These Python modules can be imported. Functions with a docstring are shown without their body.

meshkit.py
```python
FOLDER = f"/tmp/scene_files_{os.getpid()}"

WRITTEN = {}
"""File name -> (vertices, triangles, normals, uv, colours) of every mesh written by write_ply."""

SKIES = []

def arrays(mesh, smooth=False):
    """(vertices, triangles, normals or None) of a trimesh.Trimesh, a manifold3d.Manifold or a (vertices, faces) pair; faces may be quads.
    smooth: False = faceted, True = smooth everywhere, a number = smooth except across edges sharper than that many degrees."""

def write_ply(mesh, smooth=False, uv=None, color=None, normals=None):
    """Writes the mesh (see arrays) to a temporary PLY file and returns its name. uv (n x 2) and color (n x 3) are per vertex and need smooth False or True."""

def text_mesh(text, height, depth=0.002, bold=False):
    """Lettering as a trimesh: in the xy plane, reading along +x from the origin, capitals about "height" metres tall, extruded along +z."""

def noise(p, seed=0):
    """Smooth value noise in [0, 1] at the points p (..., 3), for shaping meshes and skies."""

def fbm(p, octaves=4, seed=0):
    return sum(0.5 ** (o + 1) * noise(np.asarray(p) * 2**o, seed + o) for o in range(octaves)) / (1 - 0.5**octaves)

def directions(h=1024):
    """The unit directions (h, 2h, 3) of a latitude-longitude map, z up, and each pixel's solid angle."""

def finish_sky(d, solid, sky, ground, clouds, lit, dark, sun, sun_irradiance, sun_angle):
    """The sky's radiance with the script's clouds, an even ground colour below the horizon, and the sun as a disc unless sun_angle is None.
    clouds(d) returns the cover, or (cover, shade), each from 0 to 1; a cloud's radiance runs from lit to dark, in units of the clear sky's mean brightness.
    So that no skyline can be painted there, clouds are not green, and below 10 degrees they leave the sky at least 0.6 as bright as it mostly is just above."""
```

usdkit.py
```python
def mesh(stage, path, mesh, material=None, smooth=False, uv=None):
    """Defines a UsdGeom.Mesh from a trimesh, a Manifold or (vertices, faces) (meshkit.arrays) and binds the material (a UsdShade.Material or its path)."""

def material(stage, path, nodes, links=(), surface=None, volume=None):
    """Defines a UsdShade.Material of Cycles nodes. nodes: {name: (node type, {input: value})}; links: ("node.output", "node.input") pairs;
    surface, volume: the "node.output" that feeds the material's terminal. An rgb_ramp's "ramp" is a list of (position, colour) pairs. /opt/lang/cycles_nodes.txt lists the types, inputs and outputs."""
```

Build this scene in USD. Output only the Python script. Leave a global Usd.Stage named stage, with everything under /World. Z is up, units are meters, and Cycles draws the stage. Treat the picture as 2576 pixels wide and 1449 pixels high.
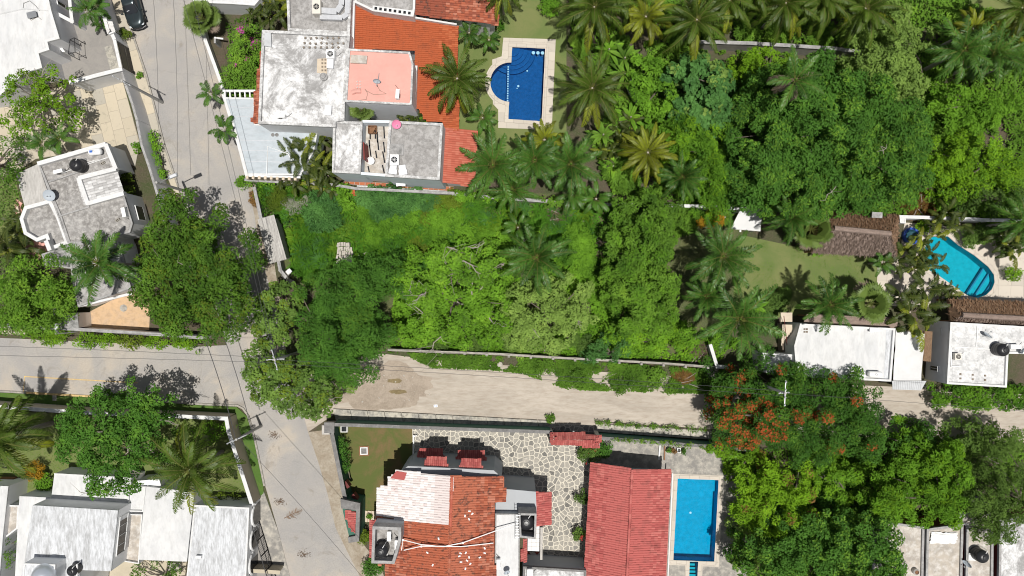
import math, numpy as np, trimesh, shapely, usdkit, meshkit
from shapely.geometry import Polygon, LineString, Point
from shapely.ops import unary_union
from pxr import Usd, UsdGeom, UsdLux, UsdShade, Gf, Sdf, Vt

stage = Usd.Stage.CreateInMemory()
UsdGeom.SetStageUpAxis(stage, 'Z')
UsdGeom.Xform.Define(stage, '/World')
UsdGeom.Scope.Define(stage, '/World/Looks')

# ---------------------------------------------------------------- camera, sky, sun, exposure
H = 71.5                                   # metres of the drone above the ground
cam = UsdGeom.Camera.Define(stage, '/World/camera')
cam.AddTranslateOp().Set(Gf.Vec3d(0, 0, H))
cam.CreateHorizontalApertureAttr(36.0)
cam.CreateFocalLengthAttr(36.0 * H / 103.04)
cam.CreateExposureAttr(-0.06)
SUN = np.array([0.07, -0.16, 1.0])      # direction towards the sun, nearly overhead
SUN = SUN / np.linalg.norm(SUN)
sky_mat = usdkit.material(stage, '/World/Looks/sky', {
    'sky': ('sky_texture', {'sky_type': 'single_scattering', 'sun_disc': False, 'sun_elevation': math.asin(SUN[2]), 'sun_rotation': math.atan2(SUN[0], SUN[1])}),
    'tc': ('texture_coordinate', {}), 'n': ('noise_texture', {'scale': 2.6, 'detail': 7, 'roughness': 0.6, 'distortion': 0.3}), 'r': ('rgb_ramp', {'ramp': [(0.38, (0.25, 0.25, 0.25)), (0.62, (0.9, 0.9, 0.9))]}),
    'bw': ('rgb_to_bw', {}), 'w': ('mix', {'mix_type': 'multiply', 'fac': 1.0, 'color2': (1.32, 1.25, 1.15)}), 'x': ('mix', {}), 'bg': ('background_shader', {'strength': 0.078})},
    [('tc.generated', 'n.vector'), ('n.fac', 'r.fac'), ('sky.color', 'bw.color'), ('bw.val', 'w.color1'), ('r.color', 'x.fac'), ('sky.color', 'x.color1'), ('w.color', 'x.color2'), ('x.color', 'bg.color')], surface='bg.background')
dome = UsdLux.DomeLight.Define(stage, '/World/sky')
UsdShade.MaterialBindingAPI.Apply(dome.GetPrim()).Bind(sky_mat)
dome.GetPrim().SetCustomDataByKey('kind', 'structure')
sun = UsdLux.DistantLight.Define(stage, '/World/sun')
sun.CreateNormalizeAttr(True); sun.CreateIntensityAttr(1.25); sun.CreateAngleAttr(0.5)
sun.CreateColorAttr(Gf.Vec3f(1.0, 0.965, 0.91))
q = Gf.Rotation(Gf.Vec3d(0, 0, 1), Gf.Vec3d(*map(float, SUN)))
sun.AddOrientOp().Set(Gf.Quatf(q.GetQuat()))

# ---------------------------------------------------------------- layout: a point of the survey sheet (2576 x 1449, 25 units to the metre) at a height becomes a point of the place
def W(px, py, z=0.0):
    k = (1 - z / H) / 25.0
    return np.array([(px - 1288) * k, (724.5 - py) * k, z])
def PW(pts, z=0.0):
    return np.array([W(p[0], p[1], z)[:2] for p in pts])
def PG(pts, z=0.0):
    p = Polygon(PW(pts, z))
    return p if p.is_valid else p.buffer(0)

# ---------------------------------------------------------------- prims
USED = {}
def numbered(parent, name):
    k = (parent, name); n = USED.get(k, 0); USED[k] = n + 1
    return f'{parent}/{name}' + (f'_{n:03d}' if n else '')
def tag(prim, label=None, cat=None, group=None, kind=None):
    for k, v in (('label', label), ('category', cat), ('group', group), ('kind', kind)):
        if v: prim.SetCustomDataByKey(k, v)
    return prim
def thing(name, label, cat, loc=(0, 0, 0), rz=0.0, sc=1.0, group=None):
    x = UsdGeom.Xform.Define(stage, numbered('/World', name))
    x.AddTranslateOp().Set(Gf.Vec3d(*map(float, loc))); x.AddRotateZOp().Set(float(math.degrees(rz)))
    x.AddScaleOp().Set(Gf.Vec3f(*([float(sc)] * 3)) if np.ndim(sc) == 0 else Gf.Vec3f(*map(float, sc)))
    return tag(x.GetPrim(), label, cat, group)
def dup(src, label, loc, rz=0.0, sc=1.0, group=None):
    name = src.GetName(); name = name[:-4] if name[-3:].isdigit() else name
    t = thing(name, label, src.GetCustomDataByKey('category'), loc, rz, sc, group or src.GetCustomDataByKey('group'))
    t.GetReferences().AddInternalReference(src.GetPath()); t.SetInstanceable(True)
    return t
def put(parent, name, g, mat, smooth=False, label=None, kind=None):
    """One Mesh prim; g is a G, a trimesh or (v, f). parent: a prim or None for /World."""
    if isinstance(g, G): g = g.get()
    base = '/World' if parent is None else str(parent.GetPath())
    m = usdkit.mesh(stage, numbered(base, name), g, MATS[mat], smooth=smooth)
    return tag(m.GetPrim(), label, kind=kind)
def solo(name, g, mat, label, cat, group=None, smooth=False, kind=None):
    return tag(put(None, name, g, mat, smooth), label, cat, group, kind)
def ground(name, g, mat, kind='structure'):
    return tag(put(None, name, g, mat), kind=kind)

class G:
    """Collects shapes into one mesh."""
    def __init__(s): s.v, s.f, s.n = [], [], 0
    def add(s, v, f):
        v = np.asarray(v, float); f = np.asarray(f, int)
        if f.shape[1] == 4: f = np.vstack([f[:, [0, 1, 2]], f[:, [0, 2, 3]]])
        s.v.append(v); s.f.append(f + s.n); s.n += len(v); return s
    def tm(s, m): return s.add(m.vertices, m.faces)
    def get(s): return np.vstack(s.v), np.vstack(s.f)
    def box(s, c, size, yaw=0.0, pitch=0.0):
        x, y, z = np.array(size) / 2.0
        v = np.array([[i * x, j * y, k * z] for k in (-1, 1) for j in (-1, 1) for i in (-1, 1)])
        b = min(0.012, min(x, y, z) * 0.3)
        if pitch:
            cp, sp = math.cos(pitch), math.sin(pitch); v = np.c_[v[:, 0] * cp - v[:, 2] * sp, v[:, 1], v[:, 0] * sp + v[:, 2] * cp]
        cy, sy = math.cos(yaw), math.sin(yaw)
        v = np.c_[v[:, 0] * cy - v[:, 1] * sy, v[:, 0] * sy + v[:, 1] * cy, v[:, 2]] + np.asarray(c, float)
        return s.add(v, [[0, 2, 3, 1], [4, 5, 7, 6], [0, 1, 5, 4], [2, 6, 7, 3], [0, 4, 6, 2], [1, 3, 7, 5]])
    def beam(s, a, b, w, h):
        """A bar of width w and height h from a to b."""
        a, b = np.asarray(a, float), np.asarray(b, float); t = b - a; L = np.linalg.norm(t)
        t = t / max(L, 1e-9); side = np.cross([0, 0, 1.0], t)
        side = np.array([1.0, 0, 0]) if np.linalg.norm(side) < 1e-6 else side / np.linalg.norm(side)
        up = np.cross(t, side); v = []
        for p in (a, b):
            for i, j in ((-1, -1), (1, -1), (1, 1), (-1, 1)): v.append(p + side * i * w / 2 + up * j * h / 2)
        return s.add(v, [[0, 1, 2, 3], [7, 6, 5, 4], [0, 4, 5, 1], [1, 5, 6, 2], [2, 6, 7, 3], [3, 7, 4, 0]])
    def tube(s, pts, r, sides=6, cap=True):
        p = np.asarray(pts, float); r = np.broadcast_to(r, (len(p),))
        t = np.gradient(p, axis=0); t /= np.linalg.norm(t, axis=1, keepdims=True) + 1e-12
        a = np.cross(t, np.where(np.abs(t[:, 2:]) < 0.9, [0, 0, 1.0], [1.0, 0, 0])); a /= np.linalg.norm(a, axis=1, keepdims=True) + 1e-12
        b = np.cross(t, a); an = np.arange(sides) * 2 * np.pi / sides
        v = p[:, None] + r[:, None, None] * (np.cos(an)[None, :, None] * a[:, None] + np.sin(an)[None, :, None] * b[:, None])
        i, j = np.meshgrid(np.arange(len(p) - 1), np.arange(sides), indexing='ij')
        f = np.stack([i * sides + j, i * sides + (j + 1) % sides, (i + 1) * sides + (j + 1) % sides, (i + 1) * sides + j], -1).reshape(-1, 4)
        s.add(v.reshape(-1, 3), f)
        if cap:
            for k in (0, len(p) - 1):
                vv = v[k]; s.add(np.vstack([vv, p[k]]), [[m, (m + 1) % sides, sides] for m in range(sides)])
        return s
    def lathe(s, c, prof, sides=20):
        """prof: (radius, z) from bottom to top around the vertical axis at c."""
        pr = np.asarray(prof, float); an = np.arange(sides) * 2 * np.pi / sides
        v = np.stack([pr[:, None, 0] * np.cos(an), pr[:, None, 0] * np.sin(an), np.repeat(pr[:, 1:2], sides, 1)], -1) + np.asarray(c, float)
        i, j = np.meshgrid(np.arange(len(pr) - 1), np.arange(sides), indexing='ij')
        f = np.stack([i * sides + j, i * sides + (j + 1) % sides, (i + 1) * sides + (j + 1) % sides, (i + 1) * sides + j], -1).reshape(-1, 4)
        return s.add(v.reshape(-1, 3), f)
    def prism(s, poly, z0, z1):
        for p in getattr(poly, 'geoms', [poly]):
            if p.is_empty or p.area < 1e-5 or p.geom_type != 'Polygon': continue
            m = trimesh.creation.extrude_polygon(p, z1 - z0, engine='earcut'); m.apply_translation([0, 0, z0]); s.tm(m)
        return s
    def slab(s, poly, zf, t):
        """A slab of thickness t whose top follows zf(x, y)."""
        for p in getattr(poly, 'geoms', [poly]):
            if p.is_empty or p.geom_type != 'Polygon': continue
            m = trimesh.creation.extrude_polygon(p, 1.0, engine='earcut'); v = np.array(m.vertices)
            z = zf(v[:, 0], v[:, 1]); v[:, 2] = z - t * (1 - v[:, 2]); s.add(v, m.faces)
        return s
def sheet(poly, z):
    g = G()
    for p in getattr(poly, 'geoms', [poly]):
        if p.is_empty or p.geom_type != 'Polygon': continue
        v, f = trimesh.creation.triangulate_polygon(p, engine='earcut'); v = np.c_[v, np.full(len(v), z)]
        n = np.cross(v[f[:, 1]] - v[f[:, 0]], v[f[:, 2]] - v[f[:, 0]])[:, 2]
        f = np.where(n[:, None] < 0, f[:, ::-1], f); g.add(v, f)
    return g
def plane(pts3):
    """z = a x + b y + c through points (least squares)."""
    p = np.asarray(pts3, float); k, *_ = np.linalg.lstsq(np.c_[p[:, :2], np.ones(len(p))], p[:, 2], rcond=None)
    return lambda x, y: k[0] * np.asarray(x) + k[1] * np.asarray(y) + k[2]
def inset(p, d): return p.buffer(-d, join_style=2)

# ---------------------------------------------------------------- materials
MATS = {}
def M(name, nodes, links, surface='p.BSDF'):
    MATS[name] = usdkit.material(stage, '/World/Looks/' + name, nodes, links, surface=surface)
def m_plain(name, col, rough=0.7, amp=0.12, scale=1.5, spec=0.25, metal=0.0, bump=0.0):
    c = np.array(col)
    n = {'g': ('geometry', {}), 'n': ('noise_texture', {'scale': scale, 'detail': 6, 'roughness': 0.65}),
         'r': ('rgb_ramp', {'ramp': [(0.3, tuple(c * (1 - amp))), (0.5, tuple(c)), (0.7, tuple(np.minimum(c * (1 + amp), 0.9)))]}),
         'p': ('principled_bsdf', {'roughness': rough, 'specular_ior_level': spec, 'metallic': metal})}
    l = [('g.position', 'n.vector'), ('n.fac', 'r.fac'), ('r.color', 'p.base_color')]
    if bump:
        n['b'] = ('bump', {'strength': bump, 'distance': 0.05}); n['n2'] = ('noise_texture', {'scale': scale * 8, 'detail': 4})
        l += [('g.position', 'n2.vector'), ('n2.fac', 'b.height'), ('b.normal', 'p.normal')]
    M(name, n, l)
def m_stain(name, a, b, c2=None, scale=0.5, lo=0.42, hi=0.58, fine=6.0, fmix=0.35, stretch=(1, 1, 1), rough=0.8, dist=0.6, spec=0.2, detail=9, nr=0.68):
    """Base a with weathering b in patches of their own shape, and a third tone c2 in fine speckle."""
    c2 = c2 or b
    M(name, {'g': ('geometry', {}), 'm': ('mapping', {'scale': stretch}),
             'n': ('noise_texture', {'scale': scale, 'detail': detail, 'roughness': nr, 'distortion': dist}),
             'r': ('rgb_ramp', {'ramp': [(lo, a), (hi, b)]}),
             'n2': ('noise_texture', {'scale': fine, 'detail': 5, 'roughness': 0.7}),
             'r2': ('rgb_ramp', {'ramp': [(0.45, (0, 0, 0)), (0.68, (fmix, fmix, fmix))]}), 'x': ('mix', {'color2': c2}),
             'p': ('principled_bsdf', {'roughness': rough, 'specular_ior_level': spec})},
      [('g.position', 'm.vector'), ('m.vector', 'n.vector'), ('n.fac', 'r.fac'), ('r.color', 'x.color1'), ('m.vector', 'n2.vector'), ('n2.fac', 'r2.fac'),
       ('r2.color', 'x.fac'), ('x.color', 'p.base_color')])
def m_leaf(name, dark, mid, light, rough=0.6, spec=0.12, trans=0.2, scale=0.55, accent=None, acc=0.86):
    """Leaves: each leaf its own tone, plus slow drifts of tone through the crown."""
    ramp = [(0.18, dark), (0.5, mid), (0.8, light)]
    nodes = {'g': ('geometry', {}), 'o': ('object_info', {}), 'n': ('noise_texture', {'scale': scale, 'detail': 3}),
             'a': ('math', {'math_type': 'multiply_add', 'value2': 0.5, 'value3': 0.0}), 'b': ('math', {'math_type': 'multiply_add', 'value2': 0.62}),
             'c': ('math', {'math_type': 'multiply_add', 'value2': 0.16}),
             'r': ('rgb_ramp', {'ramp': ramp}), 'p': ('principled_bsdf', {'roughness': rough, 'specular_ior_level': spec}),
             't': ('translucent_bsdf', {}), 'mx': ('mix_closure', {'fac': trans}), 'br': ('mix', {'mix_type': 'multiply', 'fac': 1.0, 'color2': (1.5, 1.45, 0.75)})}
    links = [('g.random_per_island', 'a.value1'), ('a.value', 'b.value3'), ('g.position', 'n.vector'), ('n.fac', 'b.value1'), ('b.value', 'c.value3'), ('o.random', 'c.value1'),
             ('c.value', 'r.fac'), ('r.color', 'p.base_color'), ('r.color', 'br.color1'), ('br.color', 't.color'), ('p.BSDF', 'mx.closure1'), ('t.BSDF', 'mx.closure2')]
    M(name, nodes, links, 'mx.closure')
def m_piece(name, a, b, c, rough=0.75, fine=3.0, spec=0.2, dirt=(0.05, 0.04, 0.035), dlo=0.6, dhi=0.75):
    """Pieces (tiles, stones): each its own tone, with a little dirt in patches."""
    M(name, {'g': ('geometry', {}), 'o': ('object_info', {}), 'a': ('math', {'math_type': 'add'}), 'fr': ('math', {'math_type': 'fraction'}),
             'r': ('rgb_ramp', {'ramp': [(0.0, a), (0.5, b), (1.0, c)]}), 'n': ('noise_texture', {'scale': fine, 'detail': 6, 'roughness': 0.7}),
             'r2': ('rgb_ramp', {'ramp': [(dlo, (0, 0, 0)), (dhi, (0.8, 0.8, 0.8))]}), 'x': ('mix', {'color2': dirt}),
             'p': ('principled_bsdf', {'roughness': rough, 'specular_ior_level': spec})},
      [('g.random_per_island', 'a.value1'), ('o.random', 'a.value2'), ('a.value', 'fr.value1'), ('fr.value', 'r.fac'), ('g.position', 'n.vector'), ('n.fac', 'r2.fac'),
       ('r2.color', 'x.fac'), ('r.color', 'x.color1'), ('x.color', 'p.base_color')])
def m_water(name, tint, bump=0.25):
    M(name, {'g': ('geometry', {}), 'n': ('noise_texture', {'scale': 3.2, 'detail': 4}), 'b': ('bump', {'strength': bump, 'distance': 0.03}),
             't': ('transparent_bsdf', {'color': tint}), 'gl': ('glossy_bsdf', {'roughness': 0.04, 'color': (1, 1, 1)}), 'f': ('fresnel', {'IOR': 1.33}), 'mx': ('mix_closure', {})},
      [('g.position', 'n.vector'), ('n.fac', 'b.height'), ('b.normal', 'gl.normal'), ('f.fac', 'mx.fac'), ('t.BSDF', 'mx.closure1'), ('gl.BSDF', 'mx.closure2')], 'mx.closure')

GREYS = (0.30, 0.295, 0.285)
m_stain('soil', (0.075, 0.06, 0.04), (0.045, 0.06, 0.02), (0.15, 0.12, 0.09), 0.35, 0.42, 0.6, 7, 0.5)
m_stain('litter', (0.05, 0.075, 0.022), (0.085, 0.105, 0.03), (0.17, 0.13, 0.095), 1.2, 0.4, 0.6, 9, 0.7)
m_stain('lawn', (0.115, 0.155, 0.045), (0.165, 0.178, 0.065), (0.08, 0.12, 0.032), 0.3, 0.4, 0.62, 14, 0.55)
m_stain('lawn_dry', (0.09, 0.11, 0.028), (0.16, 0.11, 0.05), (0.07, 0.075, 0.02), 0.28, 0.42, 0.58, 12, 0.5)
m_stain('lawn_verge', (0.06, 0.13, 0.02), (0.09, 0.14, 0.03), (0.04, 0.08, 0.015), 0.5, 0.4, 0.62, 14, 0.5)
m_stain('sand_road', (0.44, 0.39, 0.33), (0.345, 0.305, 0.255), (0.25, 0.20, 0.15), 0.3, 0.42, 0.62, 2.4, 0.5, (0.35, 1.5, 1), detail=12, nr=.74)
m_stain('wet_sand', (0.25, 0.205, 0.16), (0.33, 0.275, 0.22), (0.40, 0.345, 0.28), 0.7, 0.4, 0.6, 6, 0.5)
m_stain('pavement', (0.47, 0.405, 0.305), (0.40, 0.355, 0.285), (0.22, 0.21, 0.18), 0.6, 0.45, 0.65, 2.2, 0.6)
m_stain('dirt_verge', (0.27, 0.225, 0.17), (0.35, 0.31, 0.25), (0.18, 0.145, 0.10), 0.8, 0.42, 0.6, 5, 0.5)
m_stain('kerb', (0.36, 0.335, 0.29), (0.27, 0.255, 0.23), (0.16, 0.14, 0.12), 1.5, 0.42, 0.6, 6, 0.4)
m_stain('ledge', (0.46, 0.43, 0.36), (0.33, 0.315, 0.28), (0.12, 0.115, 0.105), 0.7, 0.42, 0.56, 3.0, 0.75)
m_stain('gravel', (0.255, 0.24, 0.22), (0.22, 0.208, 0.195), (0.33, 0.31, 0.29), 1.2, 0.4, 0.6, 16, 0.5)
m_stain('terrace_concrete', (0.21, 0.20, 0.185), (0.30, 0.285, 0.255), (0.52, 0.48, 0.41), 0.55, 0.45, 0.62, 1.6, 0.7)
m_stain('patio_slab', (0.47, 0.41, 0.31), (0.37, 0.35, 0.30), (0.24, 0.22, 0.18), 0.8, 0.45, 0.62, 2.5, 0.5)
m_stain('peach_floor', (0.52, 0.36, 0.215), (0.48, 0.35, 0.24), (0.20, 0.14, 0.09), 0.8, 0.45, 0.65, 2.4, 0.35)
m_stain('pool_deck', (0.50, 0.45, 0.385), (0.44, 0.40, 0.345), (0.30, 0.26, 0.22), 0.9, 0.45, 0.65, 3.5, 0.45)
m_stain('pool_deck_peach', (0.52, 0.425, 0.33), (0.47, 0.385, 0.30), (0.42, 0.33, 0.25), 0.9, 0.45, 0.65, 3.5, 0.45)
# roofs
m_stain('roof_white_worn', (0.66, 0.66, 0.66), (0.29, 0.285, 0.28), (0.20, 0.195, 0.19), 0.36, 0.46, 0.56, 2.6, 0.55, dist=0.5, detail=14, nr=0.8)
m_stain('roof_white_streak', (0.57, 0.585, 0.605), (0.36, 0.365, 0.37), (0.20, 0.20, 0.20), 0.9, 0.46, 0.66, 3.0, 0.55, (2.2, 0.5, 1), dist=0.3)
m_stain('roof_white', (0.60, 0.60, 0.595), (0.52, 0.525, 0.53), (0.36, 0.36, 0.355), 0.45, 0.42, 0.64, 1.6, 0.4, (1.6, 0.6, 1), detail=12, nr=.72)
m_stain('roof_white_lichen', (0.62, 0.62, 0.615), (0.52, 0.52, 0.515), (0.26, 0.26, 0.26), 1.2, 0.47, 0.62, 2.2, 0.7, dist=0.8)
m_stain('roof_grey_worn', (0.26, 0.25, 0.24), (0.38, 0.37, 0.36), (0.13, 0.125, 0.12), 1.3, 0.42, 0.6, 3.6, 0.6, dist=0.4)
m_stain('roof_grey_blotch', (0.185, 0.175, 0.165), (0.27, 0.26, 0.25), (0.52, 0.505, 0.48), 0.55, 0.44, 0.56, 2.4, 0.7, dist=0.5, detail=12, nr=.78)
m_stain('roof_dark_worn', (0.30, 0.295, 0.29), (0.15, 0.15, 0.145), (0.42, 0.41, 0.40), 0.5, 0.45, 0.58, 3.0, 0.6, dist=0.4, detail=12, nr=.76)
m_stain('roof_sandy', (0.42, 0.375, 0.32), (0.33, 0.30, 0.265), (0.62, 0.60, 0.57), 0.9, 0.42, 0.6, 2.0, 0.7, dist=0.4)
m_stain('roof_blue_white', (0.42, 0.46, 0.49), (0.37, 0.415, 0.445), (0.27, 0.28, 0.285), 0.5, 0.45, 0.65, 2.0, 0.3, (1, 2.0, 1))
m_stain('roof_pink', (0.63, 0.335, 0.285), (0.58, 0.305, 0.26), (0.46, 0.245, 0.205), 0.4, 0.45, 0.65, 1.6, 0.25)
m_stain('parapet_worn', (0.60, 0.60, 0.595), (0.34, 0.335, 0.33), (0.16, 0.155, 0.15), 1.4, 0.42, 0.6, 5, 0.6)
m_stain('parapet_grey', (0.36, 0.355, 0.35), (0.27, 0.265, 0.26), (0.14, 0.135, 0.13), 1.4, 0.42, 0.6, 5, 0.5)
m_stain('coping_grey', (0.16, 0.155, 0.15), (0.22, 0.215, 0.21), (0.09, 0.085, 0.085), 1.2, 0.42, 0.6, 5, 0.5)
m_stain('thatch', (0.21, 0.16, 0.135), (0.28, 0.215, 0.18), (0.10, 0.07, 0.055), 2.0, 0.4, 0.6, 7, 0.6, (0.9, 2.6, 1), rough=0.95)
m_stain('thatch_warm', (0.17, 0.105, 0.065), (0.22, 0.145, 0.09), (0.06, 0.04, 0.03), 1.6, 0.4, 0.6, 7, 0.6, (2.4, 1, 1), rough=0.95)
m_piece('straw', (0.205, 0.158, 0.132), (0.29, 0.225, 0.188), (0.40, 0.315, 0.26), 0.95)
m_piece('straw_warm', (0.216, 0.144, 0.096), (0.324, 0.210, 0.138), (0.432, 0.294, 0.192), 0.95)
# walls, paint
m_plain('white_paint', (0.64, 0.64, 0.635), 0.6, 0.05, 1.2)
m_stain('white_coping', (0.63, 0.63, 0.625), (0.56, 0.56, 0.555), (0.36, 0.355, 0.35), 1.2, 0.44, 0.66, 4, 0.3)
m_plain('grey_wall', (0.70, 0.70, 0.71), 0.8, 0.06, 0.8)
m_plain('blue_grey_wall', (0.64, 0.70, 0.74), 0.8, 0.06, 0.8)
m_plain('white_shade_wall', (0.72, 0.725, 0.73), 0.8, 0.05, 1.0)
m_plain('tan_wall', (0.42, 0.37, 0.28), 0.8, 0.08, 1.0)
m_plain('house_grey', (0.36, 0.375, 0.39), 0.8, 0.05, 0.8)
m_plain('green_wall', (0.045, 0.125, 0.09), 0.7, 0.12, 1.0)
m_plain('dark_red', (0.13, 0.03, 0.028), 0.7, 0.15, 1.5)
m_plain('door_red', (0.22, 0.03, 0.025), 0.6, 0.12, 1.5)
m_plain('pale_stone', (0.42, 0.40, 0.37), 0.85, 0.18, 2.5, bump=0.4)
m_plain('block_wall', (0.33, 0.31, 0.285), 0.85, 0.2, 2.0, bump=0.4)
m_plain('beige_paint', (0.52, 0.44, 0.34), 0.7, 0.08, 1.5)
m_plain('black_iron', (0.018, 0.018, 0.019), 0.5, 0.2, 3, 0.4)
m_plain('black_plastic', (0.016, 0.016, 0.018), 0.38, 0.15, 3, 0.5)
m_plain('white_plastic', (0.78, 0.78, 0.77), 0.4, 0.04, 3, 0.5)
m_plain('ac_beige', (0.60, 0.565, 0.50), 0.5, 0.05, 3, 0.5)
m_plain('grey_metal', (0.36, 0.37, 0.38), 0.35, 0.1, 3, 0.5, 0.6)
m_plain('duct_metal', (0.50, 0.51, 0.53), 0.4, 0.12, 3, 0.5, 0.3)
m_plain('dome_steel', (0.62, 0.66, 0.72), 0.3, 0.05, 2, 0.5, 0.55)
m_plain('dish_grey', (0.36, 0.40, 0.44), 0.5, 0.06, 3)
m_plain('dish_pink', (0.62, 0.20, 0.33), 0.5, 0.08, 3)
m_plain('blue_paint', (0.03, 0.12, 0.45), 0.45, 0.1, 3)
m_plain('yellow_plastic', (0.60, 0.33, 0.02), 0.4, 0.1, 3, 0.5)
m_plain('yellow_line', (0.50, 0.36, 0.17), 0.8, 0.25, 4)
m_plain('cable', (0.07, 0.07, 0.072), 0.6, 0.1, 4)
m_plain('old_wood', (0.20, 0.165, 0.13), 0.85, 0.25, 4)
m_plain('brown_wood', (0.20, 0.10, 0.05), 0.7, 0.25, 4)
m_plain('insulator', (0.55, 0.56, 0.58), 0.25, 0.05, 4, 0.5)
m_plain('pole_concrete', (0.36, 0.35, 0.33), 0.8, 0.12, 4)
m_plain('window_dark', (0.02, 0.022, 0.025), 0.12, 0.1, 2, 0.6)
m_plain('shade_cloth', (0.60, 0.60, 0.595), 0.85, 0.06, 1.0)
m_plain('corrugated', (0.44, 0.45, 0.46), 0.45, 0.15, 1.5, 0.4)
m_stain('cement_sheet', (0.46, 0.445, 0.42), (0.37, 0.355, 0.335), (0.22, 0.21, 0.195), 1.2, 0.42, 0.6, 5, 0.5, (2.4, 0.5, 1))
m_plain('car_paint', (0.045, 0.06, 0.065), 0.25, 0.03, 1, 0.6, 0.6)
m_plain('rubber', (0.015, 0.015, 0.015), 0.8, 0.1, 3)
m_plain('headlamp', (0.55, 0.58, 0.6), 0.08, 0.03, 3, 0.7)
m_plain('paper', (0.75, 0.77, 0.8), 0.8, 0.2, 9)
m_plain('limestone', (0.40, 0.37, 0.32), 0.9, 0.25, 5, bump=0.4)
m_plain('blue_floor_tile', (0.010, 0.078, 0.23), 0.35, 0.22, 3.5, 0.0)
m_plain('cyan_floor', (0.004, 0.28, 0.44), 0.4, 0.16, 2.2, 0.0)
m_plain('step_line', (0.01, 0.19, 0.30), 0.4, 0.1, 2)
m_plain('turquoise_floor', (0.010, 0.33, 0.39), 0.4, 0.13, 2.2, 0.0)
m_plain('pool_pale', (0.42, 0.58, 0.66), 0.4, 0.06, 3)
m_plain('spa_blue', (0.03, 0.08, 0.36), 0.35, 0.2, 3)
m_plain('spa_dark', (0.02, 0.06, 0.075), 0.5, 0.3, 3)
m_water('water', (0.80, 0.93, 0.98))
m_water('puddle', (0.75, 0.73, 0.6), 0.02)
# tiles and stones
m_piece('tile_orange', (0.31, 0.07, 0.026), (0.375, 0.09, 0.034), (0.43, 0.125, 0.052), dirt=(0.20, 0.06, 0.03), dlo=0.52, dhi=0.75, fine=1.2)
m_piece('tile_red', (0.33, 0.078, 0.072), (0.40, 0.10, 0.09), (0.47, 0.15, 0.13), dirt=(0.20, 0.07, 0.06), dlo=0.52, dhi=0.75, fine=1.2)
m_piece('tile_worn', (0.22, 0.062, 0.038), (0.36, 0.098, 0.05), (0.42, 0.17, 0.11), dirt=(0.075, 0.045, 0.035), dlo=0.52, dhi=0.64, fine=2.6)
m_piece('tile_brick', (0.37, 0.095, 0.06), (0.42, 0.115, 0.075), (0.45, 0.15, 0.10), dlo=0.62, dhi=0.78, fine=1.6)
m_piece('tile_whitewash', (0.72, 0.70, 0.69), (0.66, 0.62, 0.60), (0.60, 0.52, 0.50), dirt=(0.36, 0.14, 0.10), dlo=0.60, dhi=0.78, fine=2.0)
m_piece('tile_grey', (0.34, 0.335, 0.33), (0.46, 0.455, 0.45), (0.60, 0.60, 0.595), dirt=(0.2, 0.2, 0.19), dlo=0.55, dhi=0.75)
m_piece('floor_terracotta', (0.32, 0.105, 0.045), (0.40, 0.13, 0.06), (0.29, 0.12, 0.06), dlo=0.55, dhi=0.8, fine=1.4)
m_piece('floor_white_tile', (0.70, 0.68, 0.66), (0.74, 0.72, 0.70), (0.66, 0.64, 0.61))
m_piece('floor_red_tile', (0.22, 0.05, 0.035), (0.27, 0.065, 0.045), (0.20, 0.05, 0.035))
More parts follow.
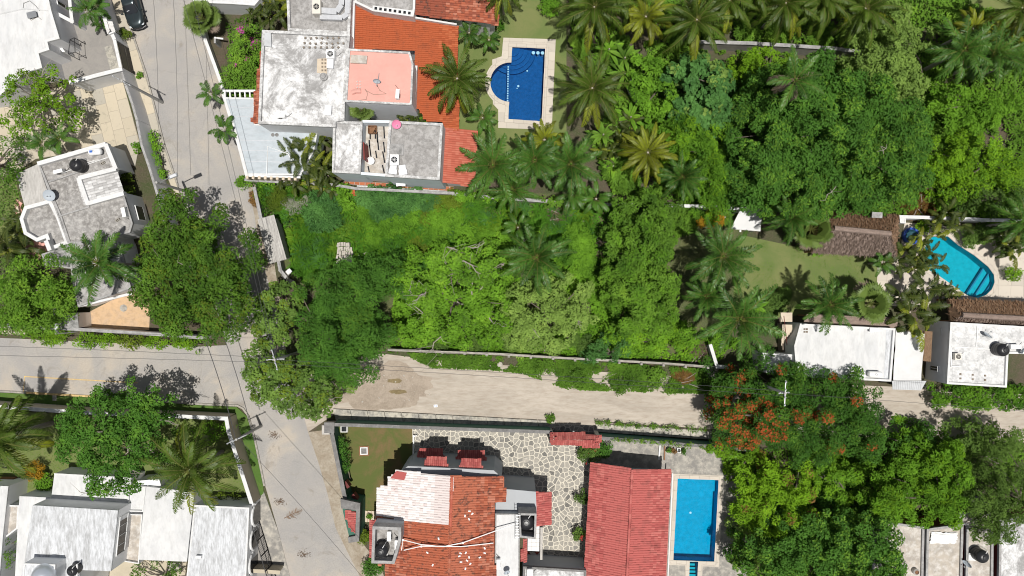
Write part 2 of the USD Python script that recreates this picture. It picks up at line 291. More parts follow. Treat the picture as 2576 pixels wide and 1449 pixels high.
m_piece('slate_stone', (0.13, 0.125, 0.115), (0.22, 0.21, 0.19), (0.32, 0.30, 0.26), dirt=(0.46, 0.43, 0.36), dlo=0.5, dhi=0.68, fine=1.4)
m_piece('slab_piece', (0.42, 0.37, 0.285), (0.48, 0.42, 0.32), (0.36, 0.335, 0.285), dirt=(0.24, 0.22, 0.18), dlo=0.56, dhi=0.78, fine=1.8)
m_piece('deck_piece', (0.48, 0.43, 0.365), (0.52, 0.47, 0.40), (0.44, 0.40, 0.345), dirt=(0.30, 0.26, 0.22), dlo=0.58, dhi=0.8, fine=1.6)
m_stain('mortar', (0.60, 0.56, 0.47), (0.53, 0.495, 0.42), (0.40, 0.37, 0.31), 0.9, 0.42, 0.6, 3, 0.4)
# foliage
m_leaf('leaf_mid', (0.0301, 0.0804, 0.0099), (0.1449, 0.2809, 0.0310), (0.3805, 0.5602, 0.0593))
m_leaf('leaf_deep', (0.0176, 0.0619, 0.0094), (0.0821, 0.1998, 0.0269), (0.2226, 0.4164, 0.0479))
m_leaf('leaf_dull', (0.0365, 0.0778, 0.0162), (0.1336, 0.2281, 0.0436), (0.2838, 0.4277, 0.0769))
m_leaf('leaf_bright', (0.0396, 0.1142, 0.0095), (0.1654, 0.3386, 0.0267), (0.3791, 0.5685, 0.0487))
m_leaf('leaf_lime', (0.0592, 0.1273, 0.0082), (0.1958, 0.3710, 0.0188), (0.3979, 0.5795, 0.0395))
m_leaf('leaf_pale', (0.0672, 0.1216, 0.0253), (0.2261, 0.3466, 0.0721), (0.4762, 0.6125, 0.1404))
m_leaf('leaf_blue_green', (0.0244, 0.0802, 0.0210), (0.1097, 0.2534, 0.0586), (0.2803, 0.4608, 0.1183))
m_leaf('leaf_olive', (0.0445, 0.0749, 0.0097), (0.1483, 0.2178, 0.0207), (0.3214, 0.3944, 0.0359))
m_leaf('leaf_yellow', (0.20, 0.115, 0.010), (0.38, 0.225, 0.018), (0.50, 0.34, 0.04))
m_leaf('leaf_dry', (0.12, 0.085, 0.062), (0.21, 0.155, 0.115), (0.31, 0.24, 0.19), trans=0.1)
m_leaf('leaf_silver', (0.18, 0.19, 0.14), (0.28, 0.29, 0.22), (0.38, 0.38, 0.30), trans=0.1)
m_leaf('leaf_brown', (0.12, 0.065, 0.022), (0.22, 0.125, 0.04), (0.32, 0.20, 0.08), trans=0.1)
m_leaf('flower_orange', (0.2880, 0.0712, 0.0180), (0.3960, 0.1140, 0.0336), (0.4320, 0.1900, 0.0720), trans=0.2)
m_leaf('flower_pink', (0.35, 0.06, 0.22), (0.45, 0.10, 0.30), (0.5, 0.16, 0.36), trans=0.2)
m_leaf('flower_red', (0.34, 0.03, 0.03), (0.45, 0.05, 0.05), (0.5, 0.10, 0.08), trans=0.2)
m_leaf('grass_blade', (0.0375, 0.1049, 0.0106), (0.1156, 0.2882, 0.0294), (0.2696, 0.5089, 0.0517))
m_leaf('grass_yellow', (0.0528, 0.1094, 0.0078), (0.1541, 0.2886, 0.0216), (0.3163, 0.4860, 0.0356))
m_leaf('frond_coconut', (0.0295, 0.0510, 0.0059), (0.0783, 0.1320, 0.0149), (0.1740, 0.2445, 0.0292), 0.45, 0.22, 0.18)
m_leaf('frond_yellow', (0.0745, 0.0858, 0.0069), (0.1986, 0.2329, 0.0175), (0.4015, 0.3839, 0.0272), 0.45, 0.22, 0.18)
m_leaf('frond_royal', (0.0207, 0.0583, 0.0083), (0.0737, 0.1720, 0.0218), (0.1830, 0.3109, 0.0455), 0.42, 0.3, 0.18)
m_leaf('frond_areca', (0.022, 0.034, 0.007), (0.058, 0.085, 0.014), (0.12, 0.155, 0.028), 0.45, 0.22, 0.2)
m_leaf('frond_fan', (0.0724, 0.1172, 0.0244), (0.1367, 0.2031, 0.0432), (0.2254, 0.2891, 0.0743), 0.45, 0.22, 0.2)
m_leaf('frond_dry', (0.15, 0.11, 0.08), (0.22, 0.17, 0.13), (0.30, 0.25, 0.20), 0.6, 0.3, 0.1)
m_leaf('frond_gold', (0.28, 0.17, 0.015), (0.40, 0.25, 0.03), (0.5, 0.33, 0.05), 0.45, 0.4, 0.2)
m_plain('midrib', (0.115, 0.125, 0.03), 0.5, 0.3, 3, 0.3)
m_plain('bark', (0.15, 0.125, 0.10), 0.9, 0.3, 5, bump=0.5)
m_plain('bark_pale', (0.34, 0.30, 0.26), 0.9, 0.2, 6, bump=0.4)
# ---------------------------------------------------------------- builders: buildings
def block(t, pts, z1, wall='white_paint', roof='roof_white', par='white_coping', ph=0.35, pw=0.22, z0=0.0, over=0.0):
    """A flat-roofed block whose outline at its top (z1) is pts: wall, roof slab and a parapet ring."""
    P = PG(pts, z1); zr = z1 - ph
    put(t, 'wall', G().prism(inset(P, 0.004), z0, zr - 0.12), wall)
    if ph > 0.01:
        inn = inset(P, pw)
        put(t, 'roof', G().prism(inset(P, pw - 0.03), zr - 0.118, zr), roof)
        put(t, 'parapet', G().prism(P.difference(inn), zr - 0.117, z1), par)
    else:
        put(t, 'roof', G().prism(P.buffer(over, join_style=2), z1 - 0.14, z1), roof)
    return P, zr
def wall_run(name, label, pts, h, th=0.2, face='white_paint', cap='white_coping', capw=0.06, cat='wall', closed=False, capt=0.08, z0=-0.1, group=None):
    """A boundary wall along the line of its coping: one wall panel and one coping stone row per stretch."""
    t = thing(name, label, cat, group=group)
    p = PW(pts, h)
    for i, (a, b) in enumerate(zip(p[:-1], p[1:])):
        d = (b - a) / max(np.linalg.norm(b - a), 1e-9); a2, b2 = a - d * 0.0, b + d * 0.0
        if face: put(t, 'wall_panel', G().prism(LineString([a2, b2]).buffer(th / 2, cap_style=2), z0, h - capt - 0.002 - 0.004 * (i % 2)), face)
        if cap: put(t, 'coping', G().prism(LineString([a - d * (th / 2 + capw - 0.01), b + d * (th / 2 + capw - 0.013)]).buffer(th / 2 + capw, cap_style=2), h - capt, h + 0.004 * (i % 2)), cap)
    return t
def tiles(t, pts3, down, w, l, mat, rise=0.07, rng=None, most=300, name='roof_tile', base=None, drop=0.0, thick=0.06):
    """Barrel tiles, each a piece of its own, laid on the plane through pts3. down: plan direction in which the tiles run."""
    rng = rng or np.random.default_rng(1)
    pts3 = np.asarray(pts3, float); zf = plane(pts3); P = Polygon(pts3[:, :2])
    if not P.is_valid: P = P.buffer(0)
    if base: put(t, 'roof_deck', G().slab(inset(P, 0.03), lambda x, y: zf(x, y) - 0.02, thick), base)
    d = np.asarray(down, float); d = d / np.linalg.norm(d); s = np.array([-d[1], d[0]])
    q = np.array(P.exterior.coords) @ np.c_[d, s]
    us = np.arange(q[:, 0].min() - l, q[:, 0].max() + l, l); vs = np.arange(q[:, 1].min() - w, q[:, 1].max() + w, w)
    U, V = np.meshgrid(us, vs, indexing='ij'); U = U.ravel(); V = V.ravel()
    c = U[:, None] * d + V[:, None] * s
    ok = shapely.contains_xy(P.buffer(0.02), c[:, 0], c[:, 1]); U, V = U[ok], V[ok]
    n = len(U)
    prof = np.array([[-0.5, 0.0], [-0.3, 0.75], [0.0, 1.0], [0.3, 0.75], [0.5, 0.0]])
    ju = rng.normal(0, 0.012, n); jv = rng.normal(0, 0.008, n); jz = rng.uniform(0, 0.018, n); sk = rng.normal(0, 0.02, n)
    vv = np.zeros((n, 10, 3))
    for e, (uo, zo) in enumerate(((-0.54 * l, 0.0), (0.54 * l, 0.022))):
        for k, (a, b) in enumerate(prof):
            u = U + ju + uo; v = V + jv + a * w * 0.98 + sk * uo
            xy = u[:, None] * d + v[:, None] * s
            vv[:, e * 5 + k, :2] = xy; vv[:, e * 5 + k, 2] = zf(xy[:, 0], xy[:, 1]) + zo + b * rise + jz + drop
    f = [[k, k + 1, k + 6, k + 5] for k in range(4)]; f = np.array([[a, b, c_] for a, b, c_, _ in f] + [[a, c_, d_] for a, _, c_, d_ in f] + [[5, 6, 7], [5, 7, 8], [5, 8, 9]])
    order = np.arange(n); keep = min(most, n); first = n - keep
    for i in order[first:]:
        put(t, name, (vv[i], f), mat)
    if first > 0:
        rest = vv[:first].reshape(-1, 3); ff = (f[None] + (np.arange(first) * 10)[:, None, None]).reshape(-1, 3)
        put(t, name + 's', (rest, ff), mat, kind='stuff')
    return zf, P
def pieces(t, polys, z, h, mat, name, rng, most=300, gap=0.0, bevel=0.012, jit=0.006):
    """Flat pieces (slabs, stones, floor tiles) with edges and depth, each a part of its own; past the limit joined."""
    rest = G(); k = 0
    polys = sorted(polys, key=lambda p: -p.area)
    for p in polys:
        if gap: p = p.buffer(-gap, join_style=2)
        if p.is_empty or p.geom_type != 'Polygon' or p.area < 0.004: continue
        top = z + h + rng.uniform(-jit, jit); g = G()
        c = np.array(p.exterior.coords)[:-1]
        if not p.exterior.is_ccw: c = c[::-1]
        m = len(c); ctr = c.mean(0); r = c + (ctr - c) * (bevel / np.maximum(np.linalg.norm(ctr - c, axis=1, keepdims=True), 0.05))
        v = np.vstack([np.c_[c, np.full(m, z)], np.c_[c, np.full(m, top - bevel)], np.c_[r, np.full(m, top)]]); i = np.arange(m); j = (i + 1) % m
        f = np.vstack([np.c_[i, j, j + m], np.c_[i, j + m, i + m], np.c_[i + m, j + m, j + 2 * m], np.c_[i + m, j + 2 * m, i + 2 * m]])
        tv, tf = trimesh.creation.triangulate_polygon(Polygon(r), engine='earcut')
        g.add(v, f); n = np.cross(tv[tf[:, 1]] - tv[tf[:, 0]], tv[tf[:, 2]] - tv[tf[:, 0]])
        tf = np.where(np.reshape(n, (-1, 1)) < 0, tf[:, ::-1], tf); g.add(np.c_[tv, np.full(len(tv), top)], tf)
        if k < most: put(t, name, g, mat)
        else: vg = g.get(); rest.add(*vg)
        k += 1
    if rest.n: put(t, name + 's', rest, mat, kind='stuff')
def grid_polys(P, ang, w, l, offset=0.0):
    """Rectangles w by l in rows at an angle, clipped to P."""
    d = np.array([math.cos(ang), math.sin(ang)]); s = np.array([-d[1], d[0]]); q = np.array(P.exterior.coords) @ np.c_[d, s]; out = []
    for r, v in enumerate(np.arange(q[:, 1].min(), q[:, 1].max(), l)):
        for u in np.arange(q[:, 0].min() - w * (1 + offset), q[:, 0].max(), w):
            u0 = u + (r % 2) * offset * w
            c = [(u0, v), (u0 + w, v), (u0 + w, v + l), (u0, v + l)]
            p = Polygon([tuple(a * d + b * s) for a, b in c]).intersection(P)
            if p.area > 0.004 and p.geom_type == 'Polygon': out.append(p)
    return out
def voronoi_polys(P, spacing, rng):
    x0, y0, x1, y1 = P.bounds; n = int((x1 - x0) * (y1 - y0) / spacing ** 2)
    gx, gy = np.meshgrid(np.arange(x0, x1, spacing), np.arange(y0, y1, spacing))
    p = np.c_[gx.ravel(), gy.ravel()] + rng.uniform(-0.42, 0.42, (gx.size, 2)) * spacing
    vd = shapely.voronoi_polygons(shapely.MultiPoint(p), extend_to=P)
    return [c.intersection(P) for c in vd.geoms if c.intersects(P)]
def pick(polys): return [p for p in polys if p.geom_type == 'Polygon']
def opening(t, a, b, z0, z1, name='window', frame='white_paint', pane='window_dark', out=0.03, bars=2):
    """A window on the wall face from a to b (plan points, outside on the right hand going a to b): frame with a recessed pane."""
    a = np.asarray(a[:2], float); b = np.asarray(b[:2], float); d = b - a; L = np.linalg.norm(d); d /= L; nrm = np.array([d[1], -d[0]])
    g = G(); off = nrm * out; fw = 0.07
    def seg(u0, u1, za, zb, th, o):
        c = a + d * (u0 + u1) / 2 + nrm * o; g.box([c[0], c[1], (za + zb) / 2], [u1 - u0, th, zb - za], math.atan2(d[1], d[0]))
    seg(0, L, z0, z0 + fw, 0.09, out); seg(0, L, z1 - fw, z1, 0.09, out); seg(0, fw, z0 + fw, z1 - fw, 0.09, out); seg(L - fw, L, z0 + fw, z1 - fw, 0.09, out)
    for k in range(1, bars): seg(L * k / bars - 0.02, L * k / bars + 0.02, z0 + fw, z1 - fw, 0.06, out)
    w = put(t, name, g, frame)
    g = G(); seg(fw, L - fw, z0 + fw, z1 - fw, 0.03, out - 0.02); put(w, 'pane', g, pane)

# ---------------------------------------------------------------- builders: foliage
def leaves(c, n, a, L, Wd, fold=0.12):
    """Leaf blades at centres c with normals n and axes a, each two triangles folded along its midrib."""
    n = n / (np.linalg.norm(n, axis=1, keepdims=True) + 1e-9); a = a - n * (a * n).sum(1, keepdims=True); a /= np.linalg.norm(a, axis=1, keepdims=True) + 1e-9
    s = np.cross(n, a); L = np.reshape(L, (-1, 1)); Wd = np.reshape(Wd, (-1, 1))
    v = np.stack([c - a * L / 2, c + s * Wd / 2 + n * fold * L + a * L * 0.05, c + a * L / 2, c - s * Wd / 2 + n * fold * L + a * L * 0.05], 1).reshape(-1, 3)
    k = np.arange(len(c))[:, None] * 4; f = np.concatenate([k + [0, 2, 1], k + [0, 3, 2]], 1).reshape(-1, 3)
    return v, f
def rand_dir(rng, n, up=0.0):
    d = rng.normal(size=(n, 3)); d /= np.linalg.norm(d, axis=1, keepdims=True)
    if up: d[:, 2] = np.abs(d[:, 2]) * up + d[:, 2] * (1 - up); d /= np.linalg.norm(d, axis=1, keepdims=True)
    return d
def clump_leaves(rng, cc, cr, per_m2, L, aspect=0.45, flat=0.75, droop=0.25, jitter=0.55, fill=0.18):
    """Leaves over the upper shells of clumps at cc (n x 3) with radii cr."""
    area = 2.6 * np.pi * cr ** 2; num = np.maximum((area * per_m2).astype(int), 4); idx = np.repeat(np.arange(len(cc)), num); m = len(idx)
    d = rand_dir(rng, m); d[:, 2] = np.where(d[:, 2] < -0.25, -d[:, 2], d[:, 2])
    r = cr[idx] * np.where(rng.random(m) < fill, rng.uniform(0.35, 0.8, m), rng.uniform(0.78, 1.12, m))
    p = cc[idx] + d * r[:, None] * [1, 1, flat]
    n = d + rng.normal(0, jitter, (m, 3)) + [0, 0, 0.45]
    a = d * [1, 1, 0.3] + rng.normal(0, 0.5, (m, 3)) - [0, 0, droop]
    ln = L * rng.uniform(0.7, 1.3, m)
    return p, n, a, ln, ln * aspect * rng.uniform(0.8, 1.2, m)
def dome_clumps(rng, blob, cr, per_m2, ragged=0.35):
    """Clump centres over the dome of a crown. blob: (x, y, rx, ry, z top, z skirt)."""
    x, y, rx, ry, zt, zb = blob
    n = max(int(np.pi * rx * ry * per_m2), 5); pts = []
    best = rng.uniform(-1, 1, (n * 14, 2)); best = best[(best ** 2).sum(1) < 1]
    got = np.zeros((0, 2)); dmin = 0.72 * cr
    sc = np.array([rx, ry])
    for p in best:
        if len(got) == 0 or np.min(np.linalg.norm((got - p) * sc, axis=1)) > dmin: got = np.vstack([got, p])
        if len(got) >= n: break
    rr = np.sqrt((got ** 2).sum(1)); w = meshkit.noise(np.c_[got * sc / 2.2 + [x, y], np.zeros(len(got))], 3)
    z = zb + (zt - zb) * np.sqrt(np.clip(1 - rr ** 2, 0, 1)) * (0.72 + 0.42 * w) + rng.normal(0, ragged * 0.4, len(got))
    sp = 1.9 * (cr / .6) ** .7; ns = max(int(np.pi * rx * ry / (sp * sp) * 1.15), 2); cand = rng.uniform(-1, 1, (ns * 16, 2)); cand = cand[(cand ** 2).sum(1) < 1]; sup = np.zeros((0, 2))
    for p in cand:                                     # boughs: the crown gathers into rounded masses with deep gaps between them
        if len(sup) == 0 or np.min(np.linalg.norm((sup - p) * sc, axis=1)) > sp * .8: sup = np.vstack([sup, p])
        if len(sup) >= ns: break
    dq = np.min(np.linalg.norm((got[:, None] - sup[None]) * sc, axis=2), 1) / (sp * .62)
    z = z - 1.25 * np.clip(dq, 0, 1.25) ** 2 * min(1.0, (zt - zb) / 3); keep = (dq < .95) | (rng.random(len(got)) < .45); got, z, rr = got[keep], z[keep], rr[keep]
    g2 = got * (1 + rng.normal(0, 0.06, (len(got), 1)))
    c = np.c_[g2 * sc + [x, y], z]
    return c, cr * rng.uniform(0.65, 1.25, len(c))
def tree(name, label, blobs, leaf, base=None, cr=0.75, cl=1.0, per=30, L=0.30, aspect=0.45, seed=0, cat='tree', group=None, sparse=0.0, bark='bark', limbs=9, flowers=None, bare=0, trunk_r=0.2, parts=True, flat=0.75, mixin=None, jitter=0.55, bscale=1.0):
    """blobs: (px, py, radius x, radius y in metres, z top, z skirt) on the survey sheet at the crown's top."""
    rng = np.random.default_rng(seed + 17)
    B = []
    for (px, py, rx, ry, zt, zb) in blobs:
        w = W(px, py, (zt * 0.75 + zb * 0.25)); B.append((w[0], w[1], rx, ry, zt, zb))
    if base is None: bx, by = np.mean([b[0] for b in B]), np.mean([b[1] for b in B])
    else: bx, by = W(*base, 0)[:2]
    t = thing(name, label, cat, (bx, by, 0), group=group); o = np.array([bx, by, 0])
    CC, CR = [], []
    for b in B:
        c, r = dome_clumps(rng, b, cr, cl / (cr * cr) * 0.5); CC.append(c); CR.append(r)
    CC = np.vstack(CC); CR = np.concatenate(CR)
    if not sparse:
        k2 = rng.random(len(CC)) < 0.5; low = CC[k2] + np.c_[rng.normal(0, cr * .9, (k2.sum(), 2)), -rng.uniform(1.6, 2.8, k2.sum())]; low[:, 2] = np.maximum(low[:, 2], .5); CC = np.vstack([CC, low]); CR = np.concatenate([CR, CR[k2] * 1.1])
    if sparse: k = rng.random(len(CC)) > sparse; CC, CR = CC[k], CR[k]
    v, f = leaves(*clump_leaves(rng, CC - o, CR, per, L, aspect, flat=flat, jitter=jitter))
    crown = put(t, 'crown', (v, f), leaf)
    if mixin:
        mat, frac = mixin; k = rng.random(len(CC)) < frac
        if k.any(): put(crown, 'tinted_leaves', leaves(*clump_leaves(rng, CC[k] - o + [0, 0, 0.12], CR[k] * 0.95, per * 0.5, L, aspect)), mat)
    if flowers:
        mat, frac, where = flowers
        w = np.ones(len(CC), bool) if where is None else where(CC)
        k = (rng.random(len(CC)) < frac) & w
        put(crown, 'blossom', leaves(*clump_leaves(rng, CC[k] - o + [0, 0, 0.22], CR[k] * 0.75, 40, 0.2, 0.8, jitter=0.8)), mat)
    zt = max(b[4] for b in B); zb = min(b[5] for b in B); fork = max(0.25 * zt, zb * 0.6) if zt > 2 else 0.2
    g = G(); wob = rng.normal(0, 0.12, (4, 3)); wob[0] = 0
    tr = np.array([[0, 0, -0.1], [0, 0, fork * 0.4], [0, 0, fork * 0.75], [0, 0, fork]]) + wob * [1, 1, 0] * trunk_r * 3
    put(t, 'trunk', g.tube(tr, [trunk_r * 1.25, trunk_r, trunk_r * 0.85, trunk_r * 0.75], 8), bark)
    pickc = rng.choice(len(CC), min(limbs, len(CC)), replace=False)
    for i in pickc:
        e = CC[i] - o - [0, 0, CR[i] * 0.2]; s0 = tr[-1]; mid = s0 * 0.45 + e * 0.55 + [0, 0, 0.12 * np.linalg.norm(e[:2])] + rng.normal(0, 0.2, 3)
        put(t, 'limb', G().tube([s0, s0 * 0.7 + mid * 0.3, mid, e], [trunk_r * 0.55, trunk_r * 0.42, trunk_r * 0.28, 0.03], 6), bark)
    for k in range(bare):
        i = rng.integers(len(CC)); s0 = CC[i] - o; pts = [s0 - [0, 0, 0.2]]
        dirn = rand_dir(rng, 1, 1.0)[0] * [1, 1, 0.35]
        for q in range(5): pts.append(pts[-1] + (dirn + rng.normal(0, 0.35, 3)) * 0.34 * bscale + [0, 0, 0.10])
        g = G().tube(pts, np.linspace(0.05 * bscale, 0.016 * bscale, 6), 5)
        for q in range(3):
            p0 = pts[2 + q]; g.tube([p0, p0 + (dirn + rng.normal(0, 0.7, 3)) * 0.32 * bscale, p0 + (dirn + rng.normal(0, 0.7, 3)) * 0.6 * bscale + [0, 0, 0.1]], [0.028, 0.02, 0.01], 4)
        put(t, 'bare_branch', g, 'bark_pale')
    return t
def shrub_g(rng, r, h, L=0.2, aspect=0.5, per=34, cr=0.35, mode='clump'):
    """Leaves of a low bush about the origin."""
    n = max(int(3.2 * r * r / (cr * cr)), 5); a = rng.uniform(0, 2 * np.pi, n); q = np.sqrt(rng.random(n)) * r * 0.85
    c = np.c_[q * np.cos(a), q * np.sin(a), h * (0.4 + 0.5 * np.sqrt(np.clip(1 - (q / r) ** 2, 0, 1))) * rng.uniform(0.75, 1.1, n)]
    return leaves(*clump_leaves(rng, c, cr * rng.uniform(0.7, 1.3, n), per, L, aspect))
def shrub(name, label, px, py, r, h, leaf, seed=0, cat='shrub', group=None, L=0.2, aspect=0.5, per=34, cr=0.35, flower=None, z0=0.0):
    rng = np.random.default_rng(seed + 400); w = W(px, py, h * 0.7 + z0)
    t = thing(name, label, cat, (w[0], w[1], z0), group=group)
    fo = put(t, 'foliage', shrub_g(rng, r, h, L, aspect, per, cr), leaf)
    if flower:
        n = flower[1]; a = rng.uniform(0, 2 * np.pi, n); q = np.sqrt(rng.random(n)) * r * 0.8; c = np.c_[q * np.cos(a), q * np.sin(a), h * (0.95 - 0.4 * (q / r) ** 2) + 0.05]
        put(fo, 'blossom', leaves(*clump_leaves(rng, c, np.full(n, 0.13), 90, 0.12, 0.9, jitter=0.9)), flower[0])
    g = G()
    for k in range(4):
        a = rng.uniform(0, 2 * np.pi); g.tube([[0, 0, -0.05], [r * 0.25 * math.cos(a), r * 0.25 * math.sin(a), h * 0.35], [r * 0.55 * math.cos(a), r * 0.55 * math.sin(a), h * 0.65]], [0.05, 0.035, 0.015], 5)
    put(t, 'stem', g, 'bark')
    return t
def hedge(name, label, pts, wd, h, leaf, seed=0, cat='hedge', L=0.18, per=34, group=None, cr=0.34, aspect=0.55, z0=0.0):
    """A run of bushes along a line of the survey sheet; wd in metres."""
    rng = np.random.default_rng(seed + 900); p = PW(pts, h * 0.8 + z0); ln = LineString(p); n = max(int(ln.length * wd * 6.0 / (cr * cr * 8)), 8)
    base = ln.interpolate(0.5, normalized=True); t = thing(name, label, cat, (base.x, base.y, z0), group=group)
    s = rng.uniform(0, ln.length, n); pt = np.array([ln.interpolate(q).coords[0] for q in s])
    edge = rng.uniform(-1, 1, n); jit = meshkit.noise(np.c_[pt * 0.9, np.zeros(n)], seed)
    d = p[-1] - p[0]; d /= np.linalg.norm(d); nr = np.array([-d[1], d[0]])
    c = np.c_[pt + nr * (edge * wd / 2 * (0.7 + 0.5 * jit))[:, None], h * (0.45 + 0.5 * (1 - np.abs(edge) ** 2.2)) * (0.7 + 0.4 * jit)]
    c[:, :2] -= [base.x, base.y]
    put(t, 'foliage', leaves(*clump_leaves(rng, c, cr * rng.uniform(0.7, 1.35, n), per, L, aspect)), leaf)
    put(t, 'stem', G().tube(np.c_[p - [base.x, base.y], np.full(len(p), h * 0.3)], 0.05, 5), 'bark')
    return t
def ground_leaves(name, P, per_m2, L, leaf, seed, aspect=0.16, hmax=0.5, up=0.9, cat='grass', label=None, kind='stuff', z0=0.0, patch=None):
    """Grass and low weeds nobody could count: upright and leaning blades over a patch of ground."""
    rng = np.random.default_rng(seed); x0, y0, x1, y1 = P.bounds; n = int((x1 - x0) * (y1 - y0) * per_m2)
    p = np.c_[rng.uniform(x0, x1, n), rng.uniform(y0, y1, n)]; p = p[shapely.contains_xy(P, p[:, 0], p[:, 1])]
    dens = meshkit.fbm(np.c_[p * 0.55, np.zeros(len(p))], 3, seed)
    k = rng.random(len(p)) < np.clip((dens - (patch or 0.30)) * 6, 0, 1); p, dens = p[k], dens[k]; m = len(p)
    z = z0 + hmax * np.clip(dens * 1.6 - 0.25, 0.1, 1) * rng.uniform(0.25, 1.0, m)
    ang = rng.uniform(0, 2 * np.pi, m); a = np.c_[np.cos(ang), np.sin(ang), rng.uniform(-0.25, up, m)]
    nn = np.c_[-np.cos(ang) * 0.5, -np.sin(ang) * 0.5, np.ones(m)] + rng.normal(0, 0.3, (m, 3)); ln = L * rng.uniform(0.6, 1.4, m)
    return tag(put(None, name, leaves(np.c_[p, z], nn, a, ln, ln * aspect), leaf), label, cat, None, kind)

def grass_tufts(name, P, per_m2, blades, L, leaf, seed, label, cat, h=0.5, aspect=0.09, patch=0.4, inv=False):
    """Tussocks nobody could count: long blades arching out of each, over a patch of ground."""
    rng = np.random.default_rng(seed); x0, y0, x1, y1 = P.bounds; n = int((x1 - x0) * (y1 - y0) * per_m2)
    p = np.c_[rng.uniform(x0, x1, n), rng.uniform(y0, y1, n)]; p = p[shapely.contains_xy(P, p[:, 0], p[:, 1])]
    d = meshkit.fbm(np.c_[p * 0.4, np.zeros(len(p))], 3, 3); d = 1 - d if inv else d; p = p[rng.random(len(p)) < np.clip((d - patch) * 7, 0, 1)]
    m = len(p) * blades; c = np.repeat(p, blades, 0); sz = np.repeat(rng.uniform(.6, 1.3, len(p)), blades); a = rng.uniform(0, 2 * np.pi, m); up = rng.uniform(0.15, 1.1, m); ln = L * sz * rng.uniform(.7, 1.3, m)
    ax = np.c_[np.cos(a), np.sin(a), up]; ax /= np.linalg.norm(ax, axis=1, keepdims=True); mid = np.c_[c, np.full(m, h * .35) * sz] + ax * ln[:, None] * .5
    nn = np.c_[-np.cos(a) * up, -np.sin(a) * up, np.ones(m)] + rng.normal(0, .25, (m, 3))
    return tag(put(None, name, leaves(mid, nn, ax, ln, ln * aspect, .05), leaf), label, cat, None, 'stuff')

# ---------------------------------------------------------------- builders: palms
def frond_g(rng, L, el, bend, llen, n, width=0.075, fwd=0.75, droop=0.5, tuft=0.0, twist=0.0):
    """One pinnate frond leaving the origin along +x: (midrib, leaflets). el: rise at the base, bend: how far it arches down (radians)."""
    k = 11; tt = np.linspace(0, 1, k); ang = el - bend * tt ** 1.25; ds = L / (k - 1)
    p = np.zeros((k, 3))
    for i in range(1, k): p[i] = p[i - 1] + ds * np.array([math.cos(ang[i - 1]), twist * tt[i - 1], math.sin(ang[i - 1])])
    rib = G().tube(p, np.linspace(0.05, 0.012, k) * (L / 3.2), 4).get()
    ts = np.linspace(0.13, 0.99, n); V, F = [], []; m = 0
    for sgn in (-1, 1):
        t2 = np.clip(ts + rng.normal(0, 0.006, n), 0.1, 1); base = np.stack([np.interp(t2, tt, p[:, i]) for i in range(3)], 1)
        a2 = np.interp(t2, tt, ang); tan = np.stack([np.cos(a2), np.zeros(n), np.sin(a2)], 1); upv = np.stack([-np.sin(a2), np.zeros(n), np.cos(a2)], 1)
        side = np.tile([0, sgn * 1.0, 0], (n, 1)); lift = rng.normal(0.12, 0.08 + tuft, n)[:, None]
        f_ = (fwd + 0.7 * t2 ** 2)[:, None] * rng.uniform(0.85, 1.15, (n, 1))
        d0 = side + tan * f_ + upv * lift; d0 /= np.linalg.norm(d0, axis=1, keepdims=True)
        ll = llen * (np.sin(np.pi * np.clip(t2 * 0.9 + 0.1, 0, 1)) ** 0.6 * 0.9 + 0.12) * rng.uniform(0.85, 1.1, n)
        dr = droop * rng.uniform(0.5, 1.5, n); d0[:, 2] -= dr * .35; mid = base + d0 * ll[:, None] * 0.45
        d1 = d0 - np.c_[np.zeros(n), np.zeros(n), dr * 2.0]; d1 /= np.linalg.norm(d1, axis=1, keepdims=True); tip = mid + d1 * ll[:, None] * 0.55
        wv = np.cross(d0, upv); wv /= np.linalg.norm(wv, axis=1, keepdims=True) + 1e-9; w = width * rng.uniform(0.8, 1.2, (n, 1))
        v = np.stack([base - wv * w * 0.3, base + wv * w * 0.3, mid - wv * w * 0.5, mid + wv * w * 0.5, tip], 1).reshape(-1, 3)
        i = np.arange(n)[:, None] * 5; f = np.concatenate([i + [0, 1, 3], i + [0, 3, 2], i + [2, 3, 4]], 1).reshape(-1, 3)
        V.append(v); F.append(f + m); m += len(v)
    return rib, (np.vstack(V), np.vstack(F))
def rot(v, yaw, o):
    c, s = math.cos(yaw), math.sin(yaw); return np.c_[v[:, 0] * c - v[:, 1] * s, v[:, 0] * s + v[:, 1] * c, v[:, 2]] + o
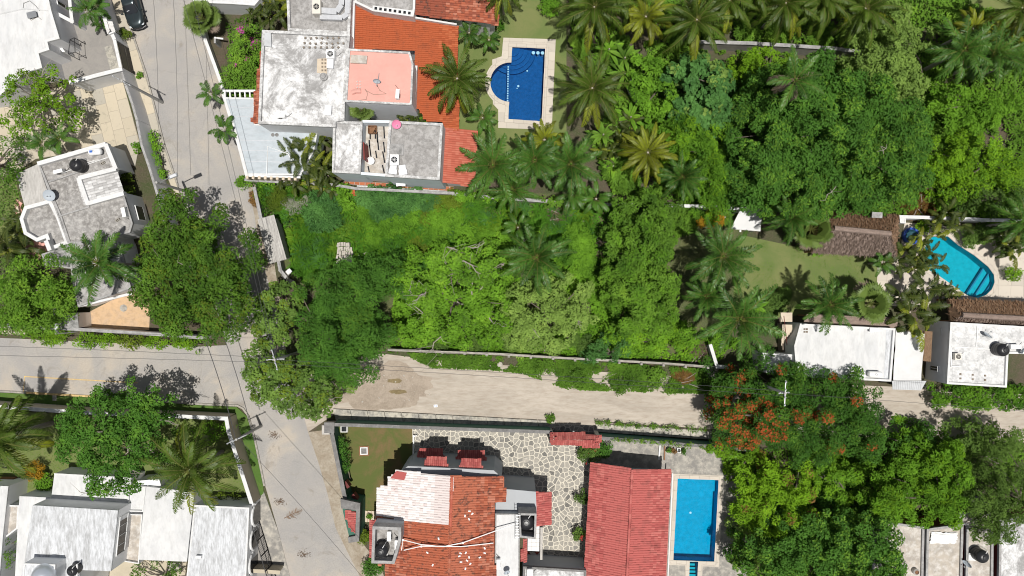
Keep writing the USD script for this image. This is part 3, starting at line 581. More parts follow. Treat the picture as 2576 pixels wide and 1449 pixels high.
def palm(name, label, px, py, h, mat, seed, n=18, L=3.2, llen=0.75, nl=38, el=(1.15, -0.1), bend=(1.3, 1.6), droop=0.55, tuft=0.0, width=0.08, shaft=None, gold=None, cat='palm tree', group=None, dry=0, crown_r=0.12, trunk_r=0.14, lean=0.0, stems=1, spread=0.0):
    """A feather palm whose crown stands at (px, py) of the survey sheet at height h."""
    rng = np.random.default_rng(seed + 70); w = W(px, py, h)
    t = thing(name, label, cat, (w[0], w[1], 0), group=group)
    for s in range(stems):
        off = np.array([0, 0, 0.0]) if stems == 1 else np.array([math.cos(s * 2.4), math.sin(s * 2.4), 0]) * spread * (0.35 + 0.65 * s / max(stems - 1, 1))
        hh = h * (1 if stems == 1 else rng.uniform(0.72, 1.0)); top = off * 1.0 + [0, 0, hh]
        b0 = off * 0.45 + np.array([lean * math.cos(seed), lean * math.sin(seed), 0])
        zs = np.linspace(0, 1, 6); tp = b0 + (top - b0) * zs[:, None] + np.c_[np.sin(zs * np.pi) * lean * 0.3, np.zeros((6, 2))]; tp[0, 2] = -0.1
        put(t, 'trunk', G().tube(tp, np.linspace(trunk_r * 1.35, trunk_r * 0.8, 6), 8), 'bark_pale')
        if shaft: put(t, 'crownshaft', G().tube([top - [0, 0, 0.15], top + [0, 0, 0.35], top + [0, 0, 0.75]], [trunk_r * 0.95, trunk_r * 0.9, trunk_r * 0.4], 8), shaft)
        nf = n if stems == 1 else max(int(n / stems), 5)
        for i in range(nf):
            q = (i + 0.5) / nf; yaw = i * 2.39996 + rng.normal(0, 0.16)
            e = el[0] + (el[1] - el[0]) * q + rng.normal(0, 0.09); bd = bend[0] + (bend[1] - bend[0]) * q + rng.normal(0, 0.12); l2 = L * (0.72 + 0.30 * min(1, q * 1.8)) * rng.uniform(0.9, 1.08)
            isdry = i >= nf - dry; m_ = ('frond_dry' if isdry else gold if gold and i % 4 == 3 and q > 0.5 else mat)
            rib, lf = frond_g(rng, l2, e - (0.7 if isdry else 0), bd, llen * rng.uniform(0.9, 1.1), nl, width, droop=droop * (1.5 if isdry else 1), tuft=tuft, twist=rng.normal(0, 0.22))
            o = top + np.array([math.cos(yaw), math.sin(yaw), 0]) * crown_r + [0, 0, 0.5 if shaft else 0.1]
            fr = put(t, 'frond', (rot(lf[0], yaw, o), lf[1]), m_); put(fr, 'midrib', (rot(rib[0], yaw, o), rib[1]), 'frond_dry' if isdry else 'midrib')
    return t
def fan_palm(name, label, px, py, h, seed, mat='frond_fan', n=16, r=0.75, pet=0.7, cat='palm tree', group=None, dry=2):
    rng = np.random.default_rng(seed + 7000); w = W(px, py, h); t = thing(name, label, cat, (w[0], w[1], 0), group=group)
    put(t, 'trunk', G().tube([[0, 0, -0.1], [0.03, 0.02, h * 0.5], [0, 0, h]], [0.17, 0.13, 0.12], 8), 'bark')
    for i in range(n):
        q = (i + 0.5) / n; yaw = i * 2.39996 + rng.normal(0, 0.15); e = 1.2 - 1.35 * q + rng.normal(0, 0.08)
        d = np.array([math.cos(e), 0, math.sin(e)]); hub = d * pet * rng.uniform(0.8, 1.15); rb = G().tube([[0, 0, 0], hub * 0.6 + [0, 0, 0.05], hub], [0.03, 0.022, 0.015], 4).get()
        m = 26; an = np.linspace(-2.35, 2.35, m) + rng.normal(0, 0.02, m); up = np.array([-math.sin(e), 0, math.cos(e)]); V, F = [], []
        for k, a in enumerate(an):
            dr = d * math.cos(a) + np.array([0, 1.0, 0]) * math.sin(a) - np.array([0, 0, 0.10]); rr = r * (1 - 0.08 * abs(a)) * rng.uniform(0.9, 1.06); sd = np.cross(dr, up); sd /= np.linalg.norm(sd)
            p1 = hub + dr * rr * 0.62 + up * (0.03 if k % 2 else -0.02); p2 = hub + dr * rr + np.array([0, 0, -0.16 * rr]); wd = rr * 0.62 * 0.15
            V += [hub, p1 - sd * wd, p1 + sd * wd, p2]; b = 4 * k; F += [[b, b + 2, b + 1], [b + 1, b + 2, b + 3]]
        o = np.array([0, 0, h + 0.05]); isdry = i >= n - dry
        fr = put(t, 'frond', (rot(np.array(V), yaw, o), np.array(F)), 'frond_dry' if isdry else mat); put(fr, 'midrib', (rot(rb[0], yaw, o), rb[1]), 'midrib')
    return t
def broad_plant(name, label, px, py, h, seed, mat='leaf_mid', n=12, L=1.4, wd=0.4, cat='plant', group=None):
    """Banana-like plant of broad paddle leaves."""
    rng = np.random.default_rng(seed + 5000); w = W(px, py, h); t = thing(name, label, cat, (w[0], w[1], 0), group=group)
    put(t, 'stem', G().tube([[0, 0, -0.1], [0, 0, h * 0.8]], [0.12, 0.07], 7), 'bark_pale')
    for i in range(n):
        q = (i + 0.5) / n; yaw = i * 2.39996 + rng.normal(0, 0.2); e = 1.25 - 1.0 * q; k = 7; l2 = L * rng.uniform(0.75, 1.15); p = [np.zeros(3)]
        for j in range(1, k): a = e - 1.3 * (j / k) ** 1.3; p.append(p[-1] + l2 / (k - 1) * np.array([math.cos(a), 0, math.sin(a)]))
        p = np.array(p); prof = np.array([0.08, 0.55, 0.9, 1.0, 0.9, 0.6, 0.05]) * wd / 2
        v = np.vstack([p + np.c_[np.zeros(k), prof, prof * 0.35], p, p + np.c_[np.zeros(k), -prof, prof * 0.35]]); f = []
        for j in range(k - 1):
            f += [[j, j + k, j + k + 1], [j, j + k + 1, j + 1], [j + k, j + 2 * k, j + 2 * k + 1], [j + k, j + 2 * k + 1, j + k + 1]]
        o = np.array([0, 0, h * 0.62]); lf = put(t, 'leaf', (rot(v, yaw, o), np.array(f)), mat); put(lf, 'midrib', (rot(G().tube(p + [0, 0, 0.012], np.linspace(0.022, 0.006, k), 4).get()[0], yaw, o), G().tube(p, 0.02, 4).get()[1]), 'midrib')
    return t

# ---------------------------------------------------------------- builders: fittings
def water_tank(label, px, py, z, r=0.55, h=1.35, group=None, mat='black_plastic'):
    w = W(px, py, z + h); t = thing('water_tank', label, 'water tank', (w[0], w[1], z), group=group)
    put(t, 'body', G().lathe([0, 0, 0], [(0, 0), (r * 0.96, 0.0), (r, 0.08), (r, h * 0.28), (r * 0.96, h * 0.31), (r, h * 0.34), (r, h * 0.52), (r * 0.96, h * 0.55), (r, h * 0.58), (r, h * 0.72), (r * 0.93, h * 0.8), (r * 0.6, h * 0.93), (r * 0.36, h * 0.97), (0, h * 0.97)], 26), mat, smooth=35)
    lid = put(t, 'lid', G().lathe([0, 0, h * 0.96], [(r * 0.34, 0), (r * 0.34, 0.06), (r * 0.28, 0.1), (0, 0.11)], 20), mat, smooth=35)
    put(t, 'inlet_pipe', G().tube([[r * 0.2, r * 0.5, h * 0.9], [r * 0.5, r * 0.95, h * 0.92], [r * 0.6, r * 1.08, h * 0.5], [r * 0.6, r * 1.08, 0.02]], 0.025, 6), 'white_plastic')
    return t
def ac_unit(label, px, py, z, yaw=0.0, size=(0.85, 0.34, 0.58), mat='white_plastic', group=None, topfan=False):
    w = W(px, py, z + size[2]); t = thing('air_conditioner', label, 'air conditioner', (w[0], w[1], z), yaw, group=group); x, y, h = size
    put(t, 'casing', G().box([0, 0, h / 2 + 0.06], [x, y, h]), mat)
    g = G(); [g.box([s * x * 0.36, 0, 0.03], [0.08, y * 0.95, 0.06]) for s in (-1, 1)]; put(t, 'foot', g, 'black_iron')
    if topfan:
        r = min(x, y) * 0.36; put(t, 'fan_grille', G().lathe([0, 0, h + 0.06], [(r, 0.002), (r, 0.035), (r * 0.9, 0.035), (r * 0.88, 0.006), (0, 0.006)], 20), 'window_dark')
        g = G(); [g.box([0, 0, h + 0.10], [2 * r * 0.98, 0.02, 0.012], k * math.pi / 4) for k in range(4)]; put(t, 'fan_guard', g, mat)
    else:
        r = h * 0.36; v, f = G().lathe([0, 0, 0], [(r, 0), (r, 0.03), (r * 0.88, 0.03), (0, 0.02)], 18).get()
        put(t, 'fan_grille', (np.c_[v[:, 0] - x * 0.12, -y / 2 - v[:, 2], v[:, 1] + h / 2 + 0.06], f), 'black_plastic')
    put(t, 'pipe', G().tube([[x / 2, 0, 0.2], [x / 2 + 0.12, 0, 0.16], [x / 2 + 0.2, 0.1, 0.03], [x / 2 + 0.5, 0.35, 0.02]], 0.02, 5), 'black_plastic')
    return t
def dish(label, px, py, z, yaw, r=0.36, mat='dish_grey', tilt=0.75, group=None):
    w = W(px, py, z + 0.5); t = thing('satellite_dish', label, 'satellite dish', (w[0], w[1], z), yaw, group=group)
    v, f = G().lathe([0, 0, 0], [(0, 0), (r * 0.5, 0.03), (r * 0.85, 0.10), (r, 0.15), (r * 1.01, 0.135), (r * 0.85, 0.08), (r * 0.5, 0.012), (0, -0.02)], 24).get()
    c, s = math.cos(tilt), math.sin(tilt); v = np.c_[v[:, 0], v[:, 1] * c - v[:, 2] * s, v[:, 1] * s + v[:, 2] * c] + [0, 0, 0.5]
    put(t, 'reflector', (v, f), mat, smooth=40)
    put(t, 'mast', G().tube([[0, 0.12, 0], [0, 0.12, 0.35], [0, 0.02, 0.47]], 0.025, 6), 'grey_metal')
    e = np.array([0, -s * 0.55, 0.5 + c * 0.5]); put(t, 'feed_arm', G().tube([[0, -r * 0.6 * c * 0.2, 0.42 - r * 0.4], e], 0.014, 5).box(e, [0.09, 0.09, 0.12]), 'grey_metal')
    return t
def gas_tank(label, px, py, z, yaw, L=1.25, r=0.32, mat='white_plastic', band=None, group=None):
    w = W(px, py, z + r * 2); t = thing('gas_tank', label, 'gas tank', (w[0], w[1], z), yaw, group=group)
    v, f = G().lathe([0, 0, 0], [(0, -L / 2), (r * 0.55, -L / 2 + 0.03), (r * 0.88, -L / 2 + 0.1), (r, -L / 2 + 0.24), (r, L / 2 - 0.24), (r * 0.88, L / 2 - 0.1), (r * 0.55, L / 2 - 0.03), (0, L / 2)], 22).get()
    put(t, 'vessel', (np.c_[v[:, 2], v[:, 0], v[:, 1] + r + 0.12], f), mat, smooth=40)
    for sx in (-1, 1): put(t, 'leg', G().box([sx * L * 0.28, 0, 0.1], [0.07, r * 1.3, 0.2]), 'grey_metal')
    put(t, 'valve_guard', G().lathe([0, 0, 2 * r + 0.1], [(0.1, 0), (0.1, 0.1), (0.085, 0.1), (0.085, 0)], 14), 'grey_metal')
    if band: put(t, 'band', G().box([-L * 0.2, 0, 2 * r + 0.122], [0.3, 0.22, 0.012]), band)
    return t
def pipe_run(name, label, pts3, r=0.025, mat='white_plastic', cat='pipe', sides=6):
    p = np.array(pts3, float); o = p[0].copy(); o[2] = 0
    t = thing(name, label, cat, o); put(t, 'run', G().tube(p - o, r, sides), mat); g = G()
    for q in p[1:-1][::3] if len(p) > 4 else p[1:-1]: g.box(q - o, [r * 3.2] * 3)
    if g.n: put(t, 'joint', g, mat)
    return t
def tile_awning(t, a, b, z, depth, drop, mat='tile_red', most=60):
    """A little lean-to tile roof on the wall face from a to b (outside on the right hand going a to b); part of thing t."""
    a = np.asarray(a[:2], float); b = np.asarray(b[:2], float); d = (b - a) / np.linalg.norm(b - a); n = np.array([d[1], -d[0]])
    P = [np.r_[a + n * 0.02, z], np.r_[b + n * 0.02, z], np.r_[b + n * depth - d * 0.25, z - drop], np.r_[a + n * depth + d * 0.25, z - drop]]
    aw = UsdGeom.Xform.Define(stage, numbered(str(t.GetPath()), 'awning')).GetPrim()
    zf = plane(P); put(aw, 'canopy', G().slab(Polygon([p[:2] for p in P]), lambda x, y: zf(x, y) - 0.005, 0.10), mat)
    tiles(aw, P, n, 0.19, 0.3, mat, 0.06, most=most)
    return aw
# ---------------------------------------------------------------- the setting: ground, roads, pavements, lawns
R = np.random.default_rng(5)
POOL1 = PG([(1288, 118), (1372, 122), (1363, 306), (1278, 300)]).union(Point(W(1283, 207)[:2]).buffer(2.0, 24))
POOL2 = PG([(1704, 1203), (1808, 1207), (1797, 1413), (1693, 1409)])
POOL2S = PG([(1734.5, 1411), (1756.5, 1412), (1753.5, 1475), (1731.5, 1475)])
POOL3 = PG([(2341, 594), (2384, 594), (2410, 616), (2452, 643), (2486, 671), (2500, 691), (2502, 710), (2495, 728), (2481, 742), (2460, 750), (2435, 745), (2421, 736), (2361, 694), (2335, 679), (2313, 663), (2322, 629)])
SPA = Point(W(2289, 594)[:2]).buffer(0.82, 24)
HOLES = unary_union([POOL1, POOL2, POOL2S.buffer(0.002), POOL3]).buffer(0.19)
ground('ground', sheet(Polygon([(-160, -120), (160, -120), (160, 120), (-160, 120)]).difference(HOLES), 0.0), 'soil')

ROAD_D = [(285, -80), (310, 0), (330, 65), (372, 190), (415, 360), (450, 470), (500, 640), (560, 830), (585, 930), (600, 1019), (628, 1045), (645, 1110), (668, 1225), (700, 1335), (742, 1500),
          (930, 1500), (880, 1400), (844, 1327), (824, 1242), (800, 1160), (775, 1087), (752, 1000), (720, 880), (690, 760), (655, 640), (640, 540), (618, 440), (600, 360), (560, 228), (510, 92), (485, 0), (462, -80)]
ROAD_W = [(-120, 842), (0, 850), (500, 872), (570, 868), (640, 880), (640, 1030), (600, 1019), (500, 1016), (250, 998), (57, 987), (-120, 978)]
road = PG(ROAD_D).union(PG(ROAD_W))
M('road_concrete', {'g': ('geometry', {}), 'n': ('noise_texture', {'scale': 0.22, 'detail': 7, 'roughness': 0.62, 'distortion': 0.5}),
    'r': ('rgb_ramp', {'ramp': [(0.38, (0.305, 0.293, 0.28)), (0.52, (0.345, 0.325, 0.30)), (0.64, (0.41, 0.365, 0.31))]}),
    'n2': ('noise_texture', {'scale': 11, 'detail': 4, 'roughness': 0.7}), 'r2': ('rgb_ramp', {'ramp': [(0.32, (0.80, 0.80, 0.80)), (0.7, (1.10, 1.10, 1.10))]}),
    'x': ('mix', {'mix_type': 'multiply', 'fac': 1.0}),
    'v': ('voronoi_texture', {'feature': 'distance_to_edge', 'scale': 0.13}), 'nd': ('noise_texture', {'scale': 1.3, 'detail': 5}), 'vm': ('mix', {'mix_type': 'add', 'fac': 0.8}),
    'r3': ('rgb_ramp', {'ramp': [(0.0, (0.16, 0.16, 0.16)), (0.008, (0, 0, 0))]}), 'x3': ('mix', {'color2': (0.13, 0.125, 0.12)}),
    'n4': ('noise_texture', {'scale': 0.5, 'detail': 8, 'roughness': 0.7, 'distortion': 1.0}), 'r4': ('rgb_ramp', {'ramp': [(0.58, (0, 0, 0)), (0.68, (0.6, 0.6, 0.6))]}), 'x4': ('mix', {'color2': (0.22, 0.195, 0.165)}),
    'p': ('principled_bsdf', {'roughness': 0.85, 'specular_ior_level': 0.2})},
  [('g.position', 'n.vector'), ('n.fac', 'r.fac'), ('g.position', 'n2.vector'), ('n2.fac', 'r2.fac'), ('r.color', 'x.color1'), ('r2.color', 'x.color2'),
   ('g.position', 'nd.vector'), ('g.position', 'vm.color1'), ('nd.color', 'vm.color2'), ('vm.color', 'v.vector'), ('v.distance', 'r3.fac'), ('x.color', 'x3.color1'), ('r3.color', 'x3.fac'),
   ('g.position', 'n4.vector'), ('n4.fac', 'r4.fac'), ('r4.color', 'x4.fac'), ('x3.color', 'x4.color1'), ('x4.color', 'p.base_color')])
ground('road', sheet(road, 0.012), 'road_concrete')
ground('dirt_road', sheet(PG([(752, 1000), (735, 930), (850, 905), (965, 890), (1090, 905), (1420, 930), (1760, 950), (1900, 960), (2230, 972), (2700, 1000), (2700, 1118), (2230, 1098), (1800, 1098), (1500, 1075), (1390, 1068), (850, 1036), (775, 1087)]), 0.008), 'sand_road')
def blob(cx, cy, rx, ry, seed, n=90, a=0.0, rough=0.55):
    w = W(cx, cy); th = np.linspace(0, 2 * np.pi, n, endpoint=False); r = 1 + rough * (meshkit.fbm(np.c_[np.cos(th) * 2.2 + seed, np.sin(th) * 2.2, np.full(n, seed * 1.7)], 4) * 2 - 1)
    x, y = np.cos(th) * rx * r, np.sin(th) * ry * r; return Polygon(np.c_[w[0] + x * math.cos(a) - y * math.sin(a), w[1] + x * math.sin(a) + y * math.cos(a)])
ground('damp_ground', sheet(blob(985, 965, 4.2, 2.0, 3, a=-0.1).union(blob(905, 985, 3.2, 1.7, 4)).union(blob(960, 1015, 3.0, .7, 9)), 0.016), 'wet_sand')
ground('puddle_mud', sheet(blob(995, 958, 0.9, 0.32, 5).union(blob(1003, 985, 1.1, 0.28, 7)), 0.020), 'wet_sand')
tag(solo('puddle', sheet(blob(993, 958, 0.7, 0.25, 6), 0.024), 'puddle', 'pale brown puddle on the sandy road by the big dark green tree', 'puddle'))
tag(solo('puddle', sheet(blob(1003, 985, 0.9, 0.22, 8), 0.024), 'puddle', 'lower greenish puddle on the sandy road, nearer the green wall', 'puddle'))
# dirt along the road's right side
ground('verge', sheet(PG([(775, 1087), (800, 1160), (824, 1242), (844, 1327), (880, 1400), (930, 1500), (985, 1500), (955, 1420), (915, 1370), (880, 1330), (865, 1250), (832, 1080)]), 0.016), 'dirt_verge')
ground('verge_upper', sheet(PG([(462, -80), (485, 0), (510, 92), (560, 228), (600, 360), (618, 440), (640, 540), (655, 640), (690, 760), (720, 880), (705, 760), (690, 660), (672, 560), (640, 455), (628, 440), (608, 360), (566, 228), (520, 92), (497, 0), (480, -80)]).intersection(Polygon([(-60, -40), (60, -40), (60, 60), (-60, 60)])), 0.016), 'dirt_verge')
SW = PG([(262, -80), (283, 0), (300, 80), (350, 232), (395, 362), (420, 440), (440, 490), (454, 488), (448, 470), (411, 360), (368, 190), (326, 65), (306, 0), (281, -80)])
sw = thing('pavement', None, None); sw.SetCustomDataByKey('kind', 'structure')
put(sw, 'bed', G().prism(SW, -0.05, 0.10), 'kerb')
pieces(sw, [p for p in pick(grid_polys(inset(SW, 0.02), math.atan2(-362, 112) , 2.2, 1.2))], 0.102, 0.03, 'slab_piece', 'slab', R, gap=0.006)
put(sw, 'kerb', G().prism(LineString(PW([(283, -80), (308, 0), (328, 65), (370, 190), (413, 360), (450, 470)])).buffer(0.07, cap_style=2), -0.05, 0.145), 'kerb')
# green verge by the white wall with its kerb
VG = PG([(-120, 982), (57, 990), (250, 1001), (500, 1019), (596, 1023), (622, 1047), (640, 1110), (663, 1222), (664, 1240), (640, 1262), (575, 1055), (-120, 1015)])
ground('grass_verge', G().prism(VG, -0.05, 0.10), 'lawn_verge')
k = thing('kerb', None, None); k.SetCustomDataByKey('kind', 'structure')
kl = LineString(PW([(-120, 978), (57, 987), (250, 998), (500, 1016), (598, 1020), (612, 1027), (625, 1045), (643, 1110), (666, 1222)]))
nseg = int(kl.length / 1.5)
for i in range(nseg):
    a, b = kl.length * i / nseg, kl.length * (i + 1) / nseg - 0.015; sg = shapely.ops.substring(kl, a, b); x = sg.centroid.x
    y = W(57, 987)[0] < x < W(290, 998)[0]
    put(k, 'kerb_stone', G().prism(sg.buffer(0.09 + 0.001 * (i % 3), cap_style=2), -0.05, 0.14 + 0.003 * (i % 2)), 'yellow_line' if y else 'kerb')
put(k, 'inspection_slab', G().prism(PG([(134, 994), (144.5, 994.6), (144, 1008), (133.5, 1007.5)]), 0.0, 0.125), 'ledge')
g = G(); LN = [(62, 947), (130, 951), (290, 960), (345, 963)]
ground('bay_line', sheet(LineString(PW(LN)).buffer(0.055).union(LineString(PW([(62, 947), (59, 985)])).buffer(0.045)), 0.018), 'yellow_line')
# lawns, courts
ground('pool_lawn', sheet(PG([(1120, -60), (1425, -60), (1425, 440), (1130, 440)]).difference(HOLES), 0.006), 'lawn')
ground('back_lawn', sheet(PG([(1860, 590), (2045, 630), (2225, 640), (2215, 720), (2195, 770), (1950, 800), (1840, 790)]), 0.006), 'lawn')
ground('far_lawn', sheet(PG([(2300, -60), (2580, -60), (2580, 60), (2480, 80), (2330, 80)]), 0.006), 'lawn')
ground('street_garden', sheet(PG([(-120, 1030), (575, 1056), (632, 1270), (-120, 1235)]), 0.006), 'lawn')
ground('front_lawn', sheet(PG([(838, 1072), (1037, 1078), (1037, 1140), (1000, 1310), (898, 1310), (868, 1250)]), 0.006), 'lawn_dry')
ground('side_lawn', sheet(PG([(-120, 455), (40, 455), (62, 560), (70, 600), (-120, 600)]), 0.006), 'lawn')
ground('vacant_lot', sheet(PG([(640, 462), (1540, 492), (1860, 530), (1890, 760), (1800, 905), (975, 880), (720, 690)]), 0.004), 'litter')
ground('gravel_court', sheet(PG([(100, 60), (190, 20), (265, 20), (304, 176), (170, 212), (100, 190)]), 0.006), 'gravel')
PT = PG([(-120, 290), (0, 262), (70, 246), (175, 210), (302, 178), (352, 360), (340, 420), (265, 372), (90, 400), (30, 440), (-120, 460)])
pt = thing('patio', None, None); pt.SetCustomDataByKey('kind', 'structure')
put(pt, 'bed', sheet(PT, 0.006), 'kerb')
pieces(pt, pick(grid_polys(PT.intersection(PG([(-60, 200), (360, 170), (360, 470), (-60, 470)])), -1.33, 1.9, 1.12, 0.5)), 0.007, 0.03, 'slab_piece', 'slab', R, gap=0.008)
ground('gate_slab', G().prism(PG([(263, 119), (280, 113), (302, 172), (279, 178)]), -0.02, 0.03), 'ledge')
ground('peach_patio', sheet(PG([(195, 800), (330, 730), (380, 745), (375, 830), (205, 826)]), 0.010), 'peach_floor')
ground('peach_terrace', sheet(PG([(40, 500), (62, 515), (64, 600), (130, 600), (130, 640), (80, 680), (60, 650), (48, 590), (36, 520)]), 0.010), 'roof_pink')
ground('neighbour_yard', sheet(PG([(0, 810), (75, 815), (75, 842), (0, 840)]), 0.010), 'patio_slab')
# crazy paving court
CP = PG([(1037, 1078), (1300, 1086), (1385, 1090), (1398, 1066), (1500, 1070), (1500, 1100), (1488, 1165), (1474, 1430), (1330, 1430), (1330, 1300), (1240, 1300), (1240, 1180), (1037, 1160)])
cp = thing('stone_paving', None, None); cp.SetCustomDataByKey('kind', 'structure')
put(cp, 'mortar', sheet(CP, 0.010), 'mortar')
pieces(cp, [q.buffer(-0.055).buffer(0.012) for q in pick(voronoi_polys(CP, 0.50, R))], 0.011, 0.026, 'slate_stone', 'stone', R)
ground('pool_terrace', sheet(PG([(1498, 1096), (1660, 1112), (1870, 1132), (1900, 1250), (1890, 1500), (1474, 1500), (1480, 1165)]).difference(HOLES), 0.008), 'terrace_concrete')
# raised concrete footway along the green wall, in cast lengths
lg = thing('footway', None, None); lg.SetCustomDataByKey('kind', 'structure')
for (a, b, c, d) in (((838, 1029), (1396, 1059.5), (1398, 1078), (846, 1062)), ((1499, 1066), (1880, 1090), (1880, 1112), (1501, 1086))):
    for i in range(13 if a[0] < 1000 else 8):
        n = 13 if a[0] < 1000 else 8; u, v = i / n, (i + 1) / n - 0.002; L_ = lambda p, q_, s: (p[0] + (q_[0] - p[0]) * s, p[1] + (q_[1] - p[1]) * s)
        put(lg, 'cast_length', G().prism(PG([L_(a, b, u), L_(a, b, v), L_(d, c, v), L_(d, c, u)], 0.25), -0.05, 0.25 + 0.004 * (i % 3)), 'ledge')
# driveway by the lattice gate
ground('gate_driveway', G().prism(PG([(640, 1262), (664, 1236), (700, 1335), (740, 1490), (706, 1490), (676, 1380)]), -0.05, 0.07), 'terrace_concrete')
ground('gate_court', sheet(PG([(618, 1270), (640, 1262), (706, 1490), (610, 1490)]), 0.010), 'gravel')

# ---------------------------------------------------------------- pools
def pool(name, label, P, depth, tile, deckP, deckmat, deckpiece, rim=0.18, wz=-0.10, dw=0.9):
    c = P.centroid; t = thing(name, label, 'swimming pool')
    put(t, 'floor', sheet(P.buffer(0.05), -depth), tile)
    ring = P.buffer(0.16).difference(P); put(t, 'basin_wall', G().prism(ring, -depth - 0.05, -0.012), tile)
    put(t, 'water', sheet(P.buffer(0.04), wz), 'water')
    cop = P.buffer(0.34, join_style=2).difference(P.buffer(-0.03)); parts = []
    cx = cop.bounds
    for q in pick(grid_polys(Polygon([(cx[0], cx[1]), (cx[2], cx[1]), (cx[2], cx[3]), (cx[0], cx[3])]), -0.04, 1.0, 1.0)):
        x = q.intersection(cop); parts += [y for y in getattr(x, 'geoms', [x]) if y.geom_type == 'Polygon']
    pieces(t, parts, -0.010, 0.075, deckpiece, 'coping_stone', R, gap=0.004)
    dk = deckP.difference(P.buffer(0.342, join_style=2))
    put(t, 'deck', G().prism(dk, -0.05, 0.03), 'kerb')
    dk2 = []
    b = dk.bounds
    for q in pick(grid_polys(Polygon([(b[0], b[1]), (b[2], b[1]), (b[2], b[3]), (b[0], b[3])]), -0.04, 1.25, dw)):
        x = q.intersection(dk); dk2 += [y for y in getattr(x, 'geoms', [x]) if y.geom_type == 'Polygon']
    pieces(t, dk2, 0.032, 0.02, deckpiece, 'deck_slab', R, gap=0.004)
    return t
D1 = PG([(1266, 95), (1398, 99), (1388, 327), (1253, 322), (1253, 276), (1240, 262), (1238, 150), (1262, 142)]).union(Point(W(1283, 207)[:2]).buffer(2.52, 24).intersection(PG([(1200, 100), (1290, 100), (1290, 320), (1200, 320)])))
p1 = pool('swimming_pool', 'deep blue tiled pool with a round bay on its left side', POOL1, 1.35, 'blue_floor_tile', D1, 'pool_deck', 'deck_piece')
for i in range(15):                                     # pale round stepping lights on the sill of the bay
    w = W(1278.5 - i * 0.12, 166 + i * 6.1); put(p1, 'sill_stone', G().lathe([w[0], w[1], -0.32], [(0.0, 0.0), (0.085, 0.0), (0.085, 0.05), (0.06, 0.07), (0, 0.07)], 12), 'pool_pale')
put(p1, 'bay_sill', G().prism(LineString(PW([(1280, 160), (1277, 256)])).buffer(0.16, cap_style=2).intersection(POOL1), -0.9, -0.33), 'blue_floor_tile')
for (x, y) in ((1342, 130), (1353.5, 130.3), (1365, 130.6)):
    w = W(x, y); put(p1, 'stool', G().lathe([w[0], w[1], -1.34], [(0.08, 0), (0.08, 0.95), (0.17, 0.96), (0.17, 1.04), (0, 1.05)], 16), 'pool_pale')
o = W(1288, 119)
for i, r in enumerate((2.4, 2.0, 1.6, 1.2, 0.8)):
    put(p1, 'step', G().prism(Point(o[:2]).buffer(r, 24).intersection(inset(POOL1, 0.003)), -1.34, -1.0 + i * 0.16), 'blue_floor_tile')
for (x, y, r) in ((1327, 168, 0.09), (1304, 207, 0.12), (1301, 213, 0.06)):
    w = W(x, y); put(p1, 'floor_light', G().lathe([w[0], w[1], -1.34], [(r, 0), (r * 0.9, 0.03), (0, 0.04)], 14), 'pool_pale')
D2 = PG([(1693, 1191), (1820, 1196), (1808, 1426), (1767, 1424), (1765, 1500), (1721, 1500), (1723, 1422), (1680, 1421)])
p2 = pool('swimming_pool', 'bright blue lap pool beside the red-roofed pool house', POOL2.union(POOL2S).buffer(0.001), 1.3, 'cyan_floor', D2, 'pool_deck', 'deck_piece')
put(p2, 'shelf', G().prism(PG([(1704, 1204), (1807.5, 1208), (1806, 1242), (1702, 1239)]), -1.29, -0.85), 'cyan_floor')
for i in range(9):
    y = 1409 + i * 8; put(p2, 'step', G().prism(PG([(1734.7, y), (1756.2, y + 0.8), (1756, y + 6.2), (1734.5, y + 5.4)]), -1.29, -1.05 + i * 0.11), 'turquoise_floor')
w = W(1745, 1300); put(p2, 'floor_drain', G().lathe([w[0], w[1], -1.29], [(0.12, 0), (0.11, 0.03), (0, 0.04)], 14), 'pool_pale')
D3 = PG([(2208, 650), (2262, 644), (2275, 560), (2330, 562), (2420, 575), (2600, 600), (2600, 775), (2225, 770), (2205, 720)]).difference(SPA)
p3 = pool('swimming_pool', 'turquoise pool with a rounded end and steps beside the thatched roof', POOL3, 1.3, 'turquoise_floor', D3, 'pool_deck_peach', 'deck_piece', dw=1.4)
A_, B_ = W(2487, 678)[:2], W(2446, 742)[:2]; dd = (B_ - A_) / np.linalg.norm(B_ - A_); nn = np.array([-dd[1], dd[0]])
for i in range(3):
    off = nn * (0.0 + 0.62 * i); q = Polygon([A_ + off - dd * 4, B_ + off + dd * 4, B_ + off + dd * 4 + nn * 5, A_ + off - dd * 4 + nn * 5]).intersection(inset(POOL3, 0.004))
    put(p3, 'step', G().prism(q, -1.29, -0.9 + i * 0.25), 'turquoise_floor')
for c in (-0.14,):
    for i in range(3):
        off = nn * (0.0 + 0.62 * i); put(p3, 'step_edge', G().prism(LineString([A_ + off - dd * 3, B_ + off + dd * 3]).buffer(0.07, cap_style=2).intersection(inset(POOL3, 0.006)), -1.2, -0.896 + i * 0.25), 'step_line')
sp = thing('spa_tub', 'round spa tub with a blue tiled rim by the thatched roof', 'spa', (*W(2289, 594)[:2], 0))
put(sp, 'rim', G().lathe([0, 0, 0], [(0.84, -0.05), (0.86, 0.35), (0.84, 0.40), (0.64, 0.40), (0.62, 0.35), (0.62, 0.1)], 28), 'spa_blue', smooth=35)
put(sp, 'basin', G().lathe([0, 0, 0], [(0.62, 0.28), (0.45, 0.12), (0, 0.08)], 28), 'spa_dark'); put(sp, 'water', G().lathe([0, 0, 0], [(0.625, 0.26), (0, 0.262)], 28), 'water')
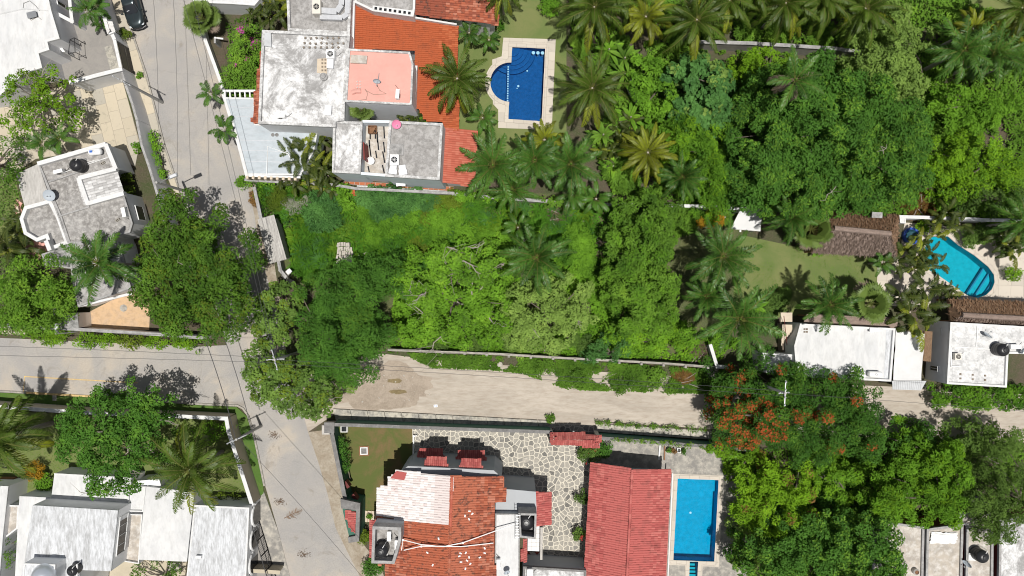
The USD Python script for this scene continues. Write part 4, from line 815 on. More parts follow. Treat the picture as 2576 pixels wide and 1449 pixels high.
# ---------------------------------------------------------------- houses
def wseg(P, i, z):                                           # plan points of a sheet segment at height z
    return W(*P[i], z), W(*P[(i + 1) % len(P)], z)
RT = np.random.default_rng(11)

# 1. white house at the top left
h = thing('house', 'white flat-roofed house with stepped corners in the top left corner', 'house')
A1 = [(-80, -80), (119, -80), (123, 0), (129, 27), (150, 97), (119, 105), (124, 125), (97, 134), (106, 170), (60, 185), (0, 240), (-80, 250)]
block(h, A1, 3.5, 'grey_wall', 'roof_white', 'white_coping', 0.16, 0.25)
pa, pb = W(132, 10, 3.3), W(137, 27, 3.3); opening(h, W(123, -14, 3.5), W(126, -2, 3.5), 1.0, 2.3, out=0.04)
put(h, 'roof_ridge', G().tube([W(0, 35, 3.36), W(60, 22, 3.36), W(128, 27, 3.36)], 0.06, 5), 'roof_white')
put(h, 'skylight', G().box(W(80, 37, 3.5), [0.8, 0.5, 0.25], 0.25).box(W(80, 37, 3.65), [0.86, 0.56, 0.06], 0.25), 'grey_metal')
for i, pts in enumerate(([(58, 20), (60, 8), (75, 2), (90, 15), (100, 27)], [(86, 42), (72, 46), (78, 51), (95, 42), (104, 49)])):
    pipe_run('roof_cable', ['loose grey cable curling over the top left white roof near its upper edge', 'short reddish cable loop below the small roof hatch on the white roof'][i], [W(x, y, 3.37) for x, y in pts], 0.02, 'old_wood' if i else 'cable', 'cable')
put(h, 'buttress', G().prism(PG([(137, 107), (146, 107), (164, 130), (157, 131)], 1.6), 0, 1.6), 'white_paint')
t = thing('plant_arbour', 'thin black metal frame standing on the gravel court beside the white house', 'frame'); g = G()
c = [W(176, 100, 1.9), W(187, 95, 1.9), W(189, 131, 1.9), W(172, 136, 1.9)]
put(t, 'top_rail', G().beam(c[0], c[1], .05, .05).beam(c[1], c[2], .05, .05).beam(c[2], c[3], .05, .05).beam(c[3], c[0], .05, .05), 'black_iron')
for p in c: put(t, 'post', G().beam([p[0], p[1], -0.05], [p[0], p[1], 1.88], .05, .05), 'black_iron')
wall_run('garden_wall', 'low white wall running from the white house corner to the gravel court', [(130, 27), (181, 54), (176, 12), (171, -40)], 2.3, 0.2, 'grey_wall')
t = wall_run('street_wall', 'white street wall with grey face, black sliding gate and tiled gate roof at top left', [(226, -80), (246, -10), (268, 62)], 2.5, 0.24, 'grey_wall')
for i_, (a, b) in enumerate((((277, 76), (288, 100)), ((303, 170), (316, 214)), ((316, 215), (333, 262), ), ((333, 262), (344, 302)), ((344, 303), (356, 365)), ((356, 365), (375, 420)), ((375, 420), (396, 490)), ((396, 490), (415, 560)))):
    p = PW([a, b], 2.5); put(t, 'wall_panel', G().prism(LineString(p).buffer(0.12, cap_style=2), -0.1, 2.42), 'grey_wall')
    put(t, 'coping', G().prism(LineString(p).buffer(0.17 if i_ == 0 else 0.115, cap_style=2), 2.422, 2.5 + .004 * (i_ % 2)), 'white_coping' if i_ == 0 else 'parapet_grey')
ga, gb = W(288, 101, 2.5), W(303, 169, 2.5)
put(t, 'gate_beam', G().beam([*ga[:2], 2.46], [*gb[:2], 2.46], 0.3, 0.12), 'white_coping')
for k in range(26):
    p = ga + (gb - ga) * (k + 0.5) / 26; put(t, 'gate_slat', G().box([p[0] + 0.12, p[1], 1.1], [0.03, 0.06, 2.1], 0.2), 'black_iron')
for z in (0.1, 1.1, 2.15): put(t, 'gate_rail', G().beam([ga[0] + .12, ga[1], z], [gb[0] + .12, gb[1], z], 0.05, 0.06), 'black_iron')
pa = [W(262, 57, 2.9), W(278, 51, 2.9), W(287, 78, 2.9), W(271, 85, 2.9)]
gr = put(t, 'gate_roof', G().prism(Polygon([p[:2] for p in pa]), 2.55, 2.72), 'white_paint')
m1, m2 = (pa[0] + pa[1]) / 2, (pa[2] + pa[3]) / 2; m1[2] = m2[2] = 3.05
for s in ((pa[0], m1, m2, pa[3]), (pa[1], pa[2], m2, m1)):
    s = [np.array([*p[:2], 3.05 if p is m1 or p is m2 else 2.75]) for p in s]; dn = (s[0][:2] - s[1][:2]) if s[1] is not pa[2] else s[0][:2] - s[3][:2]
    tiles(gr, s, [1, 0.3], 0.2, 0.26, 'floor_white_tile', 0.05, most=40)
wall_run('dividing_wall', 'white wall between the gravel court and the slab patio, grey face to the patio', [(178, 207), (240, 190), (303, 174)], 2.9, 0.24, 'grey_wall')

# 2. grey house with roof tank, left
h = thing('house', 'weathered grey house with white parapets and a black roof tank at the left', 'house'); Z = 3.5
block(h, [(95, 412), (265, 362), (290, 423), (198, 448), (220, 514), (310, 484), (334, 562), (327, 585), (287, 595), (292, 615), (173, 612), (150, 544)], Z, 'grey_wall', 'roof_grey_blotch', 'parapet_grey', 0.12, 0.18)
rs = [W(200, 449, 3.5), W(291, 424, 3.2), W(307, 482, 3.2), W(219, 511, 3.5)]
rs = [np.array([*p[:2], z]) for p, z in zip(rs, (3.62, 3.25, 3.25, 3.62))]; tiles(h, rs, (rs[1] - rs[0])[:2], 0.26, 0.42, 'tile_grey', 0.05, base='roof_grey_worn')
for a, b in (((94, 412), (266, 362)), ((265, 362), (291, 425)), ((291, 424), (197, 448)), ((197, 446), (221, 515)), ((219, 512), (311, 486)), ((115, 605), (125, 630))):
    p = PW([a, b], 3.85); put(h, 'parapet', G().prism(LineString(p).buffer(0.2, cap_style=2), 3.3, 3.85 + 0.004 * (a[0] % 5)), 'white_coping')
block(h, [(40, 438), (96, 412), (127, 503), (62, 520)], 2.9, 'grey_wall', 'cement_sheet', 'parapet_grey', 0.0)
block(h, [(61, 519), (127, 501), (150, 546), (173, 612), (126, 630), (115, 599), (92, 608), (60, 589), (49, 550)], 3.3, 'white_paint', 'roof_grey_blotch', 'white_coping', 0.5, 0.34)
block(h, [(104, 639), (178, 615), (193, 655), (178, 676), (112, 668)], 2.8, 'grey_wall', 'roof_dark_worn', 'parapet_grey', 0.1, 0.15)
block(h, [(172, 612), (300, 608), (330, 725), (196, 772), (183, 725)], 3.0, 'grey_wall', 'roof_grey_worn', 'parapet_grey', 0.12, 0.18)
put(h, 'eave', G().prism(PG([(188, 771), (330, 735), (333, 741), (190, 775)], 2.5), 2.35, 2.5), 'white_coping')
for a, b, nm in (((150, 544), (226, 520), 'roof_rib'), ((122, 458), (200, 432), 'roof_rib'), ((100, 414), (172, 610), 'roof_rib')):
    put(h, nm, G().beam(W(*a, Z - .06), W(*b, Z - .06), 0.14, 0.14), 'parapet_grey')
opening(h, W(325, 512, 3.4), W(335, 550, 3.4), 0.9, 2.3, bars=4, out=0.05)
put(h, 'terrace_edge', G().beam(W(45, 520, .2), W(62, 590, .2), .2, .3), 'beige_paint')
water_tank('black water tank with a lid on the grey house at the left', 184, 413, 3.4, 0.62, 1.5)
gas_tank('white horizontal gas tank with a blue band on the grey house roof', 237, 381, 3.4, 0.1, band='blue_paint')
ac_unit('white air conditioner lying left of the black tank on the grey roof', 146, 431, 3.4, 0.25)
ac_unit('white air conditioner by the right edge of the dark grey roof', 311, 534, 3.4, -1.35, (0.9, 0.36, 0.6))
dish('grey blue satellite dish on the parapet of the grey house', 125, 491, 3.5, 0.4, 0.55, tilt=0.35)
pipe_run('roof_pipe', 'white water pipe running from the black tank across the grey roof', [W(205, 413, 3.5), W(235, 405, 3.5), W(275, 395, 3.5), W(150, 437, 3.5)], 0.03)
for (x, y, l) in ((259, 410, 'stack of grey vent blocks on the pale end of the tank roof'), (296, 553, 'loose hollow block lying on the dark grey roof')):
    g = G(); w = W(x, y, 3.5); t = thing('hollow_block', l, 'block', (w[0], w[1], 3.38), 0.6); put(t, 'shell', G().box([0, .08, .1], [.4, .03, .2]).box([0, -.08, .1], [.4, .03, .2]).box([-.185, 0, .1], [.03, .13, .2]).box([.185, 0, .1], [.03, .13, .2]).box([0, 0, .1], [.03, .13, .2]), 'limestone')
t = thing('lean_to', 'small grey sheet-roofed lean-to shed by the street wall at lower left', 'shed')
P = PG([(148, 787), (195, 785), (198, 826), (150, 824)], 2.3); put(t, 'wall', G().prism(inset(P, .08), 0, 2.2), 'grey_wall'); put(t, 'roof', G().slab(P, lambda x, y: 2.3 + 0.0 * x, 0.08), 'roof_dark_worn')
t = thing('water_bottle', 'yellow plastic drum in the shade beside the lean-to', 'drum', (*W(206, 807, .7)[:2], 0)); put(t, 'body', G().lathe([0, 0, 0], [(0, 0), (.22, 0), (.24, .05), (.24, .6), (.2, .68), (.08, .72), (0, .72)], 18), 'yellow_plastic', smooth=40); put(t, 'cap', G().lathe([0, 0, .71], [(.06, 0), (.06, .05), (0, .05)], 12), 'white_plastic')
t = thing('patio_drain', 'round patched drain cover on the peach patio', 'drain', (*W(311, 775)[:2], 0.012)); put(t, 'surround', G().lathe([0, 0, 0], [(.38, 0), (.38, .02), (.14, .02)], 8), 'ledge'); put(t, 'lid', G().lathe([0, 0, 0], [(.135, .0), (.135, .03), (0, .03)], 14), 'kerb')
wall_run('street_boundary_wall', 'grey wall between the peach patio and the clipped yellow green hedges', [(-40, 816), (69, 823), (140, 825), (300, 835), (410, 842), (510, 850)], 1.9, 0.2, 'grey_wall', 'parapet_grey')
wall_run('side_wall', 'short grey wall left of the lean-to shed', [(137, 780), (140, 825)], 1.9, 0.2, 'grey_wall', 'parapet_grey')

# 3. the big house at the top centre
h = thing('house', 'large house with worn white roofs, a pink roof and orange tiled terraces, top centre', 'house')
block(h, [(659, 75), (881, 85), (877, 124), (868, 256), (866, 302), (844, 306), (844, 320), (649, 311)], 6.2, 'grey_wall', 'roof_white_worn', 'parapet_worn', 0.3, 0.25)
block(h, [(718, -80), (884, -80), (884, 0), (880, 86), (724, 77)], 5.6, 'grey_wall', 'roof_grey_worn', 'parapet_worn', 0.3, 0.25)
block(h, [(876, 122), (1031, 130), (1040, 160), (1036, 262), (1028, 264), (868, 256)], 6.9, 'grey_wall', 'roof_pink', 'parapet_worn', 0.15, 0.18)
block(h, [(838, 304), (912, 306), (907, 437), (835, 434)], 5.8, 'blue_grey_wall', 'roof_white_worn', 'parapet_worn', 0.3, 0.22)
block(h, [(979, 303), (1114, 310), (1106, 453), (968, 444)], 6.3, 'blue_grey_wall', 'roof_grey_worn', 'parapet_worn', 0.3, 0.24)
block(h, [(908, 303), (982, 304), (976, 446), (904, 436)], 4.2, 'blue_grey_wall', 'roof_sandy', 'parapet_worn', 0.15, 0.02)
for q_ in ([(908, 436), (972, 441)], [(912, 305), (982, 306)]): put(h, 'terrace_wall', G().prism(LineString(PW(q_, 5.6)).buffer(.12, cap_style=2), 4.0, 5.603), 'blue_grey_wall')
put(h, 'terrace_door', G().box(W(921, 385, 5.2), [.08, 1.6, 2.1], 0.05), 'door_red')
block(h, [(892, -80), (1046, -80), (1044, 20), (1040, 42), (938, 28), (892, 6)], 5.2, 'white_paint', 'roof_grey_worn', 'white_coping', 0.25, 0.2)
for i in range(8):
    w = W(945 + i * 12.1, 20.5 + i * 1.7, 5.3); put(h, 'vent_opening', G().box([w[0], w[1], 5.24], [.24, .24, .09], -.1).box([w[0], w[1], 5.29], [.17, .17, .012], -.1), 'window_dark')
put(h, 'vent_strip', G().prism(PG([(938, 14), (1040, 27), (1038, 41), (937, 28)], 5.18), 4.9, 5.215), 'white_coping')
# orange tiled roof sloping gently to the garden, cut out round the pink block
zo = lambda x, y: 3.9 - 0.0 * np.asarray(x)
O_D = [(894, 5), (938, 26), (1040, 42), (1149, 62), (1156, 327), (1119, 324), (1112, 306), (1075, 306), (1046, 266), (1046, 128), (890, 122)]
O3 = [np.r_[W(x, y, 4.3 - (x - 890) / 266 * 0.9)[:2], 4.3 - (x - 890) / 266 * 0.9] for x, y in O_D]
orf = UsdGeom.Xform.Define(stage, numbered(str(h.GetPath()), 'tile_roof')).GetPrim()
tiles(orf, O3, [1, -0.03], 0.19, 0.31, 'tile_orange', 0.055, RT, base='tile_orange')
put(h, 'wall', G().prism(inset(Polygon([p[:2] for p in O3]), 0.35), 0, 3.3), 'grey_wall')
put(h, 'roof_curb', G().beam(W(892, 4, 4.5), W(889, 122, 4.5), .16, .5), 'white_coping'); put(h, 'roof_curb', G().beam(W(939, 29, 4.3), W(1149, 63, 3.7), .16, .45), 'white_coping')
E3 = [np.r_[W(x, y, z)[:2], z] for x, y, z in ((1044, -80, 4.9), (1252, -80, 4.4), (1250, 62, 4.2), (1044, 37, 4.7))]
erf = UsdGeom.Xform.Define(stage, numbered(str(h.GetPath()), 'tile_roof')).GetPrim(); tiles(erf, E3, [1, -0.06], 0.22, 0.36, 'tile_worn', 0.06, RT, base='tile_brick')
put(h, 'wall', G().prism(inset(Polygon([p[:2] for p in E3]), 0.3), 0, 3.9), 'grey_wall')
J3 = [np.r_[W(x, y, z)[:2], z] for x, y, z in ((1117, 322, 3.6), (1199, 331, 3.1), (1196, 420, 3.1), (1190, 468, 3.1), (1111, 460, 3.6))]
jrf = UsdGeom.Xform.Define(stage, numbered(str(h.GetPath()), 'tile_roof')).GetPrim(); tiles(jrf, J3, [1, -0.06], 0.21, 0.34, 'tile_brick', 0.06, RT, base='tile_brick')
put(h, 'wall', G().prism(inset(Polygon([p[:2] for p in J3]), 0.3), 0, 2.9), 'grey_wall')
K3 = [np.r_[W(x, y, z)[:2], z] for x, y, z in ((648, 190, 3.4), (658, 130, 3.6), (658, 312, 3.6), (634, 308, 3.2))]
krf = UsdGeom.Xform.Define(stage, numbered(str(h.GetPath()), 'tile_roof')).GetPrim(); tiles(krf, K3, [-1, 0], 0.21, 0.34, 'tile_worn', 0.06, RT, base='tile_brick')
put(h, 'window_hood', G().prism(PG([(1039, 165), (1050, 165), (1045, 262), (1037, 262)], 4.6), 4.48, 4.6), 'white_coping')
put(h, 'parapet_wall', G().prism(PG([(661, 80), (682, 82), (683, 118), (662, 115)], 6.1), 5.9, 6.18), 'corrugated')
put(h, 'roof_ledge', G().prism(PG([(882, 138), (924, 140), (922, 160), (881, 158)], 6.95), 6.72, 6.98), 'roof_sandy')
block(h, [(562, 244), (640, 246), (644, 311), (800, 326), (790, 380), (757, 441), (621, 440), (600, 360)], 2.9, 'blue_grey_wall', 'roof_blue_white', 'white_coping', 0.06, 0.16)
for i in range(7):
    put(h, 'pergola_beam', G().beam(W(566 + i * 12.5, 231, 2.9), W(567 + i * 12.5, 245, 2.9), .14, .14), 'white_paint')
put(h, 'pergola_beam', G().beam(W(561, 229, 2.92), W(643, 229, 2.92), .2, .2), 'white_paint')
for x_ in (686, 696): put(h, 'roof_drain', G().lathe([*W(x_, 339, 2.9)[:2], 2.84], [(.17, 0), (.17, .05), (.13, .06), (0, .06)], 16), 'coping_grey')
put(h, 'roof_pipe', G().tube([W(671, 441, 2.95), W(673, 368, 2.95), W(725, 387, 2.95), W(752, 436, 2.95)], .04, 6), 'white_plastic')
for y_ in (268, 292, 352, 378, 405): put(h, 'roof_seam', G().beam(W(574 + (y_ - 268) * .27, y_, 2.845), W(640 + (y_ - 268) * .9 if y_ < 310 else 745, y_ + 4, 2.845), .05, .02), 'duct_metal')
for i in range(9):
    put(h, 'railing_post', G().box(W(626 + i * 15, 447.5 + i * .5, 2.6), [.25, .3, .9]), 'beige_paint')
put(h, 'pergola_beam', G().beam(W(618, 442, 2.95), W(756, 446, 2.95), .2, .12), 'white_paint')
# footway of terracotta tiles along the south wall
TF = PG([(869, 455), (1142, 470), (1141, 482), (900, 466), (866, 462)]); ft = UsdGeom.Xform.Define(stage, numbered(str(h.GetPath()), 'tiled_walk')).GetPrim()
put(ft, 'bed', G().prism(TF, -.02, .12), 'pale_stone'); pieces(ft, pick(grid_polys(TF, -0.055, 0.53, 0.5)), .122, .02, 'floor_terracotta', 'floor_tile', RT, gap=.02)
b = ac_unit('beige air conditioner with round fan feeding the silver ducts, top centre roof', 796, 17, 5.3, 1.57, (1.3, 0.75, 0.9), 'ac_beige', topfan=True)
t = thing('air_duct', 'bent silver air duct on the grey roof at the top edge', 'air duct'); z = 5.6
put(t, 'run', G().beam(W(806, 28, z), W(848, 31, z), .55, .45).beam(W(848, 31, z), W(860, 14, z), .5, .44).beam(W(860, 14, z), W(862, -40, z), .5, .43), 'duct_metal')
put(t, 'return_run', G().beam(W(806, 44, z), W(862, 46, z), .45, .42).beam(W(862, 46, z), W(875, 36, z), .45, .41).beam(W(875, 36, z), W(876, -40, z), .45, .40), 'duct_metal')
t = thing('air_duct', 'short pale duct hood below the white air conditioner on the worn roof', 'air duct'); put(t, 'hood', G().beam(W(832, 147, 6.2), W(831, 172, 6.05), .6, .35), 'duct_metal')
ac_unit('white air conditioner box standing above the pale duct hood', 831, 136, 5.9, 0, (0.75, 0.8, .7), topfan=True)
t = thing('air_duct', 'second duct hood low on the worn white roof', 'air duct'); put(t, 'hood', G().beam(W(827, 265, 6.15), W(825, 290, 6.05), .6, .3), 'duct_metal')
ac_unit('small white air conditioner near the lower left corner of the worn roof', 706, 292, 5.9, 0.03, (0.75, .3, .5))
t = thing('roof_vent', 'round vent cap with a square collar on the worn white roof', 'vent', (*W(813, 192, 6.2)[:2], 5.9)); put(t, 'cap', G().lathe([0, 0, .0], [(.36, 0), (.36, .22), (.22, .3), (.2, .42), (0, .44)], 18), 'parapet_grey', smooth=35)
g = G()
t = thing('vent_block', 'cream slab with rows of square vents on the worn white roof', 'vent'); put(t, 'slab', G().prism(PG([(798, 148), (823, 146), (822, 185), (797, 183)], 5.98), 5.9, 5.98), 'beige_paint')
for i in range(4):
    for j in range(2): put(t, 'vent', G().box(W(811 + j * 7.5, 150 + i * 9, 6.0), [.16, .16, .06]), 'old_wood')
RV = [(768 + i * 14, 95 + (i % 2) * 1.5) for i in range(7)] + [(766 + i * 14, 108 + (i % 3)) for i in range(8)] + [(764 + i * 14.5, 119) for i in range(7)]
ORD = ['first', 'second', 'third', 'fourth', 'fifth', 'sixth', 'seventh', 'eighth', 'ninth', 'tenth', 'eleventh', 'twelfth', 'thirteenth', 'fourteenth', 'fifteenth', 'sixteenth', 'seventeenth', 'eighteenth', 'nineteenth', 'twentieth'] + ['%s from last' % k for k in ('third', 'second')] + ['last']
first = None
for i_, (x, y) in enumerate(RV):
    row, col = ((0, i_) if i_ < 7 else (1, i_ - 7) if i_ < 15 else (2, i_ - 15)); lb = '%s stud from the left in the %s row of studs on the worn white roof' % (ORD[col], ('top', 'middle', 'bottom')[row])
    w = W(x, y, 6.0)
    if first is None:
        first = thing('roof_stud', lb, 'stud', (w[0], w[1], 5.9), group='studs on the worn white roof'); put(first, 'base', G().box([0, 0, .05], [.2, .2, .1]), 'coping_grey'); put(first, 'cap', G().box([0, 0, .11], [.15, .15, .03]), 'old_wood')
    else: dup(first, lb, (w[0], w[1], 5.9), RT.uniform(0, 1))
t = dish('grey satellite dish on a thin mast in the middle of the pink roof', 948, 201, 6.75, 0.0, .34, tilt=1.25)
put(t, 'brace', G().beam([.05, .15, .1], [.12, .75, .02], .05, .05), 'grey_metal')
ac_unit('white air conditioner at the right of the pink roof', 1000, 236, 6.75, 1.5, (.85, .32, .55))
t = thing('roof_curb', 'pink masonry hump on the left of the pink roof', 'curb'); put(t, 'hump', G().tube([W(885, 233, 6.8), W(895, 229, 6.85), W(908, 229, 6.8)], .22, 8), 'roof_pink')
for i in range(6):
    w = W(899.5 + (i % 2) * 7, 206 + (i // 2) * 7.5, 6.8); n = dict(group='white pipe stubs on the pink roof')
    t = thing('pipe_stub', '%s white pipe stub in the %s column of stubs on the pink roof' % (('upper', 'middle', 'lower')[i // 2], ('left', 'right')[i % 2]), 'pipe', (w[0], w[1], 6.74), **n); put(t, 'stub', G().lathe([0, 0, 0], [(.05, 0), (.05, .2), (.035, .2), (.035, .05)], 10), 'white_plastic'); put(t, 'flange', G().lathe([0, 0, 0], [(.09, .0), (.09, .03), (.05, .03)], 10), 'roof_pink')
pipe_run('roof_cable', 'thin cable winding from the dish to the white unit over the pink roof', [W(x, y, 6.77) for x, y in ((948, 214), (956, 228), (972, 236), (940, 238), (921, 228), (918, 224), (925, 235), (921, 250), (900, 253))], .02, 'old_wood', 'cable')
t = dish('pink satellite dish on the parapet of the grey roof beside the sunken terrace', 997, 312, 6.1, 0.5, .42, 'dish_pink', .5)
ac_unit('white air conditioner above two ducts on the grey roof', 992, 402, 6.05, 1.57, (.95, .8, .7), topfan=True)
for (x, y, x2, y2, l) in ((991, 414, 988, 438, 'left silver duct below the white unit on the grey roof'), (1012, 416, 1015, 440, 'right silver duct with a bent collar on the grey roof')):
    t = thing('air_duct', l, 'air duct'); put(t, 'hood', G().beam(W(x, y, 6.25), W((x + x2) / 2, (y + y2) / 2, 6.25), .62, .35).beam(W((x + x2) / 2, (y + y2) / 2, 6.22), W(x2, y2, 6.2), .75, .33), 'duct_metal')
t = thing('roof_hatch', 'square grey roof hatch slab with a curb on the grey roof', 'hatch'); put(t, 'curb', G().prism(PG([(979, 361), (1016, 362), (1015, 391), (978, 390)], 6.15), 6.0, 6.15), 'parapet_grey'); put(t, 'lid', G().prism(PG([(980, 363), (1011, 364), (1010, 388), (979, 387)], 6.2), 6.151, 6.2), 'roof_dark_worn')
ac_unit('white air conditioner hung low on the blue grey south wall', 1008, 463.5, 1.6, 0.05, (.9, .34, .55))
t = thing('terrace_chair', 'white round plastic chair in the sunken terrace', 'chair', (*W(934, 406, 4.5)[:2], 4.06)); put(t, 'seat', G().lathe([0, 0, .4], [(0, 0), (.3, 0), (.32, .04), (0, .05)], 16), 'white_plastic'); put(t, 'backrest', G().lathe([0, 0, .42], [(.33, 0), (.37, .38), (.34, .38), (.31, .04)], 16), 'white_plastic')
for k in range(4): put(t, 'leg', G().tube([[.24 * math.cos(k * 1.57 + .8), .24 * math.sin(k * 1.57 + .8), 0], [.2 * math.cos(k * 1.57 + .8), .2 * math.sin(k * 1.57 + .8), .4]], .025, 6), 'white_plastic')
t = thing('timber_crate', 'open box of brown timber offcuts in the top of the sunken terrace', 'crate', (*W(936, 325, 4.6)[:2], 4.06)); put(t, 'box', G().box([0, .35, .25], [.8, .04, .5]).box([0, -.35, .25], [.8, .04, .5]).box([.38, 0, .25], [.04, .66, .5]).box([-.38, 0, .25], [.04, .66, .5]).box([0, 0, .03], [.7, .64, .05]), 'brown_wood')
for k in range(6): put(t, 'board', G().box([-.2 + .08 * k, .0, .3 + .035 * k], [.09, .62, .03], .5 - .2 * k), 'brown_wood')
for k, (x, y, l) in enumerate(((931, 343, .5), (944, 338, .8), (949, 345, 1.0), (966, 332, 1.2), (929, 360, .6), (951, 365, .9), (966, 370, 1.0), (931, 380, 1.2), (946, 388, .7), (965, 395, 1.1), (927, 425, .6), (964, 425, .8))):
    t = thing('timber_offcut', 'dark timber offcut on the sunken terrace floor, %s counted from the top' % ORD[k], 'timber', (*W(x, y, 4.2)[:2], 4.058), group='timber offcuts on the sunken terrace'); put(t, 'plank', G().box([0, 0, .05], [.12, l, .1], .02 * k), 'window_dark')
wall_run('garden_boundary_wall', 'grey white boundary wall between the big house and the overgrown lot', [(618, 452), (756, 461), (840, 465), (895, 474), (1140, 486)], 1.8, 0.18, 'pale_stone', 'parapet_grey', .04)
t = thing('balustrade', 'pale pierced balustrade along the terracotta walk', 'balustrade'); put(t, 'rail', G().beam(W(898, 468, .95), W(1140, 483, .95), .14, .08), 'parapet_worn'); put(t, 'kerb', G().beam(W(899, 468, .2), W(1140, 483, .2), .14, .1), 'parapet_worn')
for i in range(60):
    f = (i + .5) / 60; put(t, 'baluster', G().beam(W(898 + 242 * f, 468 + 15 * f, .25), W(898 + 242 * f, 468 + 15 * f, .91), .09, .09), 'parapet_worn')
wall_run('street_side_wall', 'low white wall along the road beside the bougainvillea bed', [(470, -80), (488, 0), (516, 100), (540, 165), (564, 232)], 1.0, 0.2, 'white_paint')
wall_run('carport_street_wall', 'white wall along the road beside the pale blue carport roof', [(562, 238), (600, 362), (622, 446)], 2.6, 0.2, 'white_paint')
h = thing('house', 'white roof corner of a building behind the fan palm at the top edge', 'house'); block(h, [(487, -80), (720, -80), (640, 14), (586, 10), (492, 6)], 2.8, 'grey_wall', 'roof_white', 'white_coping', .2, .2)
put(h, 'gate_post', G().prism(PG([(538, 94), (543, 94), (543, 108), (538, 108)], 1.4), 0, 1.4), 'parapet_grey'); put(h, 'gate_beam', G().beam(W(540, 95, 1.4), W(562, 98, 1.4), .15, .15), 'white_paint')
# shed and ruined gate by the overgrown lot
t = thing('shed', 'low shed with a pale corrugated cement roof by the road, centre left', 'shed')
S3 = [np.r_[W(x, y, z)[:2], z] for x, y, z in ((648, 552, 2.1), (689, 540, 2.6), (721, 652, 2.6), (677, 664, 2.1))]; zf = plane(S3); SP = Polygon([p[:2] for p in S3])
put(t, 'wall', G().prism(inset(SP, .2), 0, 2.0), 'block_wall')
rf = put(t, 'roof', G().slab(SP, lambda x, y: zf(x, y), .05), 'cement_sheet')
e1, e2 = S3[1] - S3[0], S3[2] - S3[1]
for k in range(7):
    a = S3[0] + e1 * (k + .5) / 7; put(rf, 'corrugation', G().tube([a, a + (S3[3] - S3[0]) * .5, a + (S3[3] - S3[0])], .07 if k % 2 else .05, 6), 'cement_sheet')
wall_run('lot_wall', 'old grey block wall along the road above the cement-roofed shed', [(640, 474), (655, 545), (662, 562)], 1.6, .2, 'block_wall', 'parapet_grey')
wall_run('lot_wall', 'broken grey block wall from the shed to the white gate posts', [(700, 655), (705, 680), (718, 696)], 1.5, .2, 'block_wall', 'parapet_grey')
t = thing('gate_post', 'white leaning gate post slab beside the broken block wall', 'gate post'); put(t, 'slab', G().beam(W(712, 699, .2), W(728, 682, 1.6), .5, .12), 'pale_stone'); put(t, 'cap', G().box(W(727, 683, 1.65), [.5, .4, .1], .7), 'white_paint')
t = thing('gate_post', 'second white gate post lying in the shade below the first', 'gate post'); put(t, 'slab', G().beam(W(722, 703, .3), W(737, 711, .9), .4, .12), 'pale_stone'); put(t, 'cap', G().box(W(738, 711, .9), [.3, .3, .1], .7), 'white_paint')
t = wall_run('lot_wall', 'long grey block wall with stub posts between the overgrown lot and the dirt road', [(978, 880), (1100, 885), (1260, 891), (1420, 901), (1560, 908), (1680, 915), (1822, 926)], 1.6, .16, 'block_wall', 'kerb', .03)
for i in range(14): put(t, 'post', G().box(W(1060 + i * 55, 881 + i * 3.2, .9), [.22, .25, 1.75]), 'block_wall')
wall_run('lot_wall', 'short white-topped wall running up beside the palms at the end of the lot', [(1788, 870), (1804, 922), (1830, 924)], 1.7, .2, 'block_wall', 'white_coping')
wall_run('back_wall', 'grey concrete wall behind the coconut palms, upper right', [(1760, 105), (1880, 108), (2000, 115), (2100, 122), (2170, 131)], 2.2, .22, 'block_wall', 'parapet_grey')
wall_run('back_wall', 'short grey wall stub between the palm and the bright green shrubs', [(1586, 205), (1605, 258)], 2.0, .2, 'block_wall', 'parapet_grey')
wall_run('back_wall', 'white wall behind the yellow croton at the right of the overgrown lot', [(1725, 518), (1760, 519), (1830, 523), (1920, 528)], 2.0, .2, 'white_paint', 'white_coping')
wall_run('back_wall', 'grey block wall under the royal palms between the pool garden and the lot', [(1142, 488), (1290, 500), (1500, 514), (1722, 518)], 1.6, .2, 'block_wall', 'parapet_grey')
wall_run('back_wall', 'white wall to the right of the thatched roof', [(2262, 545), (2360, 548), (2480, 553), (2600, 556)], 2.0, .2, 'grey_wall', 'white_coping')

